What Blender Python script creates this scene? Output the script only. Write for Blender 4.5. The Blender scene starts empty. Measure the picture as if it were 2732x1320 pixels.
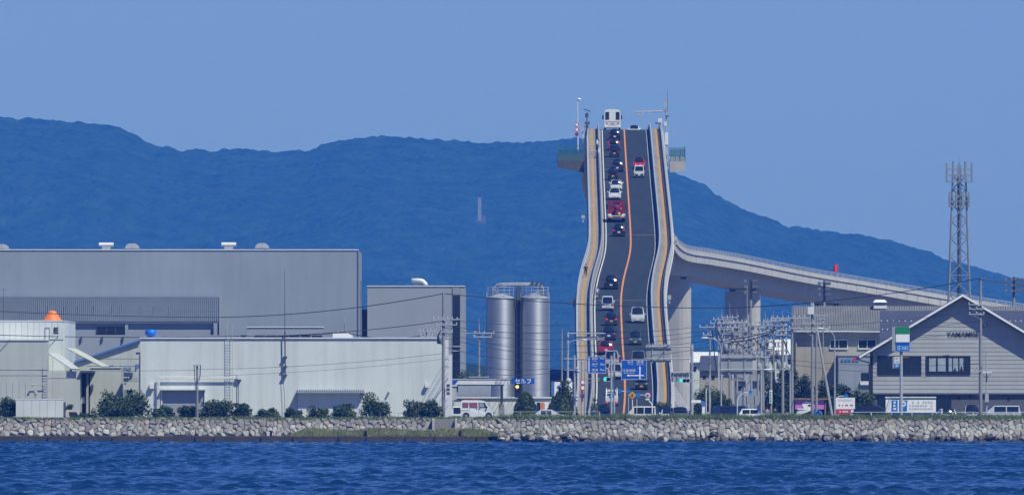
import bpy, bmesh, math, random
import numpy as np
from mathutils import Vector, Matrix

# ------------------------------------------------------------------ camera, light, exposure
F = 56000.0          # focal length in pixels of a 2732 px wide frame (a very long telephoto)
HC = 5.0             # camera height over the water
Y0 = 1050.0          # image row of the horizon
D0 = 2154.0          # distance camera -> shore; the shore is the world's y = 0
SC = bpy.context.scene
COL = SC.collection
rng = random.Random(7)

cam_d = bpy.data.cameras.new('camera')
cam_d.sensor_width = 36.0
cam_d.lens = F / 2732.0 * 36.0
cam_d.shift_y = (Y0 - 660.0) / 2732.0
cam_d.clip_start = 1.0
cam_d.clip_end = 30000.0
cam = bpy.data.objects.new('camera', cam_d)
cam.location = (0, -D0, HC)
cam.rotation_euler = (math.radians(90), 0, 0)
COL.objects.link(cam)
SC.camera = cam

SUN = Vector((0.40, -0.44, 0.80)).normalized()          # towards the sun
world = bpy.data.worlds.new('World')
SC.world = world
world.use_nodes = True
wn = world.node_tree
wn.nodes.clear()
sky = wn.nodes.new('ShaderNodeTexSky')
sky.sky_type = 'NISHITA'
sky.sun_disc = False
sky.sun_elevation = math.asin(SUN.z)
sky.sun_rotation = math.atan2(SUN.x, SUN.y)
sky.altitude = 0.0
sky.air_density = 1.0
sky.dust_density = 0.3
sky.ozone_density = 3.0
wbg = wn.nodes.new('ShaderNodeBackground')
wbg.inputs['Strength'].default_value = 0.078
wout = wn.nodes.new('ShaderNodeOutputWorld')
tint = wn.nodes.new('ShaderNodeMix')                    # the deep, cool blue of this sky, the same in every direction
tint.data_type = 'RGBA'
tint.blend_type = 'MULTIPLY'
tint.inputs['Factor'].default_value = 1.0
tint.inputs['B'].default_value = (0.36, 0.575, 1.34, 1)
wn.links.new(sky.outputs['Color'], tint.inputs['A'])
wn.links.new(tint.outputs['Result'], wbg.inputs['Color'])
wn.links.new(wbg.outputs[0], wout.inputs['Surface'])

sun_d = bpy.data.lights.new('sun', 'SUN')
sun_d.energy = 4.6
sun_d.angle = math.radians(0.5)
sun_d.color = (0.985, 1.0, 0.88)
sun = bpy.data.objects.new('sun', sun_d)
sun.rotation_euler = SUN.to_track_quat('Z', 'Y').to_euler()
sun.location = (200, -200, 400)
COL.objects.link(sun)

SC.view_settings.view_transform = 'Standard'
SC.view_settings.look = 'None'
SC.view_settings.gamma = 1.0
SC.view_settings.exposure = 0.0
SC.view_settings.use_curve_mapping = False
SC.render.engine = 'CYCLES'
SC.cycles.use_denoising = True
SC.cycles.max_bounces = 6
SC.cycles.diffuse_bounces = 2
SC.cycles.glossy_bounces = 2
SC.cycles.transmission_bounces = 4
SC.cycles.transparent_max_bounces = 8
SC.cycles.volume_bounces = 1
SC.cycles.caustics_reflective = False
SC.cycles.caustics_refractive = False

# ------------------------------------------------------------------ helpers
def dS(s):                      # pixels per metre -> distance
    return F / s
def X(px, d):
    return (px - 1366.0) * d / F
def Z(py, d):
    return HC + (Y0 - py) * d / F
def P(px, py, d):
    return Vector((X(px, d), d - D0, Z(py, d)))

MATS = {}
def mat(name, col, rough=0.6, metal=0.0, var=0.10, scale=1.5, bump=0.0, bscale=20.0, stretch=(1, 1, 1),
        spec=0.5, emit=None, estr=0.0, rnd=0.0, alpha=1.0, trans=0.0, grime=0.0, ribs=0.0):
    if name in MATS:
        return MATS[name]
    m = bpy.data.materials.new(name)
    m.use_nodes = True
    nt = m.node_tree
    b = nt.nodes['Principled BSDF']
    b.inputs['Roughness'].default_value = rough
    b.inputs['Metallic'].default_value = metal
    b.inputs['Specular IOR Level'].default_value = spec
    b.inputs['Base Color'].default_value = (*col, 1)
    tc = nt.nodes.new('ShaderNodeTexCoord')
    mp = nt.nodes.new('ShaderNodeMapping')
    mp.inputs['Scale'].default_value = stretch
    nt.links.new(tc.outputs['Object'], mp.inputs['Vector'])
    if var > 0 or rnd > 0:
        nz = nt.nodes.new('ShaderNodeTexNoise')
        nz.inputs['Scale'].default_value = scale
        nz.inputs['Detail'].default_value = 4
        nz.inputs['Roughness'].default_value = 0.6
        nt.links.new(mp.outputs[0], nz.inputs['Vector'])
        mr = nt.nodes.new('ShaderNodeMapRange')
        mr.inputs['From Min'].default_value = 0.3
        mr.inputs['From Max'].default_value = 0.7
        mr.inputs['To Min'].default_value = 1 - var
        mr.inputs['To Max'].default_value = 1 + var
        nt.links.new(nz.outputs['Fac'], mr.inputs['Value'])
        fac = mr.outputs[0]
        if rnd > 0:
            oi = nt.nodes.new('ShaderNodeObjectInfo')
            m2 = nt.nodes.new('ShaderNodeMapRange')
            m2.inputs['To Min'].default_value = 1 - rnd
            m2.inputs['To Max'].default_value = 1 + rnd
            nt.links.new(oi.outputs['Random'], m2.inputs['Value'])
            mu = nt.nodes.new('ShaderNodeMath')
            mu.operation = 'MULTIPLY'
            nt.links.new(fac, mu.inputs[0])
            nt.links.new(m2.outputs[0], mu.inputs[1])
            fac = mu.outputs[0]
        vm = nt.nodes.new('ShaderNodeVectorMath')
        vm.operation = 'SCALE'
        vm.inputs[0].default_value = col
        nt.links.new(fac, vm.inputs['Scale'])
        src = vm.outputs[0]
        if grime > 0:                      # rain streaks: long in z, thin in x
            mp2 = nt.nodes.new('ShaderNodeMapping')
            mp2.inputs['Scale'].default_value = (1.6, 1.6, 0.09)
            nt.links.new(tc.outputs['Object'], mp2.inputs['Vector'])
            n2 = nt.nodes.new('ShaderNodeTexNoise')
            n2.inputs['Scale'].default_value = 1.0
            n2.inputs['Detail'].default_value = 5
            nt.links.new(mp2.outputs[0], n2.inputs['Vector'])
            r2 = nt.nodes.new('ShaderNodeMapRange')
            r2.inputs['From Min'].default_value = 0.45
            r2.inputs['From Max'].default_value = 0.75
            r2.inputs['To Min'].default_value = 0.0
            r2.inputs['To Max'].default_value = grime
            nt.links.new(n2.outputs['Fac'], r2.inputs['Value'])
            mx = nt.nodes.new('ShaderNodeMix')
            mx.data_type = 'RGBA'
            mx.inputs['B'].default_value = (col[0] * 0.45, col[1] * 0.43, col[2] * 0.38, 1)
            nt.links.new(r2.outputs[0], mx.inputs['Factor'])
            nt.links.new(src, mx.inputs['A'])
            src = mx.outputs['Result']
        if ribs > 0:                       # narrow standing ribs of the cladding sheets
            wv = nt.nodes.new('ShaderNodeTexWave')
            wv.wave_type = 'BANDS'
            wv.bands_direction = 'X'
            wv.inputs['Scale'].default_value = 0.75
            wv.inputs['Distortion'].default_value = 0.0
            nt.links.new(tc.outputs['Object'], wv.inputs['Vector'])
            bw_ = nt.nodes.new('ShaderNodeBump')
            bw_.inputs['Strength'].default_value = ribs
            bw_.inputs['Distance'].default_value = 0.02
            nt.links.new(wv.outputs['Fac'], bw_.inputs['Height'])
            nt.links.new(bw_.outputs[0], b.inputs['Normal'])
        nt.links.new(src, b.inputs['Base Color'])
    if bump > 0:
        n3 = nt.nodes.new('ShaderNodeTexNoise')
        n3.inputs['Scale'].default_value = bscale
        n3.inputs['Detail'].default_value = 3
        nt.links.new(mp.outputs[0], n3.inputs['Vector'])
        bp = nt.nodes.new('ShaderNodeBump')
        bp.inputs['Strength'].default_value = bump
        bp.inputs['Distance'].default_value = 0.05
        nt.links.new(n3.outputs['Fac'], bp.inputs['Height'])
        nt.links.new(bp.outputs[0], b.inputs['Normal'])
    if emit:
        b.inputs['Emission Color'].default_value = (*emit, 1)
        b.inputs['Emission Strength'].default_value = estr
    if alpha < 1:
        b.inputs['Alpha'].default_value = alpha
    if trans > 0:
        b.inputs['Transmission Weight'].default_value = trans
    MATS[name] = m
    return m

ORG = {}
class MB:
    def __init__(s):
        s.v = []; s.f = []
    def face(s, pts):
        n = len(s.v); s.v += [Vector(p) for p in pts]; s.f.append(list(range(n, n + len(pts)))); return s
    def hexa(s, b, t):           # bottom and top quads, same winding (counter-clockwise from above)
        n = len(s.v); s.v += [Vector(p) for p in b] + [Vector(p) for p in t]
        s.f += [[n+3, n+2, n+1, n], [n+4, n+5, n+6, n+7]]
        for i in range(4):
            j = (i + 1) % 4
            s.f.append([n+i, n+j, n+4+j, n+4+i])
        return s
    def box(s, x0, x1, y0, y1, z0, z1):
        return s.hexa([(x0,y0,z0),(x1,y0,z0),(x1,y1,z0),(x0,y1,z0)], [(x0,y0,z1),(x1,y0,z1),(x1,y1,z1),(x0,y1,z1)])
    def pbox(s, px0, px1, py0, py1, d, depth, zb=None):   # front face seen at these pixels, at distance d
        z0 = Z(py1, d) if zb is None else zb
        return s.box(X(px0, d), X(px1, d), d - D0, d - D0 + depth, z0, Z(py0, d))
    def prism(s, poly, y0, y1):  # polygon in x,z (counter-clockwise seen from -y) extruded along y
        n = len(s.v); k = len(poly)
        s.v += [Vector((p[0], y0, p[1])) for p in poly] + [Vector((p[0], y1, p[1])) for p in poly]
        s.f += [list(range(n, n + k)), list(range(n + 2*k - 1, n + k - 1, -1))]
        for i in range(k):
            j = (i + 1) % k
            s.f.append([n+i, n+k+i, n+k+j, n+j])
        return s
    def prismx(s, poly, x0, x1): # polygon in y,z extruded along x
        n = len(s.v); k = len(poly)
        s.v += [Vector((x0, p[0], p[1])) for p in poly] + [Vector((x1, p[0], p[1])) for p in poly]
        s.f += [list(range(n + k - 1, n - 1, -1)), list(range(n + k, n + 2*k))]
        for i in range(k):
            j = (i + 1) % k
            s.f.append([n+i, n+j, n+k+j, n+k+i])
        return s
    def tube(s, p, q, r0, r1=None, n=6):
        p = Vector(p); q = Vector(q); r1 = r0 if r1 is None else r1
        a = (q - p).normalized()
        u = a.orthogonal().normalized(); w = a.cross(u)
        b = len(s.v)
        for c, r in ((p, r0), (q, r1)):
            for i in range(n):
                t = 2 * math.pi * i / n
                s.v.append(c + (u * math.cos(t) + w * math.sin(t)) * r)
        for i in range(n):
            j = (i + 1) % n
            s.f.append([b+i, b+j, b+n+j, b+n+i])
        s.f.append([b+i for i in range(n)][::-1]); s.f.append([b+n+i for i in range(n)])
        return s
    def path(s, pts, r, n=5):
        pts = [Vector(p) for p in pts]
        b = len(s.v); k = len(pts)
        for i, c in enumerate(pts):
            a = (pts[min(i+1, k-1)] - pts[max(i-1, 0)]).normalized()
            u = a.cross(Vector((0.01, 0.02, 1)))
            u = u.normalized() if u.length > 1e-4 else Vector((1, 0, 0))
            w = a.cross(u)
            for j in range(n):
                t = 2 * math.pi * j / n
                s.v.append(c + (u * math.cos(t) + w * math.sin(t)) * r)
        for i in range(k - 1):
            for j in range(n):
                l = (j + 1) % n
                s.f.append([b+i*n+j, b+i*n+l, b+(i+1)*n+l, b+(i+1)*n+j])
        s.f.append([b+j for j in range(n)][::-1]); s.f.append([b+(k-1)*n+j for j in range(n)])
        return s
    def lathe(s, c, prof, n=12, caps=True):   # prof: (r, z) rings round a vertical axis
        c = Vector(c); b = len(s.v); k = len(prof)
        for r, z in prof:
            for j in range(n):
                t = 2 * math.pi * j / n
                s.v.append(c + Vector((math.cos(t) * r, math.sin(t) * r, z)))
        for i in range(k - 1):
            for j in range(n):
                l = (j + 1) % n
                s.f.append([b+i*n+j, b+i*n+l, b+(i+1)*n+l, b+(i+1)*n+j])
        if caps:
            s.f.append([b+j for j in range(n)][::-1]); s.f.append([b+(k-1)*n+j for j in range(n)])
        return s
    def ball(s, c, rx, ry=None, rz=None, n=8, m=5):
        ry = rx if ry is None else ry; rz = rx if rz is None else rz
        c = Vector(c); b = len(s.v)
        for i in range(1, m):
            p = math.pi * i / m
            for j in range(n):
                t = 2 * math.pi * j / n
                s.v.append(c + Vector((math.sin(p)*math.cos(t)*rx, math.sin(p)*math.sin(t)*ry, -math.cos(p)*rz)))
        s.v += [c + Vector((0, 0, -rz)), c + Vector((0, 0, rz))]
        bo = len(s.v) - 2
        for i in range(m - 2):
            for j in range(n):
                l = (j + 1) % n
                s.f.append([b+i*n+j, b+i*n+l, b+(i+1)*n+l, b+(i+1)*n+j])
        for j in range(n):
            l = (j + 1) % n
            s.f.append([bo, b+l, b+j]); s.f.append([bo+1, b+(m-2)*n+j, b+(m-2)*n+l])
        return s
    def disc(s, c, r, th, n=16):   # a disc facing -y
        return s.tube((c[0], c[1], c[2]), (c[0], c[1] + th, c[2]), r, r, n)
    def build(s, name, m, parent=None, smooth=False, org=None):
        o0 = Vector((0, 0, 0))
        if parent is not None:
            o0 = ORG[parent.name]
        elif org is not None:
            o0 = Vector(org)
        me = bpy.data.meshes.new(name)
        me.from_pydata([tuple(v - o0) for v in s.v], [], s.f)
        if smooth:
            me.polygons.foreach_set('use_smooth', [True] * len(me.polygons))
        mm = mat(*m) if isinstance(m, tuple) else (MATS[m] if isinstance(m, str) else m)
        me.materials.append(mm)
        o = bpy.data.objects.new(name, me)
        COL.objects.link(o)
        if parent is not None:
            o.parent = parent
        else:
            o.location = o0
        ORG[o.name] = o0
        return o

def tag(o, label, cat, group=None):
    o['label'] = label; o['category'] = cat
    if group: o['group'] = group
    return o
def struct(o):
    o['kind'] = 'structure'; return o
def stuff(o):
    o['kind'] = 'stuff'; return o
def thing(name, label, cat, loc=(0, 0, 0), group=None):
    o = bpy.data.objects.new(name, None)
    o.empty_display_size = 0.3
    o.location = loc
    COL.objects.link(o)
    ORG[o.name] = Vector(loc)
    return tag(o, label, cat, group)
def meshobj(name, me, m, parent=None, loc=(0, 0, 0)):
    o = bpy.data.objects.new(name, me)
    if len(me.materials) == 0:
        me.materials.append(MATS[m] if isinstance(m, str) else m)
    COL.objects.link(o); o.location = loc
    if parent is not None: o.parent = parent
    ORG[o.name] = ORG[parent.name] if parent is not None else Vector(loc)
    return o
def copy_tree(o, parent=None):
    c = o.copy(); COL.objects.link(c); c.parent = parent
    for ch in list(o.children):
        copy_tree(ch, c)
    return c

def text(body, x0, x1, z0, z1, y, m, parent, name='lettering', bold=0.0, th=0.03):
    cu = bpy.data.curves.new('t', 'FONT')
    cu.body = body; cu.size = 1.0; cu.offset = bold; cu.resolution_u = 3
    ob = bpy.data.objects.new('t', cu); COL.objects.link(ob)
    dg = bpy.context.evaluated_depsgraph_get()
    me = bpy.data.meshes.new_from_object(ob.evaluated_get(dg))
    bpy.data.objects.remove(ob); bpy.data.curves.remove(cu)
    n = len(me.vertices); co = np.empty(n * 3); me.vertices.foreach_get('co', co); co = co.reshape(-1, 3)
    if n == 0: return None
    a = co[:, :2].min(0); b = co[:, :2].max(0)
    o0 = ORG[parent.name]
    out = np.empty_like(co)
    out[:, 0] = x0 + (co[:, 0] - a[0]) / (b[0] - a[0]) * (x1 - x0) - o0.x
    out[:, 2] = z0 + (co[:, 1] - a[1]) / max(b[1] - a[1], 1e-6) * (z1 - z0) - o0.z
    out[:, 1] = y - o0.y
    me.vertices.foreach_set('co', out.ravel()); me.update()
    me.materials.clear(); me.materials.append(MATS[m])
    me.name = name
    return meshobj(name, me, m, parent)
def ptext(body, px0, px1, py0, py1, d, m, parent, name='lettering', bold=0.0):
    return text(body, X(px0, d), X(px1, d), Z(py1, d), Z(py0, d), d - D0, m, parent, name, bold)

# ------------------------------------------------------------------ materials
mat('asphalt', (0.013, 0.024, 0.033), 0.9, var=0.32, scale=0.9, stretch=(1, 0.03, 1), bump=0.1)
mat('orange_paint', (0.64, 0.25, 0.075), 0.7, var=0.14, scale=0.6)
mat('yellow_tile', (0.43, 0.245, 0.065), 0.8, var=0.14, scale=0.8)
mat('white_paint', (0.62, 0.62, 0.60), 0.7, var=0.14, scale=0.8)
mat('concrete', (0.40, 0.385, 0.36), 0.85, var=0.10, scale=0.5, grime=0.16)
mat('pale_concrete', (0.46, 0.45, 0.425), 0.85, var=0.10, scale=0.6, grime=0.25)
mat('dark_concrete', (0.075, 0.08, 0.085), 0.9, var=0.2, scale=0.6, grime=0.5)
mat('path_concrete', (0.22, 0.215, 0.205), 0.9, var=0.16, scale=0.5, stretch=(1, 0.08, 1))
mat('galvanised', (0.44, 0.455, 0.47), 0.5, 0.15, var=0.10, scale=2)
mat('grey_paint', (0.36, 0.38, 0.40), 0.5, var=0.08, scale=2)
mat('pole_concrete', (0.245, 0.25, 0.25), 0.85, var=0.12, scale=1.2, grime=0.4)
mat('white_wall', (0.60, 0.64, 0.61), 0.75, var=0.06, scale=0.22, grime=0.24, ribs=0.05)
mat('cream_wall', (0.44, 0.465, 0.435), 0.75, var=0.06, scale=0.3, grime=0.22)
mat('panel_white', (0.62, 0.64, 0.62), 0.6, var=0.05, scale=0.5, rnd=0.035, grime=0.12)
mat('grey_cladding', (0.25, 0.29, 0.335), 0.6, var=0.09, scale=0.08, grime=0.14, ribs=0.05)
mat('grey_cladding_b', (0.275, 0.305, 0.345), 0.6, var=0.05, scale=0.15, grime=0.08)
mat('slat_grey', (0.31, 0.355, 0.40), 0.5, var=0.08, scale=0.8)
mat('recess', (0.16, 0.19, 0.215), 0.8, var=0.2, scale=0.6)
mat('white_metal', (0.68, 0.69, 0.69), 0.4, var=0.05, scale=1.5, grime=0.1)
mat('steel', (0.46, 0.485, 0.52), 0.56, 0.85, var=0.07, scale=0.6, stretch=(0.2, 0.2, 3.0))
_m = MATS['steel']; _nt = _m.node_tree; _b = _nt.nodes['Principled BSDF']      # brushed round the silo: the highlight runs up and down
_b.inputs['Anisotropic'].default_value = 0.55; _b.inputs['Anisotropic Rotation'].default_value = 0.25
_tg = _nt.nodes.new('ShaderNodeTangent'); _tg.direction_type = 'RADIAL'; _tg.axis = 'Z'
_nt.links.new(_tg.outputs[0], _b.inputs['Tangent'])
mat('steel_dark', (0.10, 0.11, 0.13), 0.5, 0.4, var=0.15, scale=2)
mat('car_glass', (0.012, 0.016, 0.022), 0.13, var=0.0, spec=0.8)
mat('dark_glass', (0.012, 0.016, 0.022), 0.08, var=0.0, spec=0.7)
mat('pane', (0.020, 0.026, 0.034), 0.10, var=0.3, scale=0.4, spec=0.6)
mat('black', (0.012, 0.012, 0.014), 0.6, var=0.1, scale=2)
mat('rubber', (0.018, 0.018, 0.018), 0.85, var=0.1, scale=6)
mat('wire', (0.022, 0.023, 0.026), 0.6, var=0.0)
mat('porcelain', (0.46, 0.48, 0.50), 0.2, var=0.03, scale=4)
mat('sign_blue', (0.008, 0.085, 0.42), 0.45, var=0.06, scale=0.8)
mat('bright_blue', (0.012, 0.17, 0.55), 0.45, var=0.06, scale=0.8)
mat('sign_white', (0.80, 0.80, 0.78), 0.5, var=0.04, scale=1)
mat('sign_back', (0.30, 0.32, 0.33), 0.6, var=0.10, scale=0.8, grime=0.3)
mat('sign_green', (0.015, 0.22, 0.075), 0.45, var=0.05, scale=0.8)
mat('sign_yellow', (0.72, 0.36, 0.02), 0.5, var=0.05, scale=1)
mat('sign_red', (0.55, 0.04, 0.05), 0.5, var=0.06, scale=1)
mat('sign_pink', (0.52, 0.17, 0.50), 0.6, var=0.06, scale=0.8)
mat('text_faint', (0.56, 0.57, 0.58), 0.7, var=0.0)
mat('text_dark', (0.035, 0.035, 0.045), 0.6, var=0.0)
mat('text_blue', (0.06, 0.16, 0.42), 0.6, var=0.0)
mat('text_grey', (0.30, 0.33, 0.36), 0.7, var=0.0)
mat('lamp_green', (0.05, 0.4, 0.35), 0.3, var=0.0, emit=(0.05, 0.95, 0.75), estr=1.0)
mat('lamp_yellow', (0.7, 0.5, 0.1), 0.3, var=0.0, emit=(1.0, 0.72, 0.18), estr=1.0)
mat('lamp_red', (0.6, 0.02, 0.03), 0.3, var=0.0, emit=(1.0, 0.03, 0.05), estr=0.55)
mat('tail_red', (0.35, 0.012, 0.018), 0.25, var=0.0)
mat('lens', (0.62, 0.65, 0.68), 0.12, var=0.0)
mat('orange_cone', (0.78, 0.19, 0.035), 0.6, var=0.06, scale=1.0)
mat('blue_tank', (0.01, 0.16, 0.62), 0.4, var=0.06, scale=1.5)
mat('red_paint', (0.19, 0.018, 0.028), 0.3, var=0.08, scale=2)
mat('bark', (0.07, 0.055, 0.04), 0.9, var=0.25, scale=6)
mat('siding', (0.35, 0.362, 0.36), 0.7, var=0.06, scale=0.6, rnd=0.05, grime=0.12)
mat('navy_roof', (0.055, 0.065, 0.105), 0.55, var=0.10, scale=0.6)
mat('grey_roof', (0.17, 0.175, 0.18), 0.7, var=0.14, scale=0.4, grime=0.35)
mat('beige_wall', (0.36, 0.335, 0.27), 0.85, var=0.10, scale=0.4, grime=0.35)
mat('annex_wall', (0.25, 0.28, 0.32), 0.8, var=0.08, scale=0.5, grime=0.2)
mat('charcoal_wall', (0.085, 0.09, 0.105), 0.8, var=0.12, scale=1.0)
mat('soffit', (0.17, 0.17, 0.19), 0.8, var=0.06, scale=1)
mat('plate_yellow', (0.68, 0.42, 0.03), 0.5, var=0.0)
mat('plate_white', (0.75, 0.75, 0.73), 0.5, var=0.0)
mat('timber', (0.20, 0.13, 0.075), 0.8, var=0.2, scale=2)
mat('skin', (0.42, 0.26, 0.19), 0.6, var=0.05, scale=5)
mat('hair', (0.015, 0.012, 0.010), 0.6, var=0.1, scale=8)
mat('green_mesh', (0.03, 0.13, 0.12), 0.6, var=0.1, scale=1)
mat('clear_panel', (0.035, 0.115, 0.125), 0.3, var=0.1, scale=1, alpha=0.36)
mat('can_grey', (0.22, 0.24, 0.26), 0.5, var=0.1, scale=2)
mat('hill_base', (0.085, 0.085, 0.09), 0.9, var=0.2, scale=0.2)
mat('hill_stone', (0.20, 0.20, 0.20), 0.9, var=0.1, scale=0.2)
mat('roof_sheet', (0.46, 0.49, 0.49), 0.5, var=0.06, scale=0.8)
mat('roof_sheet_y', (0.47, 0.49, 0.42), 0.5, var=0.06, scale=0.8)
# ------------------------------------------------------------------ the setting: sky is the world; ground, water, hills, haze
GZ = 1.9                                                    # level of the land behind the sea wall
BZ = 2.42                                                   # top of the grassy bank on the wall
m = MB()
m.face([(-3000, 8.0, GZ), (3000, 8.0, GZ), (3000, 13600, GZ), (-3000, 13600, GZ)])
mat('ground', (0.16, 0.155, 0.145), 0.95, var=0.25, scale=0.15)
struct(m.build('ground', 'ground'))

# --- water: a displaced sheet, finer in the strip that the lens sees
def wave_height(xx, yy, seed=3):
    r = np.random.RandomState(seed)
    h = np.zeros_like(xx)
    for i in range(80):
        lam = 0.65 * (3.2 / 0.65) ** r.rand()
        th = r.normal(0, 0.62)
        k = 2 * math.pi / lam
        kx, ky = k * math.sin(th), -k * math.cos(th)
        a = 0.0070 * lam ** 0.8
        ph = kx * xx + ky * yy + r.rand() * 6.283
        h += a * (np.sin(ph) + 0.25 * np.sin(2 * ph))
    gust = np.zeros_like(xx)
    for i in range(10):
        lam = 25 + 90 * r.rand(); th = r.rand() * 6.283
        gust += np.sin(2 * math.pi / lam * (math.cos(th) * xx + 0.5 * math.sin(th) * yy) + r.rand() * 6.283)
    patch = np.zeros_like(xx)
    for i in range(14):
        lx = 4 + 10 * r.rand(); ly = 18 + 50 * r.rand(); sg = 1 if r.rand() > 0.5 else -1
        patch += np.sin(6.283 * (xx / lx + sg * yy / ly) + r.rand() * 6.283)
    return h * np.clip(1.0 + 0.20 * gust / 2.2 + 0.24 * patch / 2.6, 0.25, 1.9)

nr, nc = 1650, 400
rows = -1180 + 1178.0 * (np.linspace(0, 1, nr) ** 0.98)
dd = rows + D0
uu = np.linspace(-1, 1, nc)
half = 1366 * 1.55 / F
xx = uu[None, :] * (dd[:, None] * half)
yy = np.repeat(rows[:, None], nc, 1)
zz = wave_height(xx, yy)
edge = np.clip((1 - np.abs(uu)) / 0.04, 0, 1)[None, :] * np.clip((rows + 1180) / 15, 0, 1)[:, None] * np.clip((0.5 - rows) / 3.0, 0.25, 1)[:, None]
zz = zz * edge
idx = np.arange(nr * nc).reshape(nr, nc)
q = np.stack([idx[:-1, :-1], idx[:-1, 1:], idx[1:, 1:], idx[1:, :-1]], -1).reshape(-1, 4)
me = bpy.data.meshes.new('water')
nv0 = nr * nc
# flat skirts that carry the water on to all sides
xl, xr = xx[:, 0], xx[:, -1]
extra, ef = [], []
co = np.stack([xx, yy, zz], -1).reshape(-1, 3)
sk = [(-2500, rows[0], 0), (xl[0], rows[0], 0), (xl[-1], rows[-1], 0), (-2500, rows[-1], 0),
      (xr[0], rows[0], 0), (2500, rows[0], 0), (2500, rows[-1], 0), (xr[-1], rows[-1], 0),
      (-2500, -D0 - 60, 0), (2500, -D0 - 60, 0), (2500, 3, -0.02), (-2500, 3, -0.02)]
verts = np.concatenate([co, np.array(sk)])
b = nv0
faces = [tuple(f) for f in q.tolist()] + [(b, b+1, b+2, b+3), (b+4, b+5, b+6, b+7), (b+8, b+9, b+5, b+4, b+1, b), (b+3, b+2, b+7, b+6, b+10, b+11)]
me.from_pydata(verts.tolist(), [], faces)
me.polygons.foreach_set('use_smooth', [True] * len(me.polygons))
mw = bpy.data.materials.new('water'); mw.use_nodes = True
nt = mw.node_tree; bs = nt.nodes['Principled BSDF']
bs.inputs['Base Color'].default_value = (0.003, 0.030, 0.090, 1)
bs.inputs['Roughness'].default_value = 0.12
bs.inputs['IOR'].default_value = 1.33
tc = nt.nodes.new('ShaderNodeTexCoord'); mp = nt.nodes.new('ShaderNodeMapping')
mp.inputs['Scale'].default_value = (1.0, 0.55, 1.0)
nz = nt.nodes.new('ShaderNodeTexNoise'); nz.inputs['Scale'].default_value = 2.0; nz.inputs['Detail'].default_value = 5; nz.inputs['Roughness'].default_value = 0.65
bp = nt.nodes.new('ShaderNodeBump'); bp.inputs['Strength'].default_value = 0.8; bp.inputs['Distance'].default_value = 0.15
nt.links.new(tc.outputs['Object'], mp.inputs['Vector']); nt.links.new(mp.outputs[0], nz.inputs['Vector'])
nt.links.new(nz.outputs['Fac'], bp.inputs['Height']); nt.links.new(bp.outputs[0], bs.inputs['Normal'])
me.materials.append(mw)
wo = bpy.data.objects.new('water', me); COL.objects.link(wo); struct(wo)

# --- wooded hills far behind the bridge
ridge = [(-900, 250), (-500, 270), (-200, 285), (0, 299), (54, 309), (90, 306), (186, 317), (272, 322), (322, 330), (357, 350), (380, 360), (420, 381), (446, 380), (481, 395),
         (524, 391), (582, 396), (606, 390), (660, 389), (738, 395), (830, 391), (854, 379), (885, 369), (932, 362), (994, 356), (1060, 355), (1120, 361), (1200, 366), (1300, 373),
         (1400, 371), (1450, 367), (1500, 362), (1560, 358), (1620, 372), (1700, 408), (1760, 434), (1824, 463), (1884, 486), (1908, 510), (1980, 548), (2048, 572), (2100, 596), (2137, 598),
         (2229, 610), (2317, 622), (2381, 634), (2485, 666), (2533, 688), (2609, 706), (2661, 722), (2732, 738), (2900, 770), (3200, 800), (3700, 810)]
rx = np.array([r[0] for r in ridge], float); rz = np.array([r[1] for r in ridge], float)
DR = 15000.0
def vnoise(x, y, s, seed):
    r = np.random.RandomState(seed); g = r.rand(256, 256)
    x = x / s + 1000.37; y = y / s + 1000.71
    xi = np.floor(x).astype(int); yi = np.floor(y).astype(int); fx = x - xi; fy = y - yi
    fx = fx * fx * (3 - 2 * fx); fy = fy * fy * (3 - 2 * fy)
    a = g[xi % 256, yi % 256]; b_ = g[(xi + 1) % 256, yi % 256]; c = g[xi % 256, (yi + 1) % 256]; d_ = g[(xi + 1) % 256, (yi + 1) % 256]
    return (a * (1 - fx) + b_ * fx) * (1 - fy) + (c * (1 - fx) + d_ * fx) * fy
def crowns(x, y, cell, seed):
    """round tree crowns: dome of the nearest jittered point"""
    r = np.random.RandomState(seed); jx = r.rand(128, 128); jy = r.rand(128, 128); jh = r.rand(128, 128)
    gx = np.floor(x / cell).astype(int); gy = np.floor(y / cell).astype(int)
    best = np.zeros_like(x)
    for i in (-1, 0, 1):
        for j in (-1, 0, 1):
            cx = gx + i; cy = gy + j
            px_ = (cx + jx[cx % 128, cy % 128]) * cell; py_ = (cy + jy[cx % 128, cy % 128]) * cell
            rad = cell * (0.62 + 0.35 * jh[cx % 128, cy % 128])
            d2 = ((x - px_) ** 2 + (y - py_) ** 2) / rad ** 2
            best = np.maximum(best, np.sqrt(np.clip(1 - d2, 0, 1)) * (0.6 + 0.6 * jh[cx % 128, cy % 128]))
    return best * cell
nx, ny = 720, 400
xs = np.linspace(-560, 570, nx)
t = np.linspace(0, 1, ny)
DF = 13700.0
ys = DF + (DR + 60 - DF) * t
hx, hy = np.meshgrid(xs, ys)
pxr = hx / DR * F + 1366
rh = np.interp(pxr, rx, rz)
ridge_h = HC + (Y0 - rh) * DR / F - 5.0
prof = np.clip((hy - DF) / (DR - DF), 0, 1.3)
shape = np.where(prof <= 1, prof ** 0.85, 1 - (prof - 1) * 1.5)
spur = (vnoise(hx, hy, 160, 1) - 0.5) * 34 + (vnoise(hx, hy, 66, 2) - 0.5) * 7
hz = GZ - 2 + (ridge_h - GZ + 2) * shape + spur * (ridge_h / 190) * np.sin(np.clip(prof, 0, 1) * math.pi) ** 1.0 * np.clip(prof * 3, 0, 1) * 0.8
hz = np.where(prof < 0.15, np.maximum(hz, GZ + 4 * prof), hz)
hz += crowns(hx, hy * 0.8, 6.4, 5) * 0.30 + crowns(hx, hy * 0.8, 4.2, 6) * 0.34 + (vnoise(hx, hy, 3.0, 9) - 0.5) * 1.4
idx = np.arange(nx * ny).reshape(ny, nx)
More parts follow.
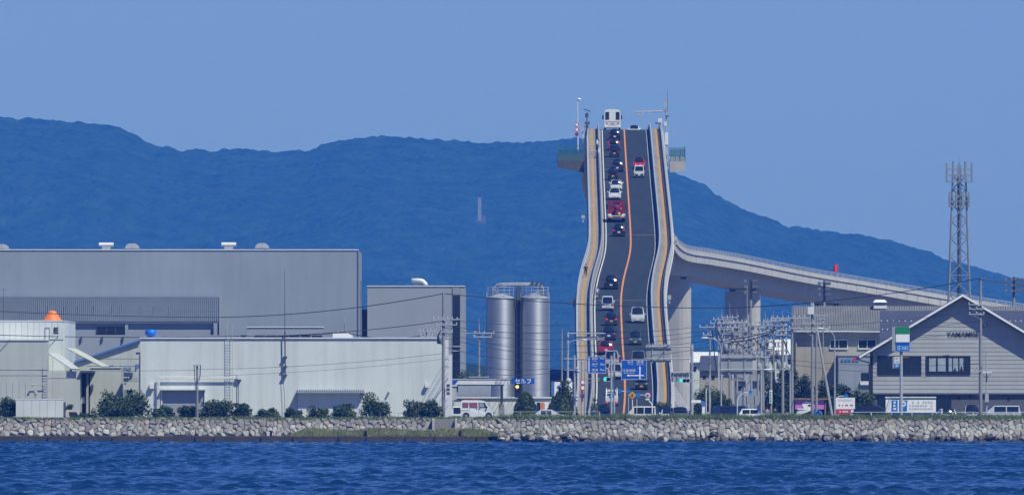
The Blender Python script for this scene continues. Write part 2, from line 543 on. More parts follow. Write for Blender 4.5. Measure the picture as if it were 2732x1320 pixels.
q = np.stack([idx[:-1, :-1], idx[:-1, 1:], idx[1:, 1:], idx[1:, :-1]], -1).reshape(-1, 4)
me = bpy.data.meshes.new('wooded_hill')
me.from_pydata(np.stack([hx, hy - D0, hz], -1).reshape(-1, 3).tolist(), [], q.tolist())
mh = mat('wood', (0.013, 0.028, 0.018), 0.95, var=0.6, scale=0.055, bump=0.0, spec=0.1)
me.materials.append(mh)
ho = bpy.data.objects.new('hills', me); COL.objects.link(ho); struct(ho)
# the range goes on to both sides, coarser
for xa_, xb_ in ((-2900, -555), (565, 2900)):
    gx, gy = np.meshgrid(np.linspace(xa_, xb_, 150), np.linspace(DF, DR + 60, 50))
    prof = np.clip((gy - DF) / (DR - DF), 0, 1.3)
    shape = np.where(prof <= 1, prof ** 0.85, 1 - (prof - 1) * 1.5)
    top = HC + (Y0 - np.interp(gx / DR * F + 1366, rx, rz)) * DR / F - 5.0 + (vnoise(gx, gy * 0, 260, 51) - 0.5) * 70 * np.clip((np.abs(gx) - 560) / 300, 0, 1)
    gz = GZ - 2 + (top - GZ) * shape + (vnoise(gx, gy, 160, 1) - 0.5) * 40 * np.sin(np.clip(prof, 0, 1) * math.pi) + vnoise(gx, gy, 16, 9) * 5
    idx = np.arange(150 * 50).reshape(50, 150)
    q = np.stack([idx[:-1, :-1], idx[:-1, 1:], idx[1:, 1:], idx[1:, :-1]], -1).reshape(-1, 4)
    me = bpy.data.meshes.new('hills'); me.from_pydata(np.stack([gx, gy - D0, gz], -1).reshape(-1, 3).tolist(), [], q.tolist()); me.materials.append(mh)
    ho = bpy.data.objects.new('hills', me); COL.objects.link(ho); struct(ho)

# --- the air between: one closed box of even, pale haze
m = MB(); m.box(-3050, 3050, -D0 - 60, 13650, -1.2, 275)
hm = bpy.data.materials.new('haze'); hm.use_nodes = True
nt = hm.node_tree; nt.nodes.clear()
pv = nt.nodes.new('ShaderNodeVolumePrincipled'); ou = nt.nodes.new('ShaderNodeOutputMaterial')
HAZE = 1.0 / 19000.0
pv.inputs['Color'].default_value = (0.038, 0.262, 1.0, 1)
pv.inputs['Absorption Color'].default_value = (0.70, 0.70, 0.9, 1)
pv.inputs['Density'].default_value = HAZE
pv.inputs['Anisotropy'].default_value = 0.0
nt.links.new(pv.outputs[0], ou.inputs['Volume'])
hz_o = m.build('haze', hm); stuff(hz_o)

# --- the low, wooded far shore at the foot of the hills: one mass of crowns
nx, ny = 520, 26
xs = np.linspace(-260, 330, nx); ys = np.linspace(5600, 5720, ny)
hx, hy = np.meshgrid(xs, ys)
env = np.clip((hy - 5600) / 40, 0, 1) * np.clip((5720 - hy) / 20, 0, 1)
hz = GZ - 0.5 + env * (2.6 + 3.4 * vnoise(hx, hy, 30, 21) + 1.5 * vnoise(hx, hy, 9, 22)) + crowns(hx, hy, 5.5, 23) * 0.7 * env + crowns(hx, hy, 2.2, 24) * 0.4 * env
idx = np.arange(nx * ny).reshape(ny, nx)
q = np.stack([idx[:-1, :-1], idx[:-1, 1:], idx[1:, 1:], idx[1:, :-1]], -1).reshape(-1, 4)
me = bpy.data.meshes.new('far_woodland')
me.from_pydata(np.stack([hx, hy - D0, hz], -1).reshape(-1, 3).tolist(), [], q.tolist())
me.materials.append(mh)
fw = bpy.data.objects.new('far_woodland', me); COL.objects.link(fw); stuff(fw)
tag(fw, 'low dark belt of far trees along the foot of the hills', 'woodland')
# ------------------------------------------------------------------ the bridge
D_FOOT = 2426.0
def zroad(d):
    """road level along the ramp: flat street, 5.85 % up, rounded crest, 4.6 % down"""
    def line(dd): return 44.7 - 0.0585 * (3157 - dd)
    if d <= 3122:
        zl = line(d) - (GZ + 0.05)
        k = 0.9
        return GZ + 0.05 + (k * math.log1p(math.exp(min(zl / k, 50))) if zl < 20 else zl)
    z = line(3122); s = 0.0585; dd = d - 3122
    rate = (0.0585 + 0.046) / 160.0
    if dd <= 160:
        return z + s * dd - 0.5 * rate * dd * dd
    z1 = z + s * 160 - 0.5 * rate * 160 * 160
    return z1 - 0.046 * (dd - 160)
def d_of_y(y):
    """distance of the point of the near ramp that is seen at image row y"""
    lo, hi = 2300.0, 3185.0
    for _ in range(60):
        mid = (lo + hi) / 2
        if Y0 - (zroad(mid) - HC) * F / mid > y: lo = mid
        else: hi = mid
    return (lo + hi) / 2
cl = [(1107, 1663), (1089, 1665), (1057, 1667.6), (1026, 1667.6), (963, 1664.5), (911, 1660.5), (870, 1658.6), (828, 1656.7), (786, 1657.0), (744, 1663.5), (722, 1669), (702, 1674.9), (680, 1680), (661, 1682.8), (640, 1683), (609, 1682), (546, 1678), (470, 1672.8), (408, 1669), (349, 1665.5)]
near_y = np.array([c[0] for c in cl][::-1], float)
near_px = np.array([c[1] for c in cl][::-1], float)
def cx_near(d):
    y = Y0 - (zroad(d) - HC) * F / d
    return X(float(np.interp(y, near_y, near_px)), d)
def catmull(pts, n):
    out = []
    P_ = [pts[0]] + pts + [pts[-1]]
    for i in range(1, len(P_) - 2):
        a, b, c, e = P_[i-1], P_[i], P_[i+1], P_[i+2]
        for k in range(n):
            u = k / n
            out.append(0.5 * ((2*b) + (c - a)*u + (2*a - 5*b + 4*c - e)*u*u + (3*b - a - 3*c + e)*u**3))
    out.append(pts[-1])
    return out
near = []
d = D_FOOT - 40
while d <= 3186:
    near.append(Vector((cx_near(d), d - D0, zroad(d)))); d += 6
# smooth the sideways bends
for _ in range(6):
    near = [near[0]] + [Vector(((near[i-1].x + 2*near[i].x + near[i+1].x) / 4, near[i].y, near[i].z)) for i in range(1, len(near)-1)] + [near[-1]]
HW = 5.65
far_edge = [(1820, 667, 3550), (1900, 684.5, 3582), (1987, 699.5, 3610), (2154, 733, 3652), (2320, 761, 3685), (2500, 792, 3715), (2732, 829, 3745), (2950, 862, 3772)]
fe = [P(*e) for e in far_edge]
fc = []
for i, e in enumerate(fe):
    a = fe[max(i-1, 0)]; b = fe[min(i+1, len(fe)-1)]
    tdir = (b - a); tdir.z = 0; tdir.normalize()
    right = Vector((tdir.y, -tdir.x, 0))
    fc.append(e - right * HW)
mid = [Vector((near[-1].x + 0.1, 3260 - D0, zroad(3260))), Vector((near[-1].x + 0.2, 3380 - D0, zroad(3380) - 0.8)), Vector((fc[0].x - 2.9, 3480 - D0, (zroad(3380) - 0.8) * 0.35 + fc[0].z * 0.65))]
farpts = catmull([near[-1]] + mid + fc, 10)
stations = near + farpts[1:]
def rights(st):
    out = []
    for i in range(len(st)):
        t_ = st[min(i+1, len(st)-1)] - st[max(i-1, 0)]; t_.z = 0; t_.normalize()
        out.append(Vector((t_.y, -t_.x, 0)))
    return out
RT = rights(stations)
bridge = thing('road_bridge', 'tall concrete road bridge climbing steeply over a crest with two lanes of traffic', 'bridge', (stations[0].x, stations[0].y, GZ))
def sweep(prof, name, m, i0=0, i1=None, closed=True, parent=None, smooth=False, dz=0.0):
    """prof: list of (u, w) in the cross-section, u to the right, w up, counter-clockwise seen along the road"""
    st = stations[i0:i1]; rt = RT[i0:i1]
    mb = MB(); k = len(prof)
    for c, r in zip(st, rt):
        for u, w in prof:
            mb.v.append(c + r * u + Vector((0, 0, w + dz)))
    for i in range(len(st) - 1):
        for j in range(k if closed else k - 1):
            l = (j + 1) % k
            mb.f.append([i*k+j, i*k+l, (i+1)*k+l, (i+1)*k+j])
    if closed:
        mb.f.append(list(range(k))[::-1]); mb.f.append([(len(st)-1)*k + j for j in range(k)])
    return mb.build(name, m, parent or bridge, smooth)
NN = len(near)
sweep([(-HW + 0.25, -0.40), (HW - 0.25, -0.40), (HW - 0.25, -0.02), (-HW + 0.25, -0.02)], 'deck_slab', 'concrete')
sweep([(-3.6, 0.0), (3.6, 0.0)], 'asphalt', 'asphalt', closed=False)
sweep([(-0.11, 0.008), (0.11, 0.008)], 'centre_line', 'orange_paint', closed=False)
for sg in (-1, 1):
    sweep([(sg*3.33 - 0.07, 0.008), (sg*3.33 + 0.07, 0.008)], 'edge_line', 'white_paint', closed=False)
    a, b = sorted((sg*4.15, sg*5.45))
    sweep([(a, 0.12), (b, 0.12)], 'footpath', 'path_concrete', closed=False)
    a, b = (4.58, 4.92) if sg > 0 else (-5.08, -4.74)
    sweep([(a, 0.128), (b, 0.128)], 'tactile_strip', 'yellow_tile', closed=False)
    a, b = sorted((sg*3.72, sg*4.14))
    sweep([(a, -0.02), (b, -0.02), (b, 0.25), (a, 0.25)], 'kerb', 'path_concrete')
    a, b = sorted((sg*3.80, sg*4.02))
    sweep([(a, 0.28), (b, 0.28), (b, 0.85), (a, 0.85)], 'inner_barrier', 'grey_paint')
    a, b = sorted((sg*5.45, sg*5.70))
    sweep([(a, -0.06), (b, -0.06), (b, 0.55), (a, 0.55)], 'parapet', 'pale_concrete')
    a, b = sorted((sg*5.45, sg*5.86))
    sweep([(a, -0.16), (b, -0.16), (b, -0.065), (a, -0.065)], 'drip_edge', 'pale_concrete')
    c = sg*5.56
    sweep([(c - 0.06, 1.16), (c + 0.06, 1.16), (c + 0.06, 1.27), (c - 0.06, 1.27)], 'handrail', 'galvanised')
    sweep([(c - 0.03, 0.85), (c + 0.03, 0.85), (c + 0.03, 0.91), (c - 0.03, 0.91)], 'middle_rail', 'galvanised')
    # balusters and posts of the railing: too fine to pick apart, one part
    mb = MB()
    for i in range(0, len(stations) - 1):
        n_ = 3 if i < NN else 5
        for k in range(n_):
            t_ = k / n_
            p = stations[i].lerp(stations[i+1], t_) + RT[i] * c
            w_ = 0.05 if k == 0 else 0.022
            mb.box(p.x - w_, p.x + w_, p.y - w_, p.y + w_, p.z + 0.5, p.z + 1.2)
    stuff(mb.build('railing_bars', 'galvanised', bridge))
    mb = MB()
    for i in range(0, NN, 1):
        p = stations[i] + RT[i] * (sg * 3.91)
        mb.box(p.x - 0.07, p.x + 0.07, p.y - 0.07, p.y + 0.07, p.z + 0.0, p.z + 1.02)
    stuff(mb.build('barrier_posts', 'galvanised', bridge))
    mb_g = [(sg*3.86 - 0.05, 0.93), (sg*3.86 + 0.05, 0.93), (sg*3.86 + 0.05, 1.03), (sg*3.86 - 0.05, 1.03)]
    sweep(mb_g, 'barrier_rail', 'galvanised', 0, NN)
# box girder, deeper towards the tall piers
i_air = next(i for i, p in enumerate(stations) if p.z > 8.0)
sweep([(-3.0, -3.6), (3.0, -3.6), (3.7, -0.45), (-3.7, -0.45)], 'box_girder', 'concrete', i_air, None)
# solid ramp with walls where the road is still low
st = stations[:i_air + 1]
mb = MB()
for i in range(len(st) - 1):
    a, b = st[i], st[i+1]
    l0, r0, l1, r1 = a - RT[i]*5.4, a + RT[i]*5.4, b - RT[i+1]*5.4, b + RT[i+1]*5.4
    zb = GZ - 0.6
    mb.hexa([(l0.x, l0.y, zb), (r0.x, r0.y, zb), (r1.x, r1.y, zb), (l1.x, l1.y, zb)], [(l0.x, l0.y, l0.z - 0.05), (r0.x, r0.y, r0.z - 0.05), (r1.x, r1.y, r1.z - 0.05), (l1.x, l1.y, l1.z - 0.05)])
mb.build('ramp_wall', 'concrete', bridge)
# fascia panels along the far, curved viaduct: each one told apart by its joint
acc = 0.0; last = None
fp = farpts
cum = [0]
for i in range(1, len(fp)): cum.append(cum[-1] + (fp[i] - fp[i-1]).length)
FR = rights(fp)
def at_len(s_):
    i = int(np.searchsorted(cum, s_)) - 1; i = max(0, min(i, len(fp) - 2))
    t_ = (s_ - cum[i]) / max(cum[i+1] - cum[i], 1e-6)
    return fp[i].lerp(fp[i+1], t_), FR[i].lerp(FR[i+1], t_).normalized()
s_ = 330.0
while s_ < cum[-1] - 6:
    L = 5.2 + rng.uniform(-0.15, 0.15)
    (a, ra), (b, rb) = at_len(s_), at_len(s_ + L - 0.22)
    mb = MB()
    o0, o1 = HW - 0.22, HW + 0.0 + rng.uniform(0, 0.03)
    zt, zb = -0.17, -1.42
    mb.hexa([a + ra*o0 + Vector((0,0,zb)), a + ra*o1 + Vector((0,0,zb)), b + rb*o1 + Vector((0,0,zb)), b + rb*o0 + Vector((0,0,zb))],
            [a + ra*o0 + Vector((0,0,zt)), a + ra*o1 + Vector((0,0,zt)), b + rb*o1 + Vector((0,0,zt)), b + rb*o0 + Vector((0,0,zt))])
    mb.build('fascia_panel', 'pale_concrete', bridge)
    s_ += L
# piers
def pier(c, r, ztop, w=6.3, t_=3.4):
    f_ = Vector((-r.y, r.x, 0))
    mb = MB(); n = 9; ring = []
    for k in range(n):
        a = -math.pi/2 + math.pi * k / (n - 1)
        ring.append((w/2 - t_/2 + math.cos(a) * t_/2, math.sin(a) * t_/2))
    for k in range(n):
        a = math.pi/2 + math.pi * k / (n - 1)
        ring.append((-w/2 + t_/2 + math.cos(a) * t_/2, math.sin(a) * t_/2))
    for z_, sc in ((GZ - 0.4, 1.0), (ztop, 1.0)):
        for u, v in ring:
            mb.v.append(Vector((c.x, c.y, z_)) + r * (u * sc) + f_ * (v * sc))
    k = len(ring)
    for i in range(k):
        j = (i + 1) % k
        mb.f.append([i, j, k + j, k + i])
    mb.f.append(list(range(k))[::-1]); mb.f.append([k + i for i in range(k)])
    p = mb.build('pier', 'concrete', bridge)
    q = Vector((c.x, c.y, 0))
    for u in (-1.8, 1.8):
        g = q + r * u
        b2 = MB(); b2.box(g.x - 0.5, g.x + 0.5, g.y - 0.5, g.y + 0.5, ztop + 0.01, ztop + 0.42)
        b2.build('bearing', 'steel_dark', p)
for e_px in (1885, 2073, 2290, 2560):
    ex = float(e_px)
    best = min(range(len(fp)), key=lambda i: abs((fp[i] + FR[i]*HW).x / (fp[i].y + D0 + FR[i].y*HW) * F + 1366 - ex) + (0 if fp[i].y > 1300 else 1e6))
    pier(fp[best], FR[best], fp[best].z - 4.0)
for dd_ in (2620, 2740, 2860, 2985, 3110, 3230, 3350, 3470):
    i = min(range(len(stations)), key=lambda k: abs(stations[k].y + D0 - dd_))
    pier(stations[i], RT[i], stations[i].z - 4.0, 5.6, 3.0)
# expansion joints across the road
for y_ in (627, 801, 452):
    d = d_of_y(y_); c = Vector((cx_near(d), d - D0, zroad(d)))
    mb = MB(); sl = 0.0585 * 0.35
    mb.face([(c.x - 3.25, c.y - 0.35, c.z + 0.013 - sl), (c.x + 3.25, c.y - 0.35, c.z + 0.013 - sl), (c.x + 3.25, c.y + 0.35, c.z + 0.013 + sl), (c.x - 3.25, c.y + 0.35, c.z + 0.013 + sl)])
    mb.build('expansion_joint', 'path_concrete', bridge)
# viewing balconies beside the tall pier
def balcony(px_in, px_out, y_floor, depth, side):
    d = d_of_y(432); z = zroad(d)
    def tilt(mb_):                      # the platform climbs with the road
        for v_ in mb_.v: v_.z += (v_.y - (d - D0)) * 0.0585
        return mb_
    x0, x1 = sorted((X(px_in, d), X(px_out, d)))
    y0, y1 = d - D0, d - D0 + depth
    mb = MB()
    xin, xout = (x1, x0) if side < 0 else (x0, x1)
    zo = z - (0.85 if side < 0 else 1.2)
    zi = z - 1.55
    mb.prism([(min(xin, xout), zo if side < 0 else zi), (max(xin, xout), zi if side < 0 else zo), (max(xin, xout), z + 0.1), (min(xin, xout), z + 0.1)], y0, y1)
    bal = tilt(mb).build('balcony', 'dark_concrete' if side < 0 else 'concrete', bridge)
    n_ = 5 if side < 0 else 3
    for k in range(n_ + 1):
        xx_ = x0 + 0.06 + (x1 - x0 - 0.12) * k / n_
        q_ = MB(); q_.box(xx_ - 0.05, xx_ + 0.05, y0 + 0.02, y0 + 0.12, z + 0.1, z + 1.75)
        tilt(q_).build('balcony_post', 'green_mesh', bal)
    q_ = MB(); q_.box(x0, x1, y0 + 0.03, y0 + 0.11, z + 1.76, z + 1.84); q_.box(x0, x1, y0 + 0.04, y0 + 0.10, z + 0.85, z + 0.91)
    tilt(q_).build('balcony_rail', 'green_mesh', bal)
    for k in range(n_):
        a_ = x0 + 0.06 + (x1 - x0 - 0.12) * k / n_ + 0.06; b_ = x0 + 0.06 + (x1 - x0 - 0.12) * (k + 1) / n_ - 0.06
        q_ = MB(); q_.box(a_, b_, y0 + 0.06, y0 + 0.075, z + 0.14, z + 1.72)
        tilt(q_).build('balcony_panel', 'clear_panel', bal)
    xs_ = x0 if side < 0 else x1 - 0.08
    q_ = MB(); q_.box(xs_, xs_ + 0.08, y0 + 0.2, y1, z + 1.6, z + 1.68)
    for k in range(9):
        yy_ = y0 + 0.2 + (y1 - y0 - 0.4) * k / 8
        q_.box(xs_, xs_ + 0.06, yy_, yy_ + 0.06, z + 0.1, z + 1.62)
    tilt(q_).build('balcony_side_rail', 'green_mesh', bal)
    q_ = MB(); q_.box(x0, x1, y1 - 0.1, y1, z + 1.3, z + 1.38)
    for k in range(9):
        xx_ = x0 + (x1 - x0 - 0.06) * k / 8
        q_.box(xx_, xx_ + 0.06, y1 - 0.09, y1 - 0.03, z + 0.1, z + 1.35)
    tilt(q_).build('balcony_back_rail', 'green_mesh', bal)
    return z
balcony(1558, 1488, 430, 22, -1)
balcony(1787, 1829, 430, 14, 1)
# small cabinets bolted to the outside of the parapets
for (px_, y0_, y1_, mm) in ((1803, 631, 650, 'grey_paint'), (1786, 787, 806, 'grey_paint'), (1531, 794, 816, 'steel_dark'), (1556, 574, 590, 'galvanised')):
    d = d_of_y((y0_ + y1_) / 2 + 10)
    mb = MB(); mb.pbox(px_ - 4.5, px_ + 4.5, y0_, y1_ - 7, d, 0.35); mb.pbox(px_ - 2, px_ + 2, y1_ - 7, y1_ + 3, d + 0.1, 0.15)
    mb.build('cabinet', mm, bridge)
# cycle barrier of pipes across the left path beside the balcony
d = d_of_y(424); z = zroad(d); cxx = cx_near(d)
mb = MB()
for k in range(4):
    for j in range(5):
        mb.tube((cxx - 5.3, d - D0 + k*3.0, z + 0.25 + 0.22*j), (cxx - 4.2, d - D0 + k*3.0 + 1.0, z + 0.25 + 0.22*j), 0.03, n=5)
    for u in (-5.25, -4.75, -4.25):
        mb.tube((cxx + u, d - D0 + k*3.0 + (u + 5.3), z + 0.1), (cxx + u, d - D0 + k*3.0 + (u + 5.3), z + 1.2), 0.035, n=5)
stuff(mb.build('path_gate', 'galvanised', bridge))
mb = MB(); mb.box(cxx - 4.05, cxx - 3.75, d - D0 - 0.2, d - D0 + 2.0, z, z + 1.55); mb.build('warning_cushion', 'white_paint', bridge)

# --- the street at the foot of the ramp
sx = cx_near(D_FOOT)
m = MB(); y1 = D_FOOT - 25 - D0
m.face([(sx - 3.6, 14, GZ + 0.02), (sx + 3.6, 14, GZ + 0.02), (near[0].x + 3.6, near[0].y + 2, near[0].z - 0.002), (near[0].x - 3.6, near[0].y + 2, near[0].z - 0.002)])
m.face([(-60, 10, GZ + 0.016), (110, 10, GZ + 0.016), (110, 17.5, GZ + 0.016), (-60, 17.5, GZ + 0.016)])
street = m.build('street', 'asphalt'); struct(street)
m = MB(); m.face([(sx - 0.11, 18, GZ + 0.03), (sx + 0.11, 18, GZ + 0.03), (near[0].x + 0.11, near[0].y, near[0].z + 0.008), (near[0].x - 0.11, near[0].y, near[0].z + 0.008)])
m.build('centre_marking', 'orange_paint', street)
for sg in (-1, 1):
    m = MB(); u = sg * 3.33
    m.face([(sx + u - 0.07, 18, GZ + 0.03), (sx + u + 0.07, 18, GZ + 0.03), (near[0].x + u + 0.07, near[0].y, near[0].z + 0.008), (near[0].x + u - 0.07, near[0].y, near[0].z + 0.008)])
    m.build('edge_marking', 'white_paint', street)
    a, b = sorted((sg * 3.75, sg * 6.3))
    m = MB(); m.hexa([(sx + a, 18, GZ - 0.1), (sx + b, 18, GZ - 0.1), (near[0].x + b, near[0].y, GZ - 0.1), (near[0].x + a, near[0].y, GZ - 0.1)], [(sx + a, 18, GZ + 0.14), (sx + b, 18, GZ + 0.14), (near[0].x + b, near[0].y, GZ + 0.16), (near[0].x + a, near[0].y, GZ + 0.16)])
    m.build('pavement', 'path_concrete', street)
# ------------------------------------------------------------------ buildings on the left
def building(name, label, cat, px0, px1, py0, d, depth, wallmat, wall_label=None, zb=None):
    t_ = thing(name, label, cat, (X((px0 + px1) / 2, d), d - D0 + depth / 2, GZ))
    m_ = MB(); m_.pbox(px0, px1, py0, 0, d, depth, zb=GZ - 0.3)
    w_ = m_.build('wall', wallmat, t_)
    return t_, w_
def pp(t_, name, m_, *args, zb=None):
    b_ = MB(); b_.pbox(*args, zb=zb); return b_.build(name, m_, t_)

def textlines(t_, m_, px0, px1, py0, py1, d, rows, n_):
    """writing too small to read in the photograph: short blocks in rows"""
    r_ = random.Random(int(px0 * 7 + py0))
    for i in range(rows):
        a_ = py0 + (py1 - py0) * i / rows; c_ = a_ + (py1 - py0) / rows * 0.62
        for k in range(n_):
            x0_ = px0 + (px1 - px0) * k / n_; x1_ = x0_ + (px1 - px0) / n_ * r_.uniform(0.55, 0.8)
            if r_.random() < 0.12: continue
            b_ = MB(); b_.pbox(x0_, x1_, a_, c_, d, 0.01); b_.build('text_block', m_, t_)

# the large grey hall
dH = 2383.0
hall, hw = building('factory_hall', 'huge plain grey windowless hall with a long slatted screen low on its front', 'factory', -260, 955, 667, dH, 59, 'grey_cladding')
pp(hall, 'parapet_cap', 'white_metal', -262, 957, 665, 667.5, dH - 0.1, 0.4)
# vertical cladding joints and corner trim
pp(hall, 'corner_trim', 'steel_dark', 953.2, 956.0, 668, 1112, dH - 0.06, 0.3)
pp(hall, 'side_stair_wall', 'recess', 957.5, 964, 748, 1100, dH + 30, 6)
dL = dH - 1.6
sl = MB()
px = -20.0
while px < 584:
    sl.pbox(px, px + 2.7, 792, 857, dL, 0.12); px += 5.3
stuff(sl.build('louvre_slats', 'slat_grey', hall))
pp(hall, 'louvre_backing', 'slat_grey', -20, 584, 794, 856, dL + 0.22, 0.06)
pp(hall, 'louvre_top_rail', 'grey_cladding_b', -20, 586, 789.5, 792, dL - 0.05, 1.4)
pp(hall, 'louvre_end_panel', 'grey_cladding_b', 584.5, 590, 790, 900, dL - 0.02, 1.5)
for y_ in (803, 829):
    pp(hall, 'louvre_cross_rail', 'recess', -20, 584, y_, y_ + 3, dL + 0.13, 0.04)
for x_, y_ in ((96, 816), (122, 816), (165, 817), (201, 816), (243, 816), (293, 817), (316, 816), (370, 818), (405, 819), (445, 819)):
    pp(hall, 'window_behind_slats', 'pane', x_, x_ + 8, y_, y_ + 20, dL + 0.15, 0.05)
pp(hall, 'recess_wall', 'grey_cladding_b', 195, 575, 862, 900, dL + 0.5, 0.3)
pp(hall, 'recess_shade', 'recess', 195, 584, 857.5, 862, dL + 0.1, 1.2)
wd = pp(hall, 'window', 'dark_glass', 258, 333, 871.5, 892, dL + 0.4, 0.15)
for k in range(4):
    pp(wd, 'mullion', 'steel_dark', 258 + k*24.6, 259.3 + k*24.6, 871.5, 892, dL + 0.36, 0.05)
pp(hall, 'recess_column', 'grey_cladding', 333.5, 342, 858, 905, dL + 0.2, 0.5)
pp(hall, 'recess_end_column', 'grey_cladding', 570, 580, 862, 905, dL + 0.1, 0.6)
pp(hall, 'terrace_band', 'grey_cladding_b', 195, 600, 893, 911, dL - 4, 3.0, zb=GZ - 0.2)
for x_ in (215, 271, 326, 438, 493):
    pp(hall, 'terrace_bracket', 'steel_dark', x_, x_ + 4, 897, 910, dL - 4.25, 0.2)
# lower wing in front with its strip of small windows
wing = pp(hall, 'lower_wing', 'grey_cladding_b', 659, 862, 873, 0, dH - 22, 12, zb=GZ - 0.3)
pp(wing, 'wing_coping', 'white_metal', 658, 863, 870.8, 873.2, dH - 22.1, 12.2)
for k in range(6):
    pp(wing, 'strip_window', 'dark_glass', 680 + k*30.6, 680 + k*30.6 + 27, 894, 899.5, dH - 22.12, 0.1)
pp(hall, 'roof_box', 'dark_concrete', 643, 656, 893, 902, dH - 30, 2.0)
# ventilators on its roof
def hood(px0, px1, py0, py1, label):
    d = dH + 10
    t_ = thing('roof_ventilator', label, 'ventilator', (X((px0+px1)/2, d), d - D0, Z(665, d)), 'ventilators along the roof of the grey hall')
    b_ = MB(); cx = X((px0+px1)/2, d)
    zc = (Z(py0, d) + Z(py1, d)) / 2; r = (Z(py0, d) - Z(py1, d)) / 2
    b_.tube((X(px0, d), d - D0, zc), (X(px1, d), d - D0, zc), r, n=14)
    b_.build('hood', 'white_metal', t_)
    b_ = MB(); b_.box(X(px0 + 8, d), X(px1 - 8, d), d - D0 - 0.4, d - D0 + 0.4, Z(669, d), zc - r * 0.9); b_.build('duct', 'galvanised', t_)
def domed(px0, px1, py0, py1, label):
    d = dH + 6
    t_ = thing('roof_ventilator', label, 'ventilator', (X((px0+px1)/2, d), d - D0, Z(665, d)), 'ventilators along the roof of the grey hall')
    a, b = X(px0, d), X(px1, d); zt, zb_ = Z(py0, d), Z(py1, d); h = zt - zb_; w = (b - a) / 2
    for s0, s1 in ((-1.0, -0.02), (0.02, 1.0)):
        poly = [((a+b)/2 + w*s1, zb_), ]
        pts = []
        for k in range(9):
            u = s0 + (s1 - s0) * k / 8
            pts.append(((a+b)/2 + w*u, zb_ + h * (1 - abs(u) ** 2.8) ** 0.6))
        poly = [((a+b)/2 + w*s0, zb_ - 0.001), ((a+b)/2 + w*s1, zb_ - 0.001)] + pts[::-1]
        q_ = MB(); q_.prism(poly, d - D0, d - D0 + 1.6); q_.build('cowl', 'galvanised', t_)
    q_ = MB(); q_.box(a + 0.35, b - 0.35, d - D0 + 0.1, d - D0 + 1.5, Z(669, d), zb_ - 0.002); q_.build('base', 'recess', t_)
domed(-16, 24, 651, 664, 'domed grey roof ventilator cut by the left edge of the picture')
hood(264, 303, 647, 658.5, 'left white cylindrical roof ventilator of the two on the grey hall')
domed(333, 372, 649, 663, 'domed grey roof ventilator just right of the left white cylinder')
hood(591, 630, 646.5, 658, 'right white cylindrical roof ventilator of the two on the grey hall')
domed(680, 718, 648, 662, 'domed grey roof ventilator nearest the right end of the hall roof')

# the second grey block with the glass strip
dB = 2435.0
blk, bw = building('office_block', 'tall grey block with one dark vertical glass strip left of the silos', 'building', 980, 1240, 764, dB, 70, 'grey_cladding_b')
pp(blk, 'coping', 'white_metal', 979, 1241, 761.8, 764.2, dB - 0.1, 0.5)
gs = pp(blk, 'glass_strip', 'dark_glass', 1207.5, 1227.5, 766, 1042, dB - 0.08, 0.3)
pp(gs, 'upper_pane', 'annex_wall', 1208, 1227, 767, 788, dB - 0.12, 0.05)
for y_ in (850, 922, 934):
    pp(gs, 'transom', 'galvanised', 1207.5 if y_ != 850 else 1216, 1227.5, y_, y_ + 2.6, dB - 0.16, 0.1)
pp(blk, 'vertical_joint', 'slat_grey', 1206, 1207.2, 765, 1100, dB - 0.05, 0.05)
pp(blk, 'link_stair', 'slat_grey', 966, 980, 828, 1100, dB + 4, 3)
pp(blk, 'link_rail', 'galvanised', 963, 981, 825, 828, dB + 3.8, 3.4)
t_ = thing('roof_cowl', 'bent white exhaust cowl on the roof of the block with the glass strip', 'ventilator', (X(1120, dB), dB - D0 + 8, Z(762, dB)))
d = dB + 8
b_ = MB(); b_.path([P(1098, 748, d), P(1120, 748, d), P(1128, 750, d), P(1135, 757, d), P(1137, 762, d)], 0.26, 12); b_.build('pipe', 'white_metal', t_, True)
b_ = MB(); b_.pbox(1104, 1124, 752, 766, d + 0.1, 0.4); b_.build('support', 'galvanised', t_)

# long white warehouse
dW = 2187.0
wh, ww = building('white_warehouse', 'long low white warehouse with a grey roller door and a wall ladder', 'warehouse', 375, 1195, 903, dW, 24, 'white_wall')
pp(wh, 'roof_edge', 'white_metal', 373, 1197, 899.5, 903, dW - 0.15, 0.6)
pp(wh, 'end_pilaster', 'white_metal', 1187, 1196, 905, 1114, dW - 0.2, 0.6)
pp(wh, 'corner_downpipe', 'navy_roof', 371, 374.5, 946, 1112, dW - 0.1, 0.2)
pp(wh, 'downpipe_hopper', 'navy_roof', 362, 374, 939, 945, dW - 0.15, 0.4)
rd = pp(wh, 'roller_door', 'slat_grey', 433, 545, 1040, 1112, dW - 0.10, 0.2)
k = 0
y_ = 1046.0
while y_ < 1110:
    pp(rd, 'door_slat', 'grey_paint', 434, 544, y_, y_ + 2.6, dW - 0.14, 0.06); y_ += 3.4
pp(wh, 'door_lintel', 'white_metal', 429, 549, 1036.5, 1040, dW - 0.9, 0.9)
pp(wh, 'door_jamb', 'white_metal', 429.5, 432.8, 1040.3, 1113, dW - 0.3, 0.3)
pp(wh, 'door_jamb', 'white_metal', 545.3, 548.6, 1040.3, 1113, dW - 0.3, 0.3)
# pipe run above the door
for k in range(3):
    b_ = MB(); b_.path([P(419 + k*3.2, 1112, dW - 0.35), P(419 + k*3.2, 1007 + k*2.4, dW - 0.35), P(424, 1004.5 + k*2.4, dW - 0.35), P(632, 1004.5 + k*2.4, dW - 0.35)], 0.05, 6)
    b_.build('pipe', 'white_metal', wh)
b_ = MB(); b_.pbox(633, 645, 997, 1011, dW - 0.45, 0.4); b_.build('junction_box', 'white_metal', wh)
b_ = MB(); b_.tube(P(636, 1011, dW - 0.2), P(636, 1085, dW - 0.2), 0.04, n=6); b_.build('cable_pipe', 'steel_dark', wh)
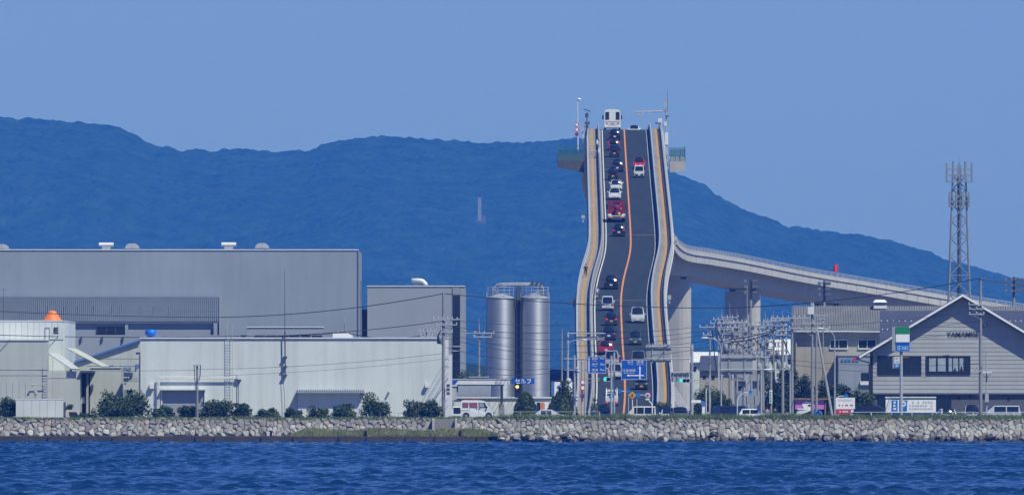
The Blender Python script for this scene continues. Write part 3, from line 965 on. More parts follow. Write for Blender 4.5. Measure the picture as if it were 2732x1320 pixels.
# ladder on the wall
ld = MB()
ld.tube(P(606, 866, dW - 0.3), P(606, 1113, dW - 0.3), 0.028, n=5); lad = ld.build('ladder_rail', 'galvanised', wh)
ld = MB(); ld.tube(P(620, 866, dW - 0.3), P(620, 1113, dW - 0.3), 0.028, n=5); ld.build('ladder_rail', 'galvanised', wh)
y_ = 907
while y_ < 1112:
    ld = MB(); ld.tube(P(606, y_, dW - 0.3), P(620, y_, dW - 0.3), 0.018, n=4); ld.build('ladder_rung', 'galvanised', lad); y_ += 7.4
# wall lamps, boxes
for x_, y_ in ((399, 1024), (1134, 1024), (1036, 1042)):
    s_ = 12 if x_ < 1100 else 9
    if x_ == 1036: s_ = 4
    b_ = MB(); b_.pbox(x_, x_ + s_, y_, y_ + s_, dW - 0.45, 0.43); b_.build('wall_box', 'white_metal', wh)
# mast bolted on the wall
ms = thing('radio_mast', 'tall thin whip mast bolted to the front of the white warehouse', 'mast', P(760, 1000, dW - 0.4))
b_ = MB(); b_.tube(P(761, 1003, dW - 0.4), P(760, 885, dW - 0.4), 0.075, n=7); b_.build('lower_pole', 'steel_dark', ms)
b_ = MB(); b_.tube(P(760, 885.05, dW - 0.4), P(759.5, 718, dW - 0.4), 0.045, 0.02, n=6); b_.build('whip', 'steel_dark', ms)
for y_ in (950, 975, 998):
    b_ = MB(); b_.pbox(756, 766, y_, y_ + 3, dW - 0.5, 0.48); b_.build('bracket', 'steel_dark', ms)
b_ = MB(); b_.path([P(757, 1005, dW - 0.3), P(756, 1012, dW - 0.3), P(759, 1060, dW - 0.3), P(760.5, 1110, dW - 0.3)], 0.028, 5); b_.build('cable', 'steel_dark', ms)
# lean-to with corrugated roof
lt = thing('lean_to', 'small white lean-to with a corrugated canopy against the white warehouse', 'shed', (X(880, dW), dW - D0 - 2, GZ))
b_ = MB(); b_.pbox(795, 970, 1048, 1113, dW - 1.1, 1.09, zb=GZ - 0.2); b_.build('wall', 'white_wall', lt)
b_ = MB(); b_.pbox(791, 974, 1043, 1047.5, dW - 2.0, 1.98); b_.build('canopy', 'white_metal', lt)
for k in range(30):
    x_ = 792 + k * 6.05
    b_ = MB(); b_.tube(P(x_ + 3, 1041.5, dW - 2.1), P(x_ + 3, 1038.5, dW - 0.05), 0.075, n=6); b_.build('corrugation', 'slat_grey', lt)
w_ = pp(lt, 'window', 'dark_glass', 889, 935, 1084, 1110, dW - 1.14, 0.08)
pp(w_, 'window_frame', 'galvanised', 887, 937, 1081.5, 1084, dW - 1.2, 0.12); pp(w_, 'mullion', 'galvanised', 910.5, 912.5, 1084.2, 1110, dW - 1.18, 0.08)
# roof things
t_ = thing('roof_unit', 'long white roof unit with a sloping end above the white warehouse', 'ventilator', P(912, 900, dW + 8))
b_ = MB(); d = dW + 8
b_.prism([(X(887, d), Z(903, d)), (X(942, d), Z(903, d)), (X(941, d), Z(895, d)), (X(930, d), Z(889, d)), (X(888, d), Z(889, d))], d - D0, d - D0 + 1.4)
b_.build('casing', 'white_metal', t_); b_ = MB(); b_.pbox(886, 943, 903.2, 905.5, d - 0.1, 1.6); b_.build('kerb', 'galvanised', t_)
t_ = thing('roof_tank', 'round bright blue ventilator on the left end of the white warehouse roof', 'ventilator', P(402, 902, dW + 1.5))
d = dW + 1.5
b_ = MB(); c = P(402, 903, d); c.y += 0.6
b_.lathe(c, [(0.45, 0), (0.46, 0.12), (0.36, 0.25), (0.36, 0.32), (0.62, 0.42), (0.60, 0.80), (0.48, 0.92), (0.15, 0.98)], 16); b_.build('cowl', 'blue_tank', t_, True)
b_ = MB(); b_.box(c.x - 0.5, c.x + 0.5, c.y - 0.5, c.y + 0.5, c.z - 0.14, c.z - 0.005); b_.build('base', 'blue_tank', t_)

# buildings at the left edge
dE = 2200.0
et, ew = building('silo_house', 'tall white panelled building marked with a letter E under an orange cone', 'building', -150, 172, 857, dE, 55, 'white_wall')
for k in range(21):
    x0_ = -150 + k * 16.0
    if x0_ + 16 > 173: break
    pp(et, 'wall_panel', 'panel_white', x0_ + 0.35, x0_ + 15.65, 857, 905, dE - 0.07, 0.065)
pp(et, 'coping', 'white_metal', -151, 173, 854.3, 856.9, dE - 0.12, 55.2)
ptext('E', 143, 156, 873, 889, dE - 0.12, 'text_dark', et, 'letter', 0.04)
pp(et, 'wall_frame', 'slat_grey', 119, 120.4, 873, 905, dE - 0.14, 0.06); pp(et, 'wall_frame', 'slat_grey', 132, 133.4, 873, 905, dE - 0.14, 0.06); pp(et, 'wall_frame', 'slat_grey', 120.5, 131.9, 873, 874.4, dE - 0.14, 0.06)
t_ = thing('roof_cone', 'bright orange cut-off cone standing on the roof of the E building', 'roof cone', P(139, 854, dE + 2))
d = dE + 2; c = P(139, 854.2, d); c.y += 1.0
b_ = MB(); b_.lathe(c, [(1.02, 0), (1.0, 0.03), (0.50, 0.74), (0.34, 0.98), (0.2, 1.04)], 18); b_.build('cone', 'orange_cone', t_, True)
b_ = MB(); b_.lathe(c + Vector((0, 0, -0.1)), [(0.95, 0), (0.95, 0.095)], 18); b_.build('base_ring', 'galvanised', t_)
el, elw = building('front_annex', 'flat white front annex at the left edge behind the box truck', 'building', -150, 127, 908, dE - 6, 5.9, 'cream_wall')
pp(el, 'coping', 'white_metal', -151, 128, 905.6, 908, dE - 6.1, 6.1)
for y_ in (985, 1000):
    pp(el, 'wall_seam', 'grey_paint', -150, 127, y_, y_ + 0.9, dE - 6.03, 0.04)
for k in range(5):
    pp(el, 'wall_seam', 'grey_paint', 0 + k*17, 0.9 + k*17, 1021, 1108, dE - 6.03, 0.04)
b_ = MB(); b_.tube(P(86, 1026, dE - 6.4), P(125, 1024, dE - 6.4), 0.05, n=6); b_.build('wall_pipe', 'grey_paint', el)
b_ = MB(); b_.ball(P(87, 1027, dE - 6.5), 0.12); b_.build('wall_lamp', 'grey_paint', el)
b_ = MB(); b_.lathe(P(95, 1064, dE - 6.6), [(0.10, 0), (0.10, 0.45), (0.2, 0.5), (0.2, 0.8), (0.1, 0.86)], 10); b_.build('vent_pipe', 'galvanised', el)
lad = None
for x_ in (126.5, 141):
    b_ = MB(); b_.tube(P(x_, 955, dE - 6.6), P(x_, 1064, dE - 6.6), 0.03, n=5); lad = b_.build('ladder_rail', 'grey_paint', el)
y_ = 975
while y_ < 1062:
    b_ = MB(); b_.tube(P(126.5, y_, dE - 6.6), P(141, y_, dE - 6.6), 0.02, n=4); b_.build('ladder_rung', 'grey_paint', lad); y_ += 7
ea, eaw = building('middle_annex', 'low white annex below the slanted translucent roof sheets', 'building', 127.3, 214, 990, dE - 5, 12, 'cream_wall')
pp(ea, 'wall_seam', 'grey_paint', 127.3, 214, 1007, 1008, dE - 5.03, 0.04)
def slab(parent, name, m_, quad, d, th=0.10, dback=2.0):
    """a slanted roof sheet: four pixel corners, the two upper ones farther back"""
    b_ = MB(); pts = [P(x_, y_, d + (dback if i < 2 else 0)) for i, (x_, y_) in enumerate(quad)]
    n_ = (pts[1] - pts[0]).cross(pts[3] - pts[0]).normalized()
    b_.hexa([p - n_ * th for p in pts][::-1], [p for p in pts][::-1])
    return b_.build(name, m_, parent)
slab(ea, 'roof_sheet', 'roof_sheet', [(129, 944), (157, 944), (214, 986), (189, 985)], dE - 5.5, dback=3.0)
slab(ea, 'roof_sheet', 'roof_sheet_y', [(177, 930), (203, 931), (292, 979), (271, 979)], dE - 2.0, dback=4.0)
eb, ebw = building('loading_shed', 'open loading shed with a dark doorway between the white annexes', 'shed', 240, 323, 981, dE + 3, 14, 'cream_wall')
pp(eb, 'bay_shade', 'recess', 214.3, 239.8, 992, 1110, dE + 6, 8, zb=GZ - 0.2)  # block in a dark colour that stands for the shade inside the opening
pp(eb, 'bay_roof', 'navy_roof', 214, 250, 989, 994, dE - 5.4, 12)
pp(eb, 'bay_post', 'concrete', 230, 236, 996, 1112, dE - 3, 0.4)
pp(eb, 'bay_box', 'white_metal', 217, 226, 1058, 1075, dE - 2.5, 0.4)
pp(eb, 'wall_unit', 'steel_dark', 243, 249, 1025, 1040, dE + 2.6, 0.35)
pp(eb, 'downpipe', 'white_metal', 240, 244, 1000, 1015, dE + 2.5, 0.3)
pp(eb, 'coping', 'white_metal', 239.5, 323.5, 978.5, 981, dE + 2.9, 14)
# building with blue roof edge and blue lettering
dT = 2222.0
tb = thing('gabled_factory', 'pale gabled factory with blue roof edge and blue wall lettering', 'factory', (X(290, dT), dT - D0 + 8, GZ))
b_ = MB(); b_.prism([(X(195, dT), GZ - 0.3), (X(374, dT), GZ - 0.3), (X(374, dT), Z(908, dT)), (X(205, dT), Z(965, dT)), (X(195, dT), Z(968, dT))], dT - D0, dT - D0 + 14)
b_.build('wall', 'cream_wall', tb)
b_ = MB(); d = dT - 0.4
b_.hexa([P(198, 968, d), P(376, 908.5, d), P(376, 908.5, d + 15), P(198, 968, d + 15)], [P(198, 963, d), P(376, 903.5, d), P(376, 903.5, d + 15), P(198, 963, d + 15)])
b_.build('roof', 'text_blue', tb)
for y_ in (955, 975, 1008, 1014):
    pp(tb, 'wall_seam', 'grey_paint', 230 if y_ > 950 else 300, 372, y_, y_ + 1, dT - 0.03, 0.05)
ptext('Techno', 291, 350, 974, 989, dT - 0.07, 'text_blue', tb, 'lettering', 0.01)
ptext('P', 361, 372, 971, 988, dT - 0.07, 'text_blue', tb, 'lettering', 0.01)
pp(tb, 'wall_sign', 'navy_roof', 324, 354, 993, 1004, dT - 0.2, 0.15); pp(tb, 'wall_sign_lower', 'navy_roof', 324, 346, 1004.5, 1009, dT - 0.2, 0.15)
for k in range(3):
    b_ = MB(); c = P(329 + k*6, 1006, dT - 0.35); b_.tube(c, c + Vector((0.12, 0, -0.06)), 0.05, 0.07, n=6); b_.build('sign_lamp', 'white_metal', tb)
b_ = MB(); b_.hexa([P(335, 1095, dT - 14), P(372, 1105, dT - 14), P(372, 1105, dT - 12), P(335, 1095, dT - 12)], [P(338, 1038, dT - 14), P(352, 1042, dT - 14), P(352, 1042, dT - 12), P(338, 1038, dT - 12)])
b_.build('leaning_panel', 'dark_concrete', tb)

# ------------------------------------------------------------------ silos
dS_ = 2305.0
def silo(px0, px1, label):
    cx = X((px0 + px1) / 2, dS_); r = (X(px1, dS_) - X(px0, dS_)) / 2
    t_ = thing('silo', label, 'silo', (cx, dS_ - D0 + r, GZ), 'pair of steel silos')
    c = Vector((cx, dS_ - D0 + r, 0))
    zt = Z(795, dS_)
    # sheet rings, each a part
    n_ = 11; z0 = GZ - 0.2; hs = (zt - z0) / n_
    for k in range(n_):
        b_ = MB(); za = z0 + k * hs; zb_ = za + hs
        b_.lathe((c.x, c.y, 0), [(r, za), (r, zb_ - 0.035)], 48, False); rr = r * 0.992
        b_.lathe((c.x, c.y, 0), [(rr, zb_ - 0.034), (rr, zb_ - 0.001)], 48, False)
        o_ = b_.build('shell_ring', 'steel', t_)
        for p_ in o_.data.polygons: p_.use_smooth = len(p_.vertices) == 4
    b_ = MB(); b_.lathe((c.x, c.y, 0), [(r + 0.06, zt - 0.03), (r + 0.06, zt + 0.10), (r * 0.5, zt + 0.35), (0.2, zt + 0.45)], 32); b_.build('roof', 'galvanised', t_)
    # walkway railing
    for z_ in (0.5, 0.85, 1.2):
        ring = [(c.x + math.cos(a) * (r + 0.02), c.y + math.sin(a) * (r + 0.02), zt + z_) for a in [2*math.pi*k/28 for k in range(29)]]
        b_ = MB(); b_.path(ring, 0.024, 5); b_.build('guard_rail', 'galvanised', t_)
    for k in range(14):
        a = 2*math.pi*k/14
        b_ = MB(); b_.tube((c.x + math.cos(a)*(r+0.02), c.y + math.sin(a)*(r+0.02), zt + 0.1), (c.x + math.cos(a)*(r+0.02), c.y + math.sin(a)*(r+0.02), zt + 1.25), 0.028, n=5); b_.build('rail_post', 'galvanised', t_)
    return t_, c, r, zt
s1, c1, r1, zt1 = silo(1300, 1373, 'left of the two tall shiny steel silos beside the filling station')
s2, c2, r2, zt2 = silo(1390, 1463, 'right of the two tall shiny steel silos, nearer the bridge')
for k, (dx, zz_) in enumerate(((0, 0.0), (0.16, -0.10), (0.32, -0.22))):
    t_ = s1 if k < 2 else s2
    b_ = MB(); y_ = c1.y - 0.5 + 0.2*k
    a0 = c1.x - 0.6 + dx; a1 = c2.x + 0.85 - dx
    b_.path([(a0 - 0.25, y_, zt1 + 0.2), (a0 - 0.2, y_, zt1 + 1.1 + zz_), (a0 + 0.15, y_, zt1 + 1.5 + zz_), (a0 + 0.6, y_, zt1 + 1.62 + zz_), (c1.x + 1.9, y_, zt1 + 1.66 + zz_), (a1 - 0.6, y_, zt1 + 1.62 + zz_), (a1 - 0.1, y_, zt1 + 1.45 + zz_), (a1 + 0.1, y_, zt1 + 1.0 + zz_), (a1 + 0.12, y_, zt1 + 0.2)], 0.065, 8)
    b_.build('filling_pipe', 'galvanised', t_, True)
b_ = MB(); b_.path([(c2.x - 0.9, c2.y - 1, zt2 + 0.2), (c2.x + 0.2, c2.y - 1, zt2 + 0.65), (c2.x + 1.1, c2.y - 1, zt2 + 0.85)], 0.05, 6); b_.build('roof_stair', 'galvanised', s2)
b_ = MB(); b_.box(c2.x - 1.95, c2.x - 1.55, c2.y - 0.9, c2.y - 0.4, zt2 - 0.2, zt2 + 1.35); b_.build('lift_head', 'steel_dark', s2)
for q_ in range(3):
    b_ = MB(); b_.box(c2.x - 0.4 + q_*0.5, c2.x - 0.05 + q_*0.5, c2.y - 0.6, c2.y + 0.2, zt2 + 1.62 - 0.05*q_, zt2 + 1.85 - 0.05*q_); b_.build('filter_box', 'steel_dark', s2)
b_ = MB(); b_.box(c1.x + r1 + 0.04, c2.x - r2 - 0.04, c1.y + 0.4, c1.y + 0.6, GZ, zt1 - 0.2); sp = b_.build('shaft_panel', 'steel_dark', s1)
for x_ in (-0.16, 0.16):
    b_ = MB(); b_.tube(((c1.x + c2.x)/2 + x_, c1.y - 0.2, GZ), ((c1.x + c2.x)/2 + x_, c1.y - 0.2, zt1 + 1.0), 0.03, n=5); b_.build('ladder_rail', 'steel_dark', s1)
for x_, t_ in ((c1.x - r1 - 0.07, s1), (c2.x + r2 + 0.07, s2)):
    b_ = MB(); b_.tube((x_, c1.y, GZ), (x_, c1.y, zt1 + 0.6), 0.045, n=6); b_.build('drop_pipe', 'galvanised', t_)

# ------------------------------------------------------------------ filling station
dG = 2236.0
fs = thing('filling_station', 'filling station with a flat canopy, blue sign and low white building', 'filling station', (X(1330, dG), dG - D0 + 4, GZ))
cn = pp(fs, 'canopy', 'white_metal', 1207, 1364.5, 1013, 1025, dG, 7.0)
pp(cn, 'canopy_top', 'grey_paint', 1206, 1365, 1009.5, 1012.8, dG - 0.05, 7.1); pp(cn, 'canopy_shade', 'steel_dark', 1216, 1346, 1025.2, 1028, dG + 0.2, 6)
b_ = MB(); b_.face([P(1207.5, 1013.2, dG - 0.03), P(1207.5, 1024.8, dG - 0.03), P(1214, 1024.8, dG - 0.03), P(1223, 1013.2, dG - 0.03)]); b_.build('blue_corner', 'sign_blue', cn)
textlines(cn, 'text_faint', 1322, 1360, 1015.5, 1026, dG - 0.04, 1, 6)
sg_ = pp(fs, 'sign_box', 'sign_blue', 1365.4, 1425.5, 1008.5, 1023.5, dG - 0.2, 0.5)
ptext('セルフ', 1374, 1417, 1010, 1022.5, dG - 0.26, 'sign_white', sg_, 'lettering', 0.02)
b_ = MB(); b_.pbox(1335, 1342, 1028, 1080, dG + 3, 0.28); b_.pbox(1332, 1345.5, 1078, 1114, dG + 2.9, 0.5); b_.build('column', 'pole_concrete', fs)
lb = pp(fs, 'shop_wall', 'white_wall', 1212, 1470, 1062, 0, dG + 9, 6, zb=GZ - 0.2); pp(lb, 'shop_roof', 'white_metal', 1210, 1472, 1058, 1061.8, dG + 8.8, 6.5)
pp(lb, 'shop_window', 'pane', 1433, 1442, 1073, 1094, dG + 8.93, 0.06); pp(lb, 'poster', 'orange_cone', 1445, 1451, 1072, 1096, dG + 8.93, 0.06)
pp(lb, 'poster', 'sign_white', 1453, 1462, 1074, 1092, dG + 8.93, 0.06)
for x_ in (1305, 1331): pp(lb, 'wall_joint', 'grey_paint', x_, x_ + 0.8, 1063, 1100, dG + 8.96, 0.05)
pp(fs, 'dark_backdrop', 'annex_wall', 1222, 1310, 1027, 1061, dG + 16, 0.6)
b_ = MB(); b_.pbox(1373, 1386, 1024.5, 1040, dG - 0.1, 0.4); bl = b_.build('lamp_box', 'black', fs)
b_ = MB(); c = P(1380, 1031, dG - 0.14); b_.disc(c, 0.19, 0.04, 14); b_.build('amber_lamp', 'lamp_yellow', bl)
b_ = MB(); b_.pbox(1375, 1386, 1041, 1060, dG, 0.35); b_.build('lamp_stand', 'black', fs)
# white billboard with a blue swoosh
bb = thing('logo_billboard', 'white billboard with a blue swoosh between the silos and the bridge', 'billboard', (X(1500, dG + 20), dG + 20 - D0, GZ))
d = dG + 20
pp(bb, 'panel', 'sign_white', 1479, 1527, 1018, 1056, d, 0.5); pp(bb, 'side_band', 'text_blue', 1471, 1478.8, 1017, 1056, d + 0.02, 0.5)
b_ = MB()
arc = [P(1487 + 40 * u, 1037 - 14 * math.sin(math.pi * (0.15 + 0.85 * u)), d - 0.04) for u in [k/10 for k in range(11)]]
b_.path(arc, 0.05, 5); b_.build('arc', 'text_grey', bb)
b_ = MB(); b_.face([P(1486, 1031, d - 0.03), P(1488, 1036, d - 0.03), P(1496, 1043, d - 0.03), P(1500, 1043, d - 0.03), P(1499, 1036, d - 0.03), P(1493, 1029, d - 0.03)]); b_.build('swoosh', 'sign_blue', bb)
for x_ in (1484, 1520): pp(bb, 'leg', 'grey_paint', x_, x_ + 5, 1056, 1105, d + 0.1, 0.25)
# ------------------------------------------------------------------ buildings on the right
# old works with a corrugated roof
dK = 2345.0
wk = thing('old_works', 'long beige works with a grey corrugated roof behind the gabled shop', 'factory', (X(2400, dK), dK - D0 + 8, GZ))
b_ = MB(); b_.pbox(2121, 2900, 886, 0, dK, 16, zb=GZ - 0.3); b_.build('wall', 'beige_wall', wk)
b_ = MB(); b_.pbox(2117, 2902, 881.5, 885.8, dK - 0.9, 1.0); b_.build('gutter', 'white_metal', wk)
rs = MB(); ez, rz_ = Z(881.2, dK), Z(816, dK)
rs.hexa([(X(2117, dK), dK - D0 - 0.8, ez - 0.1), (X(2902, dK), dK - D0 - 0.8, ez - 0.1), (X(2902, dK), dK - D0 + 8, rz_ - 0.1), (X(2117, dK), dK - D0 + 8, rz_ - 0.1)],
        [(X(2117, dK), dK - D0 - 0.8, ez), (X(2902, dK), dK - D0 - 0.8, ez), (X(2902, dK), dK - D0 + 8, rz_), (X(2117, dK), dK - D0 + 8, rz_)])
rf = rs.build('roof', 'grey_roof', wk)
cor = MB(); px = 2119.0
while px < 2900:
    x0_ = X(px, dK); w_ = 0.075
    cor.hexa([(x0_, dK - D0 - 0.85, ez + 0.002), (x0_ + 2*w_, dK - D0 - 0.85, ez + 0.002), (x0_ + 2*w_, dK - D0 + 8, rz_ + 0.002), (x0_, dK - D0 + 8, rz_ + 0.002)],
             [(x0_ + 0.03, dK - D0 - 0.85, ez + 0.09), (x0_ + 2*w_ - 0.03, dK - D0 - 0.85, ez + 0.09), (x0_ + 2*w_ - 0.03, dK - D0 + 8, rz_ + 0.09), (x0_ + 0.03, dK - D0 + 8, rz_ + 0.09)])
    px += 6.6
stuff(cor.build('roof_corrugation', 'grey_roof', rf))
for x0_, x1_ in ((2216, 2260), (2291, 2336)):
    w_ = pp(wk, 'window', 'pane', x0_, x1_, 907, 928, dK - 0.06, 0.2)
    pp(w_, 'window_frame', 'white_metal', x0_ - 2, x1_ + 2, 904.5, 906.9, dK - 0.12, 0.2); pp(w_, 'window_sill', 'white_metal', x0_ - 2, x1_ + 2, 928.1, 931, dK - 0.16, 0.25)
    pp(w_, 'mullion', 'galvanised', (x0_ + x1_)/2 - 1, (x0_ + x1_)/2 + 1, 907, 928, dK - 0.1, 0.06)
    pp(w_, 'jamb', 'white_metal', x0_ - 2, x0_ - 0.1, 907, 928, dK - 0.12, 0.2); pp(w_, 'jamb', 'white_metal', x1_ + 0.1, x1_ + 2, 907, 928, dK - 0.12, 0.2)
ax = pp(wk, 'blue_annex', 'annex_wall', 2237, 2330, 949, 0, dK - 8, 7.9, zb=GZ - 0.3)
pp(ax, 'annex_coping', 'slat_grey', 2235.5, 2331, 946, 948.9, dK - 8.1, 8.1)
w_ = pp(ax, 'annex_window', 'pane', 2298, 2322, 994, 1016, dK - 8.06, 0.15); pp(w_, 'window_sill', 'white_metal', 2295, 2325, 1016.2, 1026, dK - 8.3, 0.3)
textlines(ax, 'text_blue', 2244, 2294, 957, 968, dK - 8.08, 1, 5)
b_ = MB(); b_.tube(P(2124, 890, dK - 0.2), P(2124, 1030, dK - 0.2), 0.08, n=6); b_.build('downpipe', 'beige_wall', wk)
vt = thing('roof_turret', 'white louvred turret vent on the ridge of the corrugated roof', 'ventilator', P(2348, 818, dK + 8))
d = dK + 6.5
b_ = MB(); b_.pbox(2331, 2366, 814, 823, d, 1.5); b_.build('casing', 'white_metal', vt)
b_ = MB(); b_.pbox(2334, 2363, 806.5, 813.8, d + 0.1, 1.3); b_.build('louvre', 'slat_grey', vt)
b_ = MB(); b_.hexa([P(2329, 806.3, d - 0.2), P(2367, 806.3, d - 0.2), P(2367, 806.3, d + 1.8), P(2329, 806.3, d + 1.8)], [P(2335, 799, d), P(2361, 799, d), P(2361, 799, d + 1.5), P(2335, 799, d + 1.5)]); b_.build('cap', 'white_metal', vt)

# the gabled shop
dY = 2276.0
ys_ = thing('gabled_shop', 'large gabled shop clad in pale grey boards with dark raised lettering on its wall', 'shop', (X(2568, dY), dY - D0 + 8, GZ))
apex = (2568, 790); eL = (2292, 955); eR = (2844, 955)
def roofy(px):
    t_ = abs(px - 2568) / 276.0
    return 790 + 165 * t_
x0w, x1w = 2329, 2807
# inner wall body
b_ = MB(); b_.prism([(X(x0w, dY), Z(1049, dY)), (X(x1w, dY), Z(1049, dY)), (X(x1w, dY), Z(roofy(x1w) + 4, dY)), (X(2568, dY), Z(795, dY)), (X(x0w, dY), Z(roofy(x0w) + 4, dY))], dY - D0 + 0.06, dY - D0 + 20)
b_.build('wall', 'siding', ys_)
wins = [(2342, 2457, 950, 998), (2471, 2588, 950, 998)]
row = 0; y_ = 1048.0; hrow = 11.05
dpr = dY - 0.005
while y_ > 800:
    yt = y_ - hrow + 0.5
    # extent of the gable at the top of this row
    tt = (yt - 4 - 790) / 165.0
    a_ = max(x0w, 2568 - 276 * tt) if tt < 1 else x0w
    b2 = min(x1w, 2568 + 276 * tt) if tt < 1 else x1w
    if tt > 0.02:
        segs = [(a_, b2)]
        for (wx0, wx1, wy0, wy1) in wins:
            if yt < wy1 and y_ > wy0:
                new = []
                for s0, s1 in segs:
                    if wx0 > s0: new.append((s0, min(wx0, s1)))
                    if wx1 < s1: new.append((max(wx1, s0), s1))
                segs = [s for s in new if s[1] - s[0] > 1]
        for s0, s1 in segs:
            q_ = MB()      # board, its lower edge standing proud over the one below
            zt, zb_ = Z(yt, dY), Z(y_, dY)
            xa, xb = X(s0, dY), X(s1, dY); yy_ = dY - D0
            q_.hexa([(xa, yy_ - 0.03, zb_), (xb, yy_ - 0.03, zb_), (xb, yy_ + 0.05, zb_), (xa, yy_ + 0.05, zb_)], [(xa, yy_ + 0.0, zt), (xb, yy_ + 0.0, zt), (xb, yy_ + 0.05, zt), (xa, yy_ + 0.05, zt)])
            q_.build('siding_board', 'siding', ys_)
    y_ -= hrow
mat('pale_room', (0.30, 0.36, 0.40), 0.5, var=0.15, scale=1.0)
for k, (wx0, wx1, wy0, wy1) in enumerate(wins):
    w_ = pp(ys_, 'window', 'dark_glass', wx0, wx1, wy0, wy1, dY - 0.02, 0.08)
    for (a_, b2, c_, e_) in ((wx0 - 1, wx1 + 1, wy0 - 1.5, wy0 + 1.5), (wx0 - 1, wx1 + 1, wy1 - 1.5, wy1 + 1.5)):
        pp(w_, 'window_frame', 'black', a_, b2, c_, e_, dY - 0.09, 0.1)
    n_ = 4
    for j in range(n_ + 1):
        xm = wx0 + (wx1 - wx0) * j / n_
        pp(w_, 'mullion', 'black', xm - 1.3, xm + 1.3, wy0 + 1.6, wy1 - 1.6, dY - 0.08, 0.06)
    if k == 1:
        for (a_, b2) in ((2479, 2497), (2502, 2523), (2531, 2540), (2543, 2556), (2560, 2570)):
            pp(w_, 'bright_pane', 'pale_room', a_, b2, wy0 + 5, wy1 - 8, dY - 0.05, 0.02)
        for (a_, h_) in ((2548, 14), (2565, 18)):
            q_ = MB(); c = P(a_, wy1 - 4, dY - 0.075); sc_ = h_ / 24.6
            q_.prism([(c.x - 0.17, c.z), (c.x + 0.17, c.z), (c.x + 0.15, c.z + sc_*0.55), (c.x + 0.06, c.z + sc_*0.62), (c.x + 0.08, c.z + sc_*0.9), (c.x, c.z + sc_), (c.x - 0.08, c.z + sc_*0.9), (c.x - 0.06, c.z + sc_*0.62), (c.x - 0.15, c.z + sc_*0.55)], c.y, c.y + 0.02)
            q_.build('seated_silhouette', 'black', w_)
        q_ = MB(); q_.face([P(2507, 949, dY - 0.12), P(2533, 951, dY - 0.12), P(2532, 946, dY - 0.12)]); q_.build('torn_film', 'black', w_)
    else:
        pp(w_, 'lit_strip', 'orange_cone', 2409, 2424, 952, 953.5, dY - 0.06, 0.02)
# ground floor
gf = pp(ys_, 'ground_floor', 'charcoal_wall', 2329, 2807, 1049.5, 0, dY + 0.25, 18, zb=GZ - 0.3)
pp(gf, 'shop_front', 'dark_glass', 2342, 2538, 1052, 1108, dY + 0.18, 0.05)
for x_ in (2388, 2435, 2457, 2470):
    pp(gf, 'front_mullion', 'steel_dark', x_, x_ + 2.5, 1052, 1108, dY + 0.12, 0.05)
pp(gf, 'front_beam', 'steel_dark', 2329, 2807, 1047.8, 1051.8, dY - 0.06, 0.3)
for (x_, y_) in ((2559, 1061), (2588, 1056), (2692, 1064)):
    q_ = MB(); c = P(x_, y_, dY + 0.2); q_.prism([(c.x, c.z - 0.2), (c.x + 0.2, c.z), (c.x, c.z + 0.2), (c.x - 0.2, c.z)], c.y, c.y + 0.04); q_.build('diamond_plate', 'black', gf)
# roof slabs, overhanging front
th = 0.30; ov = 1.15
for sg in (-1, 1):
    xe = eL[0] if sg < 0 else eR[0]
    A = Vector((X(2568, dY), 0, Z(786, dY))); E = Vector((X(xe, dY), 0, Z(951, dY)))
    y0_, y1_ = dY - D0 - ov, dY - D0 + 20
    dn = Vector((0, 0, -th))
    b_ = MB()
    q4 = [E, A] if sg < 0 else [A, E]
    bot = [(q4[0].x, y0_, q4[0].z - th), (q4[1].x, y0_, q4[1].z - th), (q4[1].x, y1_, q4[1].z - th), (q4[0].x, y1_, q4[0].z - th)]
    top = [(q4[0].x, y0_, q4[0].z), (q4[1].x, y0_, q4[1].z), (q4[1].x, y1_, q4[1].z), (q4[0].x, y1_, q4[0].z)]
    b_.hexa(bot, top)
    rf = b_.build('roof', 'soffit', ys_)
    b_ = MB(); yb = y0_ - 0.10
    bot = [(q4[0].x, yb, q4[0].z - 0.18), (q4[1].x, yb, q4[1].z - 0.18), (q4[1].x, y0_ - 0.003, q4[1].z - 0.18), (q4[0].x, y0_ - 0.003, q4[0].z - 0.18)]
    top = [(q4[0].x, yb, q4[0].z + 0.06), (q4[1].x, yb, q4[1].z + 0.06), (q4[1].x, y0_ - 0.003, q4[1].z + 0.06), (q4[0].x, y0_ - 0.003, q4[0].z + 0.06)]
    b_.hexa(bot, top); b_.build('barge_board', 'sign_white', rf)
pp(ys_, 'corner_post', 'black', 2321, 2328.5, 949, 1112, dY - 0.05, 0.3)
b_ = MB(); b_.path([P(2292, 957, dY - 0.8), P(2296, 961, dY - 0.6), P(2318, 966, dY - 0.3), P(2319, 972, dY - 0.3), P(2319, 1110, dY - 0.3)], 0.07, 6); b_.build('downpipe', 'black', ys_)
pp(ys_, 'red_lamp', 'sign_red', 2276, 2284, 952, 962, dY - 1.0, 0.3)
ptext('YAMAMISE', 2525, 2612, 885, 898, dY - 0.10, 'text_dark', ys_, 'lettering', 0.03)
for (x_, y_) in ((2627, 868), (2633, 866)):
    q_ = MB(); q_.ball(P(x_, y_, dY - 0.5), 0.14); q_.build('wall_light', 'steel_dark', ys_)
b_ = MB(); b_.path([P(2613, 878, dY - 0.1), P(2620, 875, dY - 0.3), P(2628, 871, dY - 0.45)], 0.03, 5); b_.build('light_arm', 'steel_dark', ys_)
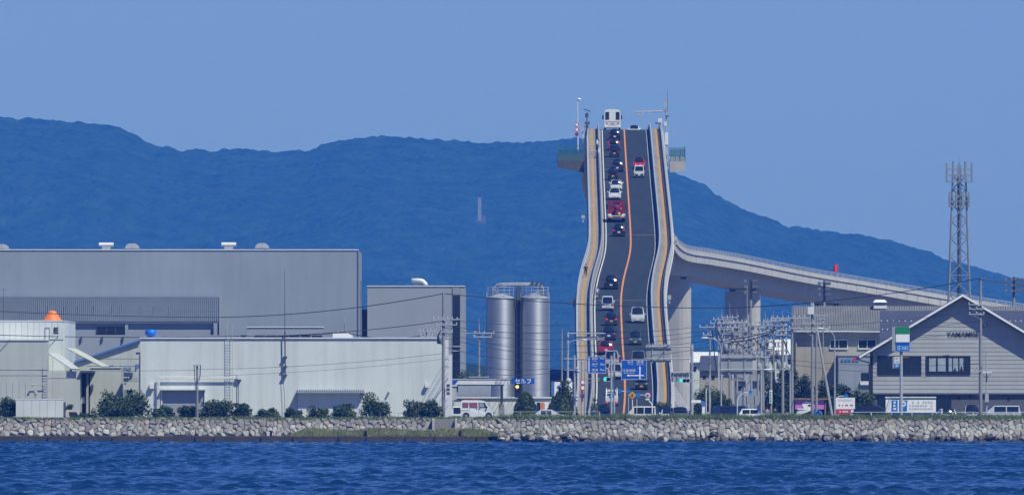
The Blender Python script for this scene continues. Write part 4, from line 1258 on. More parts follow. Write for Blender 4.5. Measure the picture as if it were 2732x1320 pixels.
# roof of the shop's rear wing
rw = MB(); d = dY + 6
rw.hexa([P(2347, 925, d), P(2900, 925, d), P(2900, 832, d + 8), P(2347, 832, d + 8)], [P(2347, 921, d), P(2900, 921, d), P(2900, 828.5, d + 8), P(2347, 828.5, d + 8)])
rwo = rw.build('rear_roof', 'navy_roof', ys_)
b_ = MB(); b_.pbox(2349, 2560, 922, 0, d + 1, 12, zb=GZ - 0.2); b_.build('rear_wall', 'annex_wall', ys_)
def on_rear(px, py):           # a point on the rear roof plane
    t_ = (921 - py) / (921 - 828.5); return P(px, py, d + 8 * t_)
for k in range(6):
    q_ = MB(); q_.ball(on_rear(2351 + k*16, 857) + Vector((0, -0.05, 0.05)), 0.075, n=6, m=4); q_.build('snow_guard', 'sign_white', rwo)
for x_, y_ in ((2354, 880), (2367, 880), (2695, 857), (2709, 857), (2724, 857)):
    q_ = MB(); q_.ball(on_rear(x_, y_) + Vector((0, -0.05, 0.05)), 0.075, n=6, m=4); q_.build('snow_guard', 'sign_white', rwo)

# small far houses seen between the poles
def far_house(px0, px1, py_eave, py_ridge, d, wm, rm, label):
    t_ = thing('far_house', label, 'house', (X((px0+px1)/2, d), d - D0 + 4, GZ), 'far houses between the poles')
    b_ = MB(); b_.pbox(px0, px1, py_eave, 0, d, 8, zb=GZ - 0.2); b_.build('wall', wm, t_)
    b_ = MB(); ze, zr = Z(py_eave, d) + 0.003, Z(py_ridge, d)
    b_.hexa([(X(px0 - 4, d), d - D0 - 0.5, ze), (X(px1 + 4, d), d - D0 - 0.5, ze), (X(px1 + 4, d), d - D0 + 8.5, ze), (X(px0 - 4, d), d - D0 + 8.5, ze)], [(X(px0 + 2, d), d - D0 + 3.5, zr), (X(px1 - 2, d), d - D0 + 3.5, zr), (X(px1 - 2, d), d - D0 + 4.5, zr), (X(px0 + 2, d), d - D0 + 4.5, zr)])
    b_.build('roof', rm, t_)
    n_ = max(1, int((px1 - px0) / 22))
    for k in range(n_):
        a_ = px0 + (px1 - px0) * (k + 0.3) / n_
        w_ = pp(t_, 'window', 'pane', a_, a_ + 8, py_eave + 12, py_eave + 24, d - 0.05, 0.1)
        pp(w_, 'window_frame', 'white_metal', a_ - 1, a_ + 9, py_eave + 10, py_eave + 11.9, d - 0.08, 0.1)
far_house(1842, 1922, 966, 938, 2760, 'white_wall', 'white_metal', 'white far house with a white roof just right of the sign gantry post')
far_house(1868, 1962, 988, 948, 2640, 'beige_wall', 'navy_roof', 'far house with a dark hipped roof behind the forked street lamp')
far_house(2052, 2140, 946, 904, 2700, 'white_wall', 'white_metal', 'white far house left of the corrugated roofed works')
far_house(1962, 2066, 1016, 988, 2520, 'annex_wall', 'grey_roof', 'grey far house below the middle sign board')
far_house(1462, 1540, 1012, 985, 2900, 'annex_wall', 'navy_roof', 'dark far house between the silos and the bridge')
far_house(2126, 2190, 1060, 1040, 2310, 'beige_wall', 'beige_wall', 'low beige hut behind the pink billboard')

# ------------------------------------------------------------------ lattice tower with aerials
dC = 2800.0
ct = thing('lattice_tower', 'tall steel lattice tower carrying two rings of aerials', 'tower', P(2560, 1090, dC))
def leg(px_b, px_t, y_): return P(px_b, 800, dC + y_), P(px_t, 470, dC + y_)
zb_t, zt_t = GZ, Z(470, dC)
cxT = X(2560, dC); yT = dC - D0
def hw_at(z_):
    t_ = (z_ - GZ) / (zt_t - GZ)
    return 1.95 * (1 - t_) + 0.86 * t_
corners = [(-1, -1), (1, -1), (1, 1), (-1, 1)]
def cn(i, z_):
    w_ = hw_at(z_); return Vector((cxT + corners[i][0]*w_, yT + 2 + corners[i][1]*w_, z_))
for i in range(4):
    b_ = MB(); b_.tube(cn(i, zb_t), cn(i, zt_t + (2.0)), 0.15, 0.11, n=6); b_.build('leg', 'can_grey', ct)
nlev = 13
zs = [zb_t + (zt_t - zb_t) * (1 - (1 - k / nlev) ** 1.15) for k in range(nlev + 1)]
for k in range(nlev):
    for i in range(4):
        j = (i + 1) % 4
        b_ = MB(); b_.tube(cn(i, zs[k]), cn(j, zs[k+1]), 0.075, n=4); b_.build('brace', 'can_grey', ct)
        b_ = MB(); b_.tube(cn(j, zs[k]), cn(i, zs[k+1]), 0.075, n=4); b_.build('brace', 'can_grey', ct)
        b_ = MB(); b_.tube(cn(i, zs[k+1]), cn(j, zs[k+1]), 0.065, n=4); b_.build('strut', 'can_grey', ct)
for x_ in (-0.22, 0.22):
    b_ = MB(); b_.tube((cxT + x_, yT + 2, zb_t), (cxT + x_, yT + 2, zt_t + 1.5), 0.05, n=5); lr = b_.build('ladder_rail', 'can_grey', ct)
z_ = zb_t + 0.5
while z_ < zt_t + 1:
    b_ = MB(); b_.tube((cxT - 0.22, yT + 2, z_), (cxT + 0.22, yT + 2, z_), 0.025, n=4); b_.build('ladder_rung', 'can_grey', lr); z_ += 0.6
b_ = MB(); b_.tube((cxT - 0.05, yT + 1.8, zb_t), (cxT - 0.05, yT + 1.8, zt_t), 0.13, n=6); b_.build('cable_bundle', 'steel_dark', ct)
for (ya, yb, w_, n_) in ((484, 436, 1.66, 16), (550, 511, 1.28, 12)):
    za, zc = Z(ya, dC), Z(yb, dC)
    rg = None
    for zz_ in (za, za + (zc - za)*0.35, za + (zc - za)*0.68):
        for i in range(4):
            j = (i + 1) % 4
            a_ = Vector((cxT + corners[i][0]*w_, yT + 2 + corners[i][1]*w_, zz_)); c_ = Vector((cxT + corners[j][0]*w_, yT + 2 + corners[j][1]*w_, zz_))
            b_ = MB(); b_.tube(a_, c_, 0.075, n=4); rg = b_.build('platform_rail', 'can_grey', ct)
    for k in range(n_):
        s_ = k / n_ * 4; i = int(s_); u = s_ - i; j = (i + 1) % 4
        a_ = Vector((cxT + corners[i][0]*w_, yT + 2 + corners[i][1]*w_, 0)); c_ = Vector((cxT + corners[j][0]*w_, yT + 2 + corners[j][1]*w_, 0))
        p = a_.lerp(c_, u)
        b_ = MB(); b_.box(p.x - 0.10, p.x + 0.10, p.y - 0.08, p.y + 0.08, za - 0.1, zc + rng.uniform(-0.2, 0.15)); b_.build('aerial', 'can_grey' if k % 3 else 'can_grey', ct)
b_ = MB(); b_.tube((cxT, yT + 2, zt_t), (cxT, yT + 2, Z(412, dC)), 0.05, 0.02, n=5); b_.build('whip', 'can_grey', ct)
for x_, y_, s_ in ((2530, 606, -1), (2583, 628, 1)):
    b_ = MB(); b_.tube(P(x_ + 8*(-s_), y_ + 4, dC), P(x_, y_ + 4, dC), 0.035, n=4); b_.tube(P(x_, y_ + 6, dC), P(x_, y_ - 16, dC), 0.03, n=4); b_.build('side_aerial', 'can_grey', ct)

# red flag above the far railing
rfl = thing('red_flag', 'small red flag standing up behind the far viaduct railing', 'flag', P(2230, 745, 3668))
d = 3668.0
b_ = MB(); b_.tube(P(2236, 748, d), P(2236, 704, d), 0.04, n=5); b_.build('staff', 'grey_paint', rfl)
mat('flag_red', (0.72, 0.035, 0.05), 0.7, var=0.05, scale=2)
b_ = MB()
for k in range(6):
    x0_, x1_ = 2236 - k*2.2, 2236 - (k+1)*2.2
    w0, w1 = 0.18*math.sin(k*1.3), 0.18*math.sin((k+1)*1.3)
    p0, p1 = P(x0_, 704 + k*0.7, d), P(x1_, 704 + (k+1)*0.7, d); q0, q1 = P(x0_, 727, d), P(x1_, 727 - k*1.2, d)
    for v_, w_ in ((p0, w0), (p1, w1), (q0, w0), (q1, w1)): v_.y += w_
    n_ = Vector((0, 0.03, 0))
    b_.hexa([q0, q1, q1 + n_, q0 + n_], [p0, p1, p1 + n_, p0 + n_])
b_.build('cloth', 'flag_red', rfl)
# white tower on the wooded hill
dM = 14100.0
mt = thing('hill_tower', 'tall pale tower standing alone on the wooded hillside', 'tower', P(1281, 585, dM))
b_ = MB(); b_.pbox(1275, 1284, 531, 590, dM, 3); b_.build('shaft', 'hill_stone', mt)
b_ = MB(); b_.pbox(1271, 1296, 574, 596, dM + 0.5, 8); b_.build('hall', 'hill_base', mt)
b_ = MB(); b_.pbox(1273.5, 1285.5, 527, 529.9, dM - 0.1, 3.2); b_.build('cap', 'hill_stone', mt)
# ------------------------------------------------------------------ vehicles
def paint(name, col, rough=0.28):
    return mat('paint_' + name, col, rough, var=0.03, scale=2, spec=0.6)
paint('white', (0.70, 0.71, 0.70)); paint('black', (0.012, 0.012, 0.015)); paint('red', (0.36, 0.018, 0.03)); paint('silver', (0.42, 0.44, 0.46), 0.3)
paint('dark', (0.030, 0.032, 0.042)); paint('navy', (0.018, 0.03, 0.075)); paint('cream', (0.66, 0.65, 0.58)); paint('grey', (0.12, 0.125, 0.135)); paint('teal', (0.03, 0.06, 0.075)); paint('pearl', (0.60, 0.62, 0.65))
mat('rim', (0.45, 0.46, 0.47), 0.35, 0.6, var=0.05, scale=5)
mat('trim', (0.022, 0.022, 0.024), 0.6, var=0.0)
mat('curtain', (0.28, 0.09, 0.12), 0.35, var=0.1, scale=3)

# station: (y, belt half-height, roof, roof half-width factor); y from rear (-) to nose (+), as fractions
KINDS = {
    'kei_box':  dict(L=3.40, W=1.475, H=1.76, belt=0.95, st=[(-0.5, 0.62, 0.66, .98), (-0.49, 0.95, 0.98, .97), (-0.455, 0.97, 1.0, .88), (0.20, 0.97, 1.0, .88), (0.395, 0.95, 0.985, .93), (0.475, 0.84, 0.87, .94), (0.5, 0.56, 0.6, .93)]),
    'kei_wagon': dict(L=3.40, W=1.475, H=1.62, belt=0.95, st=[(-0.5, 0.62, 0.66, .98), (-0.488, 0.95, 0.98, .97), (-0.43, 0.97, 1.0, .86), (0.10, 0.97, 1.0, .86), (0.30, 0.95, 0.985, .93), (0.46, 0.84, 0.87, .94), (0.5, 0.56, 0.6, .92)]),
    'hatch':    dict(L=3.95, W=1.69, H=1.50, belt=0.93, st=[(-0.5, 0.58, 0.62, .98), (-0.485, 0.93, 0.97, .96), (-0.40, 0.95, 1.0, .80), (0.02, 0.95, 1.0, .80), (0.24, 0.94, 0.97, .92), (0.44, 0.78, 0.82, .93), (0.5, 0.52, 0.56, .90)]),
    'sedan':    dict(L=4.55, W=1.74, H=1.44, belt=0.90, st=[(-0.5, 0.56, 0.60, .98), (-0.485, 0.92, 0.95, .95), (-0.36, 0.93, 0.97, .93), (-0.22, 0.92, 1.0, .78), (0.03, 0.92, 1.0, .78), (0.23, 0.91, 0.95, .92), (0.44, 0.76, 0.80, .93), (0.5, 0.5, 0.54, .88)]),
    'suv':      dict(L=4.30, W=1.78, H=1.62, belt=1.02, st=[(-0.5, 0.66, 0.70, .98), (-0.485, 1.02, 1.06, .96), (-0.39, 1.04, 1.0, .80), (0.02, 1.04, 1.0, .80), (0.23, 1.03, 1.06, .92), (0.44, 0.92, 0.95, .93), (0.5, 0.6, 0.64, .92)]),
    'minivan':  dict(L=4.60, W=1.72, H=1.82, belt=1.02, st=[(-0.5, 0.66, 0.70, .98), (-0.49, 1.02, 1.06, .96), (-0.445, 1.04, 1.0, .84), (0.14, 1.04, 1.0, .84), (0.35, 1.0, 1.04, .93), (0.47, 0.86, 0.90, .93), (0.5, 0.58, 0.62, .92)]),
}
CARS = {}
def car_proto(kind, pm, plate, brake=False, glass='car_glass'):
    key = (kind, pm, plate, brake, glass)
    K = KINDS[kind]; L, W, H = K['L'], K['W'], K['H']
    root = bpy.data.objects.new('car', None); root.empty_display_size = 0.2; COL.objects.link(root); ORG[root.name] = Vector((0, 0, 0))
    zb = 0.22; hw = W / 2
    secs = []
    for (fy, belt, roof, wr) in K['st']:
        y_ = fy * L
        rz_ = roof * H if roof > 0.985 and abs(roof - 1.0) < 1e-6 else roof
        tall = rz_ - belt > 0.15
        w_ = hw * (0.93 if fy in (K['st'][0][0], K['st'][-1][0]) else 1.0)
        r_ = hw * wr
        secs.append([(w_*0.92, y_, zb), (w_, y_, zb + 0.20), (w_, y_, belt - 0.12), (w_*0.985, y_, belt), (r_, y_, rz_ - (0.07 if tall else 0.015)), (r_*0.80, y_, rz_)])
    m_ = MB(); n_ = 12
    for s_ in secs:
        ring = [Vector(p) for p in s_] + [Vector((-p[0], p[1], p[2])) for p in s_[::-1]]
        m_.v += ring
    for i in range(len(secs) - 1):
        for j in range(n_):
            l = (j + 1) % n_
            m_.f.append([i*n_+j, (i+1)*n_+j, (i+1)*n_+l, i*n_+l])
    m_.f.append(list(range(n_))); m_.f.append([(len(secs)-1)*n_ + j for j in range(n_)][::-1])
    body = m_.build('body', MATS['paint_' + pm], root)
    tall = [i for i, s_ in enumerate(secs) if s_[5][2] > H * 0.985]
    a, b = tall[0], tall[-1]
    def V(i, j, sx=1): p = secs[i][j]; return Vector((p[0]*sx, p[1], p[2]))
    def pane(name, quad, off, inset=0.10, gm=glass):
        c = sum(quad, Vector()) / 4
        q_ = [p.lerp(c, inset) + Vector(off) for p in quad]
        nn = (q_[1] - q_[0]).cross(q_[3] - q_[0]).normalized()
        mm_ = MB(); mm_.hexa([p - nn*0.012 for p in q_], q_); return mm_.build(name, gm, root)
    def G(i, sx): return Vector((secs[i][4][0]*0.93*sx, secs[i][5][1], secs[i][5][2]))
    def curved(name, lo, hi, sgn):         # glass bowed sideways, as car glass is
        mm_ = MB(); nn_ = 10
        L0, L1, H0, H1 = G(lo, -1), G(lo, 1), G(hi, -1), G(hi, 1)
        c_ = (L0 + L1 + H0 + H1) / 4
        L0, L1, H0, H1 = [p.lerp(c_, 0.07) for p in (L0, L1, H0, H1)]
        up_ = (H0 - L0); side_ = Vector((1, 0, 0)); nrm = side_.cross(up_).normalized()
        if nrm.y * sgn < 0: nrm = -nrm
        nv_ = 4
        for k in range(nn_ + 1):
            u = k / nn_
            for j in range(nv_ + 1):
                v2 = j / nv_
                o_ = nrm * (0.03 + 0.12 * 4 * u * (1 - u) + 0.03 * 4 * v2 * (1 - v2))
                mm_.v.append(L0.lerp(L1, u).lerp(H0.lerp(H1, u), v2) + o_)
        w_ = nv_ + 1
        for k in range(nn_):
            for j in range(nv_):
                q_ = [k*w_ + j, (k+1)*w_ + j, (k+1)*w_ + j + 1, k*w_ + j + 1]
                mm_.f.append(q_ if sgn < 0 else q_[::-1])
        return mm_.build(name, glass, root, True)
    curved('rear_window', a - 1, a, -1)
    curved('windscreen', b + 1, b, 1)
    for sx in (-1, 1):
        q0, q1, q2, q3 = V(a, 3, sx), V(b, 3, sx), V(b, 4, sx), V(a, 4, sx)
        mid0 = q0.lerp(q1, 0.5); mid1 = q3.lerp(q2, 0.5)
        for (p0, p1, p2, p3) in ((q0, mid0, mid1, q3), (mid0, q1, q2, mid1)):
            quad = [p0, p1, p2, p3] if sx > 0 else [p1, p0, p3, p2]
            pane('side_window', quad, (0.012*sx, 0, 0), 0.09)
    yr = -L/2 - 0.004; yf = L/2 + 0.004
    zl = K['belt'] * 0.86
    for sx in (-1, 1):
        x0_, x1_ = sorted((sx*hw*0.62, sx*hw*0.95))
        tl = MB(); tl.box(x0_ if sx > 0 else x0_, x1_, secs[1][0][1] - 0.03, secs[1][0][1] + 0.12, zl - 0.13, zl + 0.10); tl.build('tail_light', 'lamp_red' if brake else 'tail_red', root)
        hl = MB(); zf = K['st'][-2][1] * 0.86; yh = secs[-2][0][1]
        hl.box(x0_*0.98, x1_*0.98, yh - 0.05, yh + 0.075, zf - 0.09, zf + 0.07); hl.build('headlight', 'lens', root)
        mi = MB(); ym = secs[b+1][0][1] - 0.25; mx = sx*(hw + 0.09); mi.box(mx - 0.09, mx + 0.09, ym - 0.05, ym + 0.05, secs[b+1][3][2] + 0.03, secs[b+1][3][2] + 0.19); mi.build('mirror', MATS['paint_' + pm], root)
        for fy in (-0.31, 0.33):
            wx = sx*(hw - 0.10)
            wt = MB(); wt.tube((wx - 0.085, fy*L, 0.285), (wx + 0.092, fy*L, 0.285), 0.285, n=14); wo_ = wt.build('wheel', 'rubber', root)
            wr_ = MB(); wr_.tube((wx + sx*0.08, fy*L, 0.285), (wx + sx*0.10, fy*L, 0.285), 0.17, n=10); wr_.build('rim', 'rim', wo_)
    pl = MB(); pl.box(-0.18, 0.18, yr - 0.02, yr + 0.02, 0.50, 0.68); pl.build('rear_plate', plate, root)
    pl = MB(); pl.box(-0.18, 0.18, yf - 0.02, yf + 0.02, 0.36, 0.53); pl.build('front_plate', plate, root)
    bp_ = MB(); bp_.box(-hw*0.86, hw*0.86, yr - 0.015, yr + 0.03, 0.24, 0.38); bp_.build('rear_bumper', 'trim', root)
    gr_ = MB(); gr_.box(-hw*0.5, hw*0.5, yf - 0.02, yf + 0.012, 0.27, 0.35); gr_.build('grille', 'trim', root)
    return root
def place(root, name, label, cat, x, y, z, heading=0.0, pitch=0.0, group=None):
    root.name = name; root.data = None
    root.location = (x, y, z); root.rotation_mode = 'XYZ'
    root.rotation_euler = (pitch, 0, heading)
    tag(root, label, cat, group)
    return root
SL = math.atan(0.0585)
def on_road(px, y_base, toward=False, dy=0.0):
    """point of the near ramp seen at that pixel (tyre contact of the vehicle's nearer end)"""
    d = d_of_y(y_base)
    return X(px, d), d - D0, zroad(d), d
def traffic(kind, pm, px, y_base, label, toward=False, plate='plate_white', brake=False):
    K = KINDS[kind]
    d = d_of_y(y_base) + K['L']/2
    r = car_proto(kind, pm, plate, brake)
    s_ = (zroad(d + 2) - zroad(d - 2)) / 4
    pitch = math.atan(s_)
    x = X(px, d)
    return place(r, 'car', label, 'car', x, d - D0, zroad(d) + 0.012, math.pi if toward else 0.0, -pitch if toward else pitch, 'cars on the bridge road')
traffic('hatch', 'black', 1640, 375, 'black hatchback close behind the white coach at the crest')
traffic('hatch', 'red', 1638, 402, 'red car second behind the white coach')
traffic('kei_box', 'black', 1639, 420, 'black boxy kei car with yellow plate behind the red car', plate='plate_yellow')
traffic('suv', 'dark', 1647, 459, 'dark car close to the orange line below the two black cars')
traffic('kei_wagon', 'black', 1635, 481, 'black kei car with yellow plate in front of the white estate', plate='plate_yellow')
traffic('hatch', 'white', 1644, 510, 'upper of the two white cars ahead of the red lorry')
traffic('sedan', 'white', 1640, 534, 'lower of the two white cars, right in front of the red lorry')
traffic('hatch', 'black', 1651, 631, 'black car right behind the red lorry', brake=True)
traffic('suv', 'black', 1630, 772, 'black car alone below the bend of the bridge')
traffic('kei_wagon', 'dark', 1631, 869, 'dark kei car with yellow plate behind the white van', plate='plate_yellow', brake=True)
traffic('sedan', 'navy', 1624, 908, 'dark blue car between the dark kei car and the red hatchback', brake=True)
traffic('suv', 'red', 1617, 946, 'red car with a large black rear door above the left blue sign')
traffic('minivan', 'silver', 1632, 978, 'silver estate with red lamps beside the left blue sign', brake=True)
traffic('minivan', 'pearl', 1641, 1012, 'white and black car partly hidden behind the two grey posts', brake=True)
r = car_proto('hatch', 'white', 'plate_white'); d = 3246.0
place(r, 'car', 'white car just coming over the crest in the right lane', 'car', X(1692, d), d - D0, zroad(d) + 0.012, math.pi, 0.0, 'cars on the bridge road')
traffic('hatch', 'red', 1705, 452, 'red car coming down behind the white pick-up', toward=True)
traffic('minivan', 'silver', 1701, 862, 'silver people carrier coming down the right lane', toward=True)
traffic('kei_wagon', 'teal', 1695, 921, 'dark kei car with yellow plate coming down the right lane', toward=True, plate='plate_yellow')
traffic('minivan', 'grey', 1703, 980, 'grey car whose roof shows over the right blue sign', toward=True)
traffic('kei_wagon', 'black', 1711, 1040, 'black kei car with yellow plate coming out below the right blue sign', toward=True, plate='plate_yellow')

def street_car(kind, pm, px, d, heading, label, plate='plate_white', brake=False, glass='car_glass', z=GZ + 0.035, cat='car', name='car', group='cars by the shore'):
    r = car_proto(kind, pm, plate, brake, glass)
    return place(r, name, label, cat, X(px, d), d - D0, z, heading, 0.0, group)
H90 = math.pi / 2
street_car('minivan', 'navy', 1614, 2300, 0.0, 'dark blue people carrier at the foot of the bridge behind the grass')
street_car('kei_box', 'cream', 1710, 2200, H90*0.92, 'white roofed kei car crossing behind the yellow diamond sign', plate='plate_yellow')
street_car('minivan', 'black', 1752, 2245, math.pi, 'black van behind the crooked white sign post')
street_car('suv', 'dark', 1772, 2218, math.pi*0.97, 'dark blue car left of the small white car by the grass')
street_car('hatch', 'white', 1784, 2190, math.pi, 'small white car facing the water at the grass edge')
street_car('suv', 'grey', 1814, 2188, math.pi*1.02, 'dark car with a wide windscreen right of the small white car')
street_car('sedan', 'silver', 1468, 2180, -H90, 'low silver car with sun glint between the two round bushes')
street_car('minivan', 'navy', 1935, 2205, H90, 'dark blue car under the backs of the sign boards')
street_car('kei_wagon', 'pearl', 1910, 2230, math.pi, 'pale car half hidden left of the dark blue car')
street_car('hatch', 'white', 2020, 2196, -H90, 'white car low behind the grass below the middle sign board')
street_car('hatch', 'pearl', 2523, 2225, 0.15, 'small pale hatchback in front of the shop front glass')
street_car('minivan', 'silver', 2593, 2226, 0.0, 'silver people carrier with red lamps left of the tall roadside pole')
street_car('minivan', 'silver', 2668, 2232, H90*0.97, 'silver van side on right of the tall roadside pole')
street_car('minivan', 'black', 2323, 2240, -H90, 'black car in the shade at the corner of the gabled shop')

# --- white kei van parked on the sea wall, seen from the side
def kei_van(px0, d):
    L, W = 3.40, 1.475
    x0_ = X(px0, d); y0_ = d - D0
    t_ = thing('parked_van', 'white kei van with dark red curtains parked side on behind the sea wall', 'van', (x0_ + L/2, y0_ + W/2, BZ + 0.03))
    zb = BZ + 0.03
    prof = [(0.02, .26), (3.36, .26), (3.40, .42), (3.38, .80), (3.10, 1.02), (2.62, 1.72), (2.45, 1.84), (1.9, 1.90), (0.25, 1.90), (0.06, 1.80), (0.0, .95)]
    m_ = MB()
    ring = []
    for (yy_, ins) in ((0.06, 0.05), (0.0, 0.0), (W, 0.0), (W - 0.06 + 0.12, 0.05)):
        ring.append([Vector((x0_ + p[0], y0_ + (yy_ if p[1] < 1.0 else yy_ + (0.09 if yy_ < W/2 else -0.09) * (p[1] - 1.0)), zb + p[1])) for p in prof])
    rr = [ring[1], ring[2]]
    k = len(prof)
    m_.v += rr[0] + rr[1]
    m_.f += [list(range(k)), [k + i for i in range(k)][::-1]]
    for i in range(k):
        j = (i + 1) % k
        m_.f.append([i, k + i, k + j, j])
    body = m_.build('body', 'paint_white', t_)
    def sidepoly(name, pts, mm, off=0.012, th_=0.01):
        q_ = MB(); q_.prism([(x0_ + p[0], zb + p[1]) for p in pts], y0_ - off, y0_ - off + th_ + 0.09)
        return q_.build(name, mm, t_)
    sidepoly('side_window', [(0.22, 1.15), (0.83, 1.15), (0.83, 1.66), (0.24, 1.66)], 'curtain')
    sidepoly('side_window', [(1.03, 1.15), (1.76, 1.15), (1.76, 1.66), (1.03, 1.66)], 'curtain')
    sidepoly('front_side_window', [(1.98, 1.15), (2.78, 1.12), (2.52, 1.66), (1.98, 1.66)], 'pane')
    sidepoly('quarter_glass', [(2.0, 1.2), (2.5, 1.19), (2.38, 1.62), (2.0, 1.62)], 'pale_room', 0.016)
    q_ = MB(); q_.hexa([(x0_ + 3.12, y0_ + 0.12, zb + 1.04), (x0_ + 3.12, y0_ + W - 0.12, zb + 1.04), (x0_ + 3.10, y0_ + W - 0.12, zb + 1.03), (x0_ + 3.10, y0_ + 0.12, zb + 1.03)][::-1], [(x0_ + 2.68, y0_ + 0.16, zb + 1.69), (x0_ + 2.68, y0_ + W - 0.16, zb + 1.69), (x0_ + 2.66, y0_ + W - 0.16, zb + 1.68), (x0_ + 2.66, y0_ + 0.16, zb + 1.68)][::-1]); q_.build('windscreen', 'pane', t_)
    for x_ in (0.95, 1.9): sidepoly('door_seam', [(x_, .42), (x_ + 0.014, .42), (x_ + 0.014, 1.74), (x_, 1.74)], 'trim', 0.004)
    sidepoly('rub_strip', [(0.03, .84), (0.9, .84), (0.9, .87), (0.03, .87)], 'trim', 0.014)
    sidepoly('door_handle', [(1.62, 1.0), (1.76, 1.0), (1.76, 1.03), (1.62, 1.03)], 'trim', 0.03); sidepoly('door_handle', [(1.96, 1.02), (2.08, 1.02), (2.08, 1.05), (1.96, 1.05)], 'trim', 0.03)
    for wx in (0.60, 2.92):
        a_ = MB(); a_.tube((x0_ + wx, y0_ - 0.004, zb + 0.30), (x0_ + wx, y0_ + 0.2, zb + 0.30), 0.355, n=18); a_.build('wheel_arch', 'trim', t_)
        for yy_ in (y0_ - 0.012, y0_ + W - 0.17):
            a_ = MB(); a_.tube((x0_ + wx, yy_, zb + 0.27), (x0_ + wx, yy_ + 0.16, zb + 0.27), 0.27, n=18); w_ = a_.build('wheel', 'rubber', t_)
            a_ = MB(); a_.tube((x0_ + wx, yy_ - 0.012, zb + 0.27), (x0_ + wx, yy_ + 0.01, zb + 0.27), 0.165, n=12); a_.build('hub_cap', 'rim', w_)
    a_ = MB(); a_.box(x0_ + 3.30, x0_ + 3.395, y0_ - 0.008, y0_ + 0.26, zb + 0.66, zb + 0.84); a_.build('headlight', 'lens', t_)
    a_ = MB(); a_.box(x0_ - 0.004, x0_ + 0.05, y0_ - 0.006, y0_ + 0.12, zb + 0.62, zb + 0.92); a_.build('tail_light', 'tail_red', t_)
    a_ = MB(); a_.box(x0_ + 2.70, x0_ + 2.80, y0_ - 0.2, y0_ - 0.05, zb + 1.10, zb + 1.28); a_.build('mirror', 'trim', t_)
    a_ = MB(); a_.box(x0_ + 0.3, x0_ + 1.9, y0_ + 0.3, y0_ + 0.36, zb + 1.93, zb + 1.97); a_.build('roof_rail', 'sign_red', t_)
kei_van(1228, 2159.0)
# --- another white van behind it (only its tail and a red banner on the roof show)
r = car_proto('kei_box', 'white', 'plate_yellow'); place(r, 'parked_van', 'second white van just showing behind the curtained kei van', 'van', X(1248, 2185), 2185 - D0, GZ + 0.03, -H90)

# --- box truck at the left edge
def box_truck(d):
    s = F / d
    t_ = thing('box_truck', 'white box truck with a cream cab parked at the left edge', 'truck', (X(130, d), d - D0 + 1, BZ))
    b_ = MB(); b_.pbox(42, 169, 1065, 1119, d, 1.9); bx_ = b_.build('cargo_box', 'white_metal', t_)
    for k in range(6):
        x_ = 42.5 + k*21.1
        b_ = MB(); b_.pbox(x_, x_ + 20.2, 1067, 1119, d - 0.03, 0.028); b_.build('box_panel', 'panel_white', bx_)
    b_ = MB(); b_.pbox(41, 170, 1063.6, 1066, d - 0.05, 2.0); b_.build('box_top_rail', 'white_metal', t_)
    b_ = MB(); x = lambda p: X(p, d); z = lambda p: Z(p, d)
    prof = [(x(175), z(1121)), (x(216), z(1121)), (x(216), z(1111)), (x(207), z(1094)), (x(202), z(1092.5)), (x(178), z(1092)), (x(175), z(1096))]
    b_.prism(prof, d - D0 + 0.12, d - D0 + 1.75); b_.build('cab', mat('cab_cream', (0.56, 0.51, 0.40), 0.4, var=0.05, scale=2), t_)
    b_ = MB(); b_.prism([(x(185), z(1108)), (x(207), z(1111)), (x(210), z(1110)), (x(204), z(1098.5)), (x(184), z(1098))], d - D0 + 0.10, d - D0 + 0.14); b_.build('cab_window', 'dark_glass', t_)
    b_ = MB(); b_.pbox(170, 174.5, 1072, 1120, d + 0.1, 1.7); b_.build('bulkhead', 'steel_dark', t_)
    for x_ in (196, 68, 90):
        b_ = MB(); c = P(x_, 1115, d); c.z = BZ + 0.33; b_.tube(c + Vector((0, 0.05, 0)), c + Vector((0, 0.3, 0)), 0.33, n=14); b_.build('wheel', 'rubber', t_)
    b_ = MB(); b_.pbox(212, 218, 1105, 1110, d + 0.02, 0.2); b_.build('mirror', 'trim', t_)
    b_ = MB(); b_.pbox(40, 216, 1117, 1121, d + 0.3, 1.2); b_.build('chassis', 'steel_dark', t_)
box_truck(2160.0)

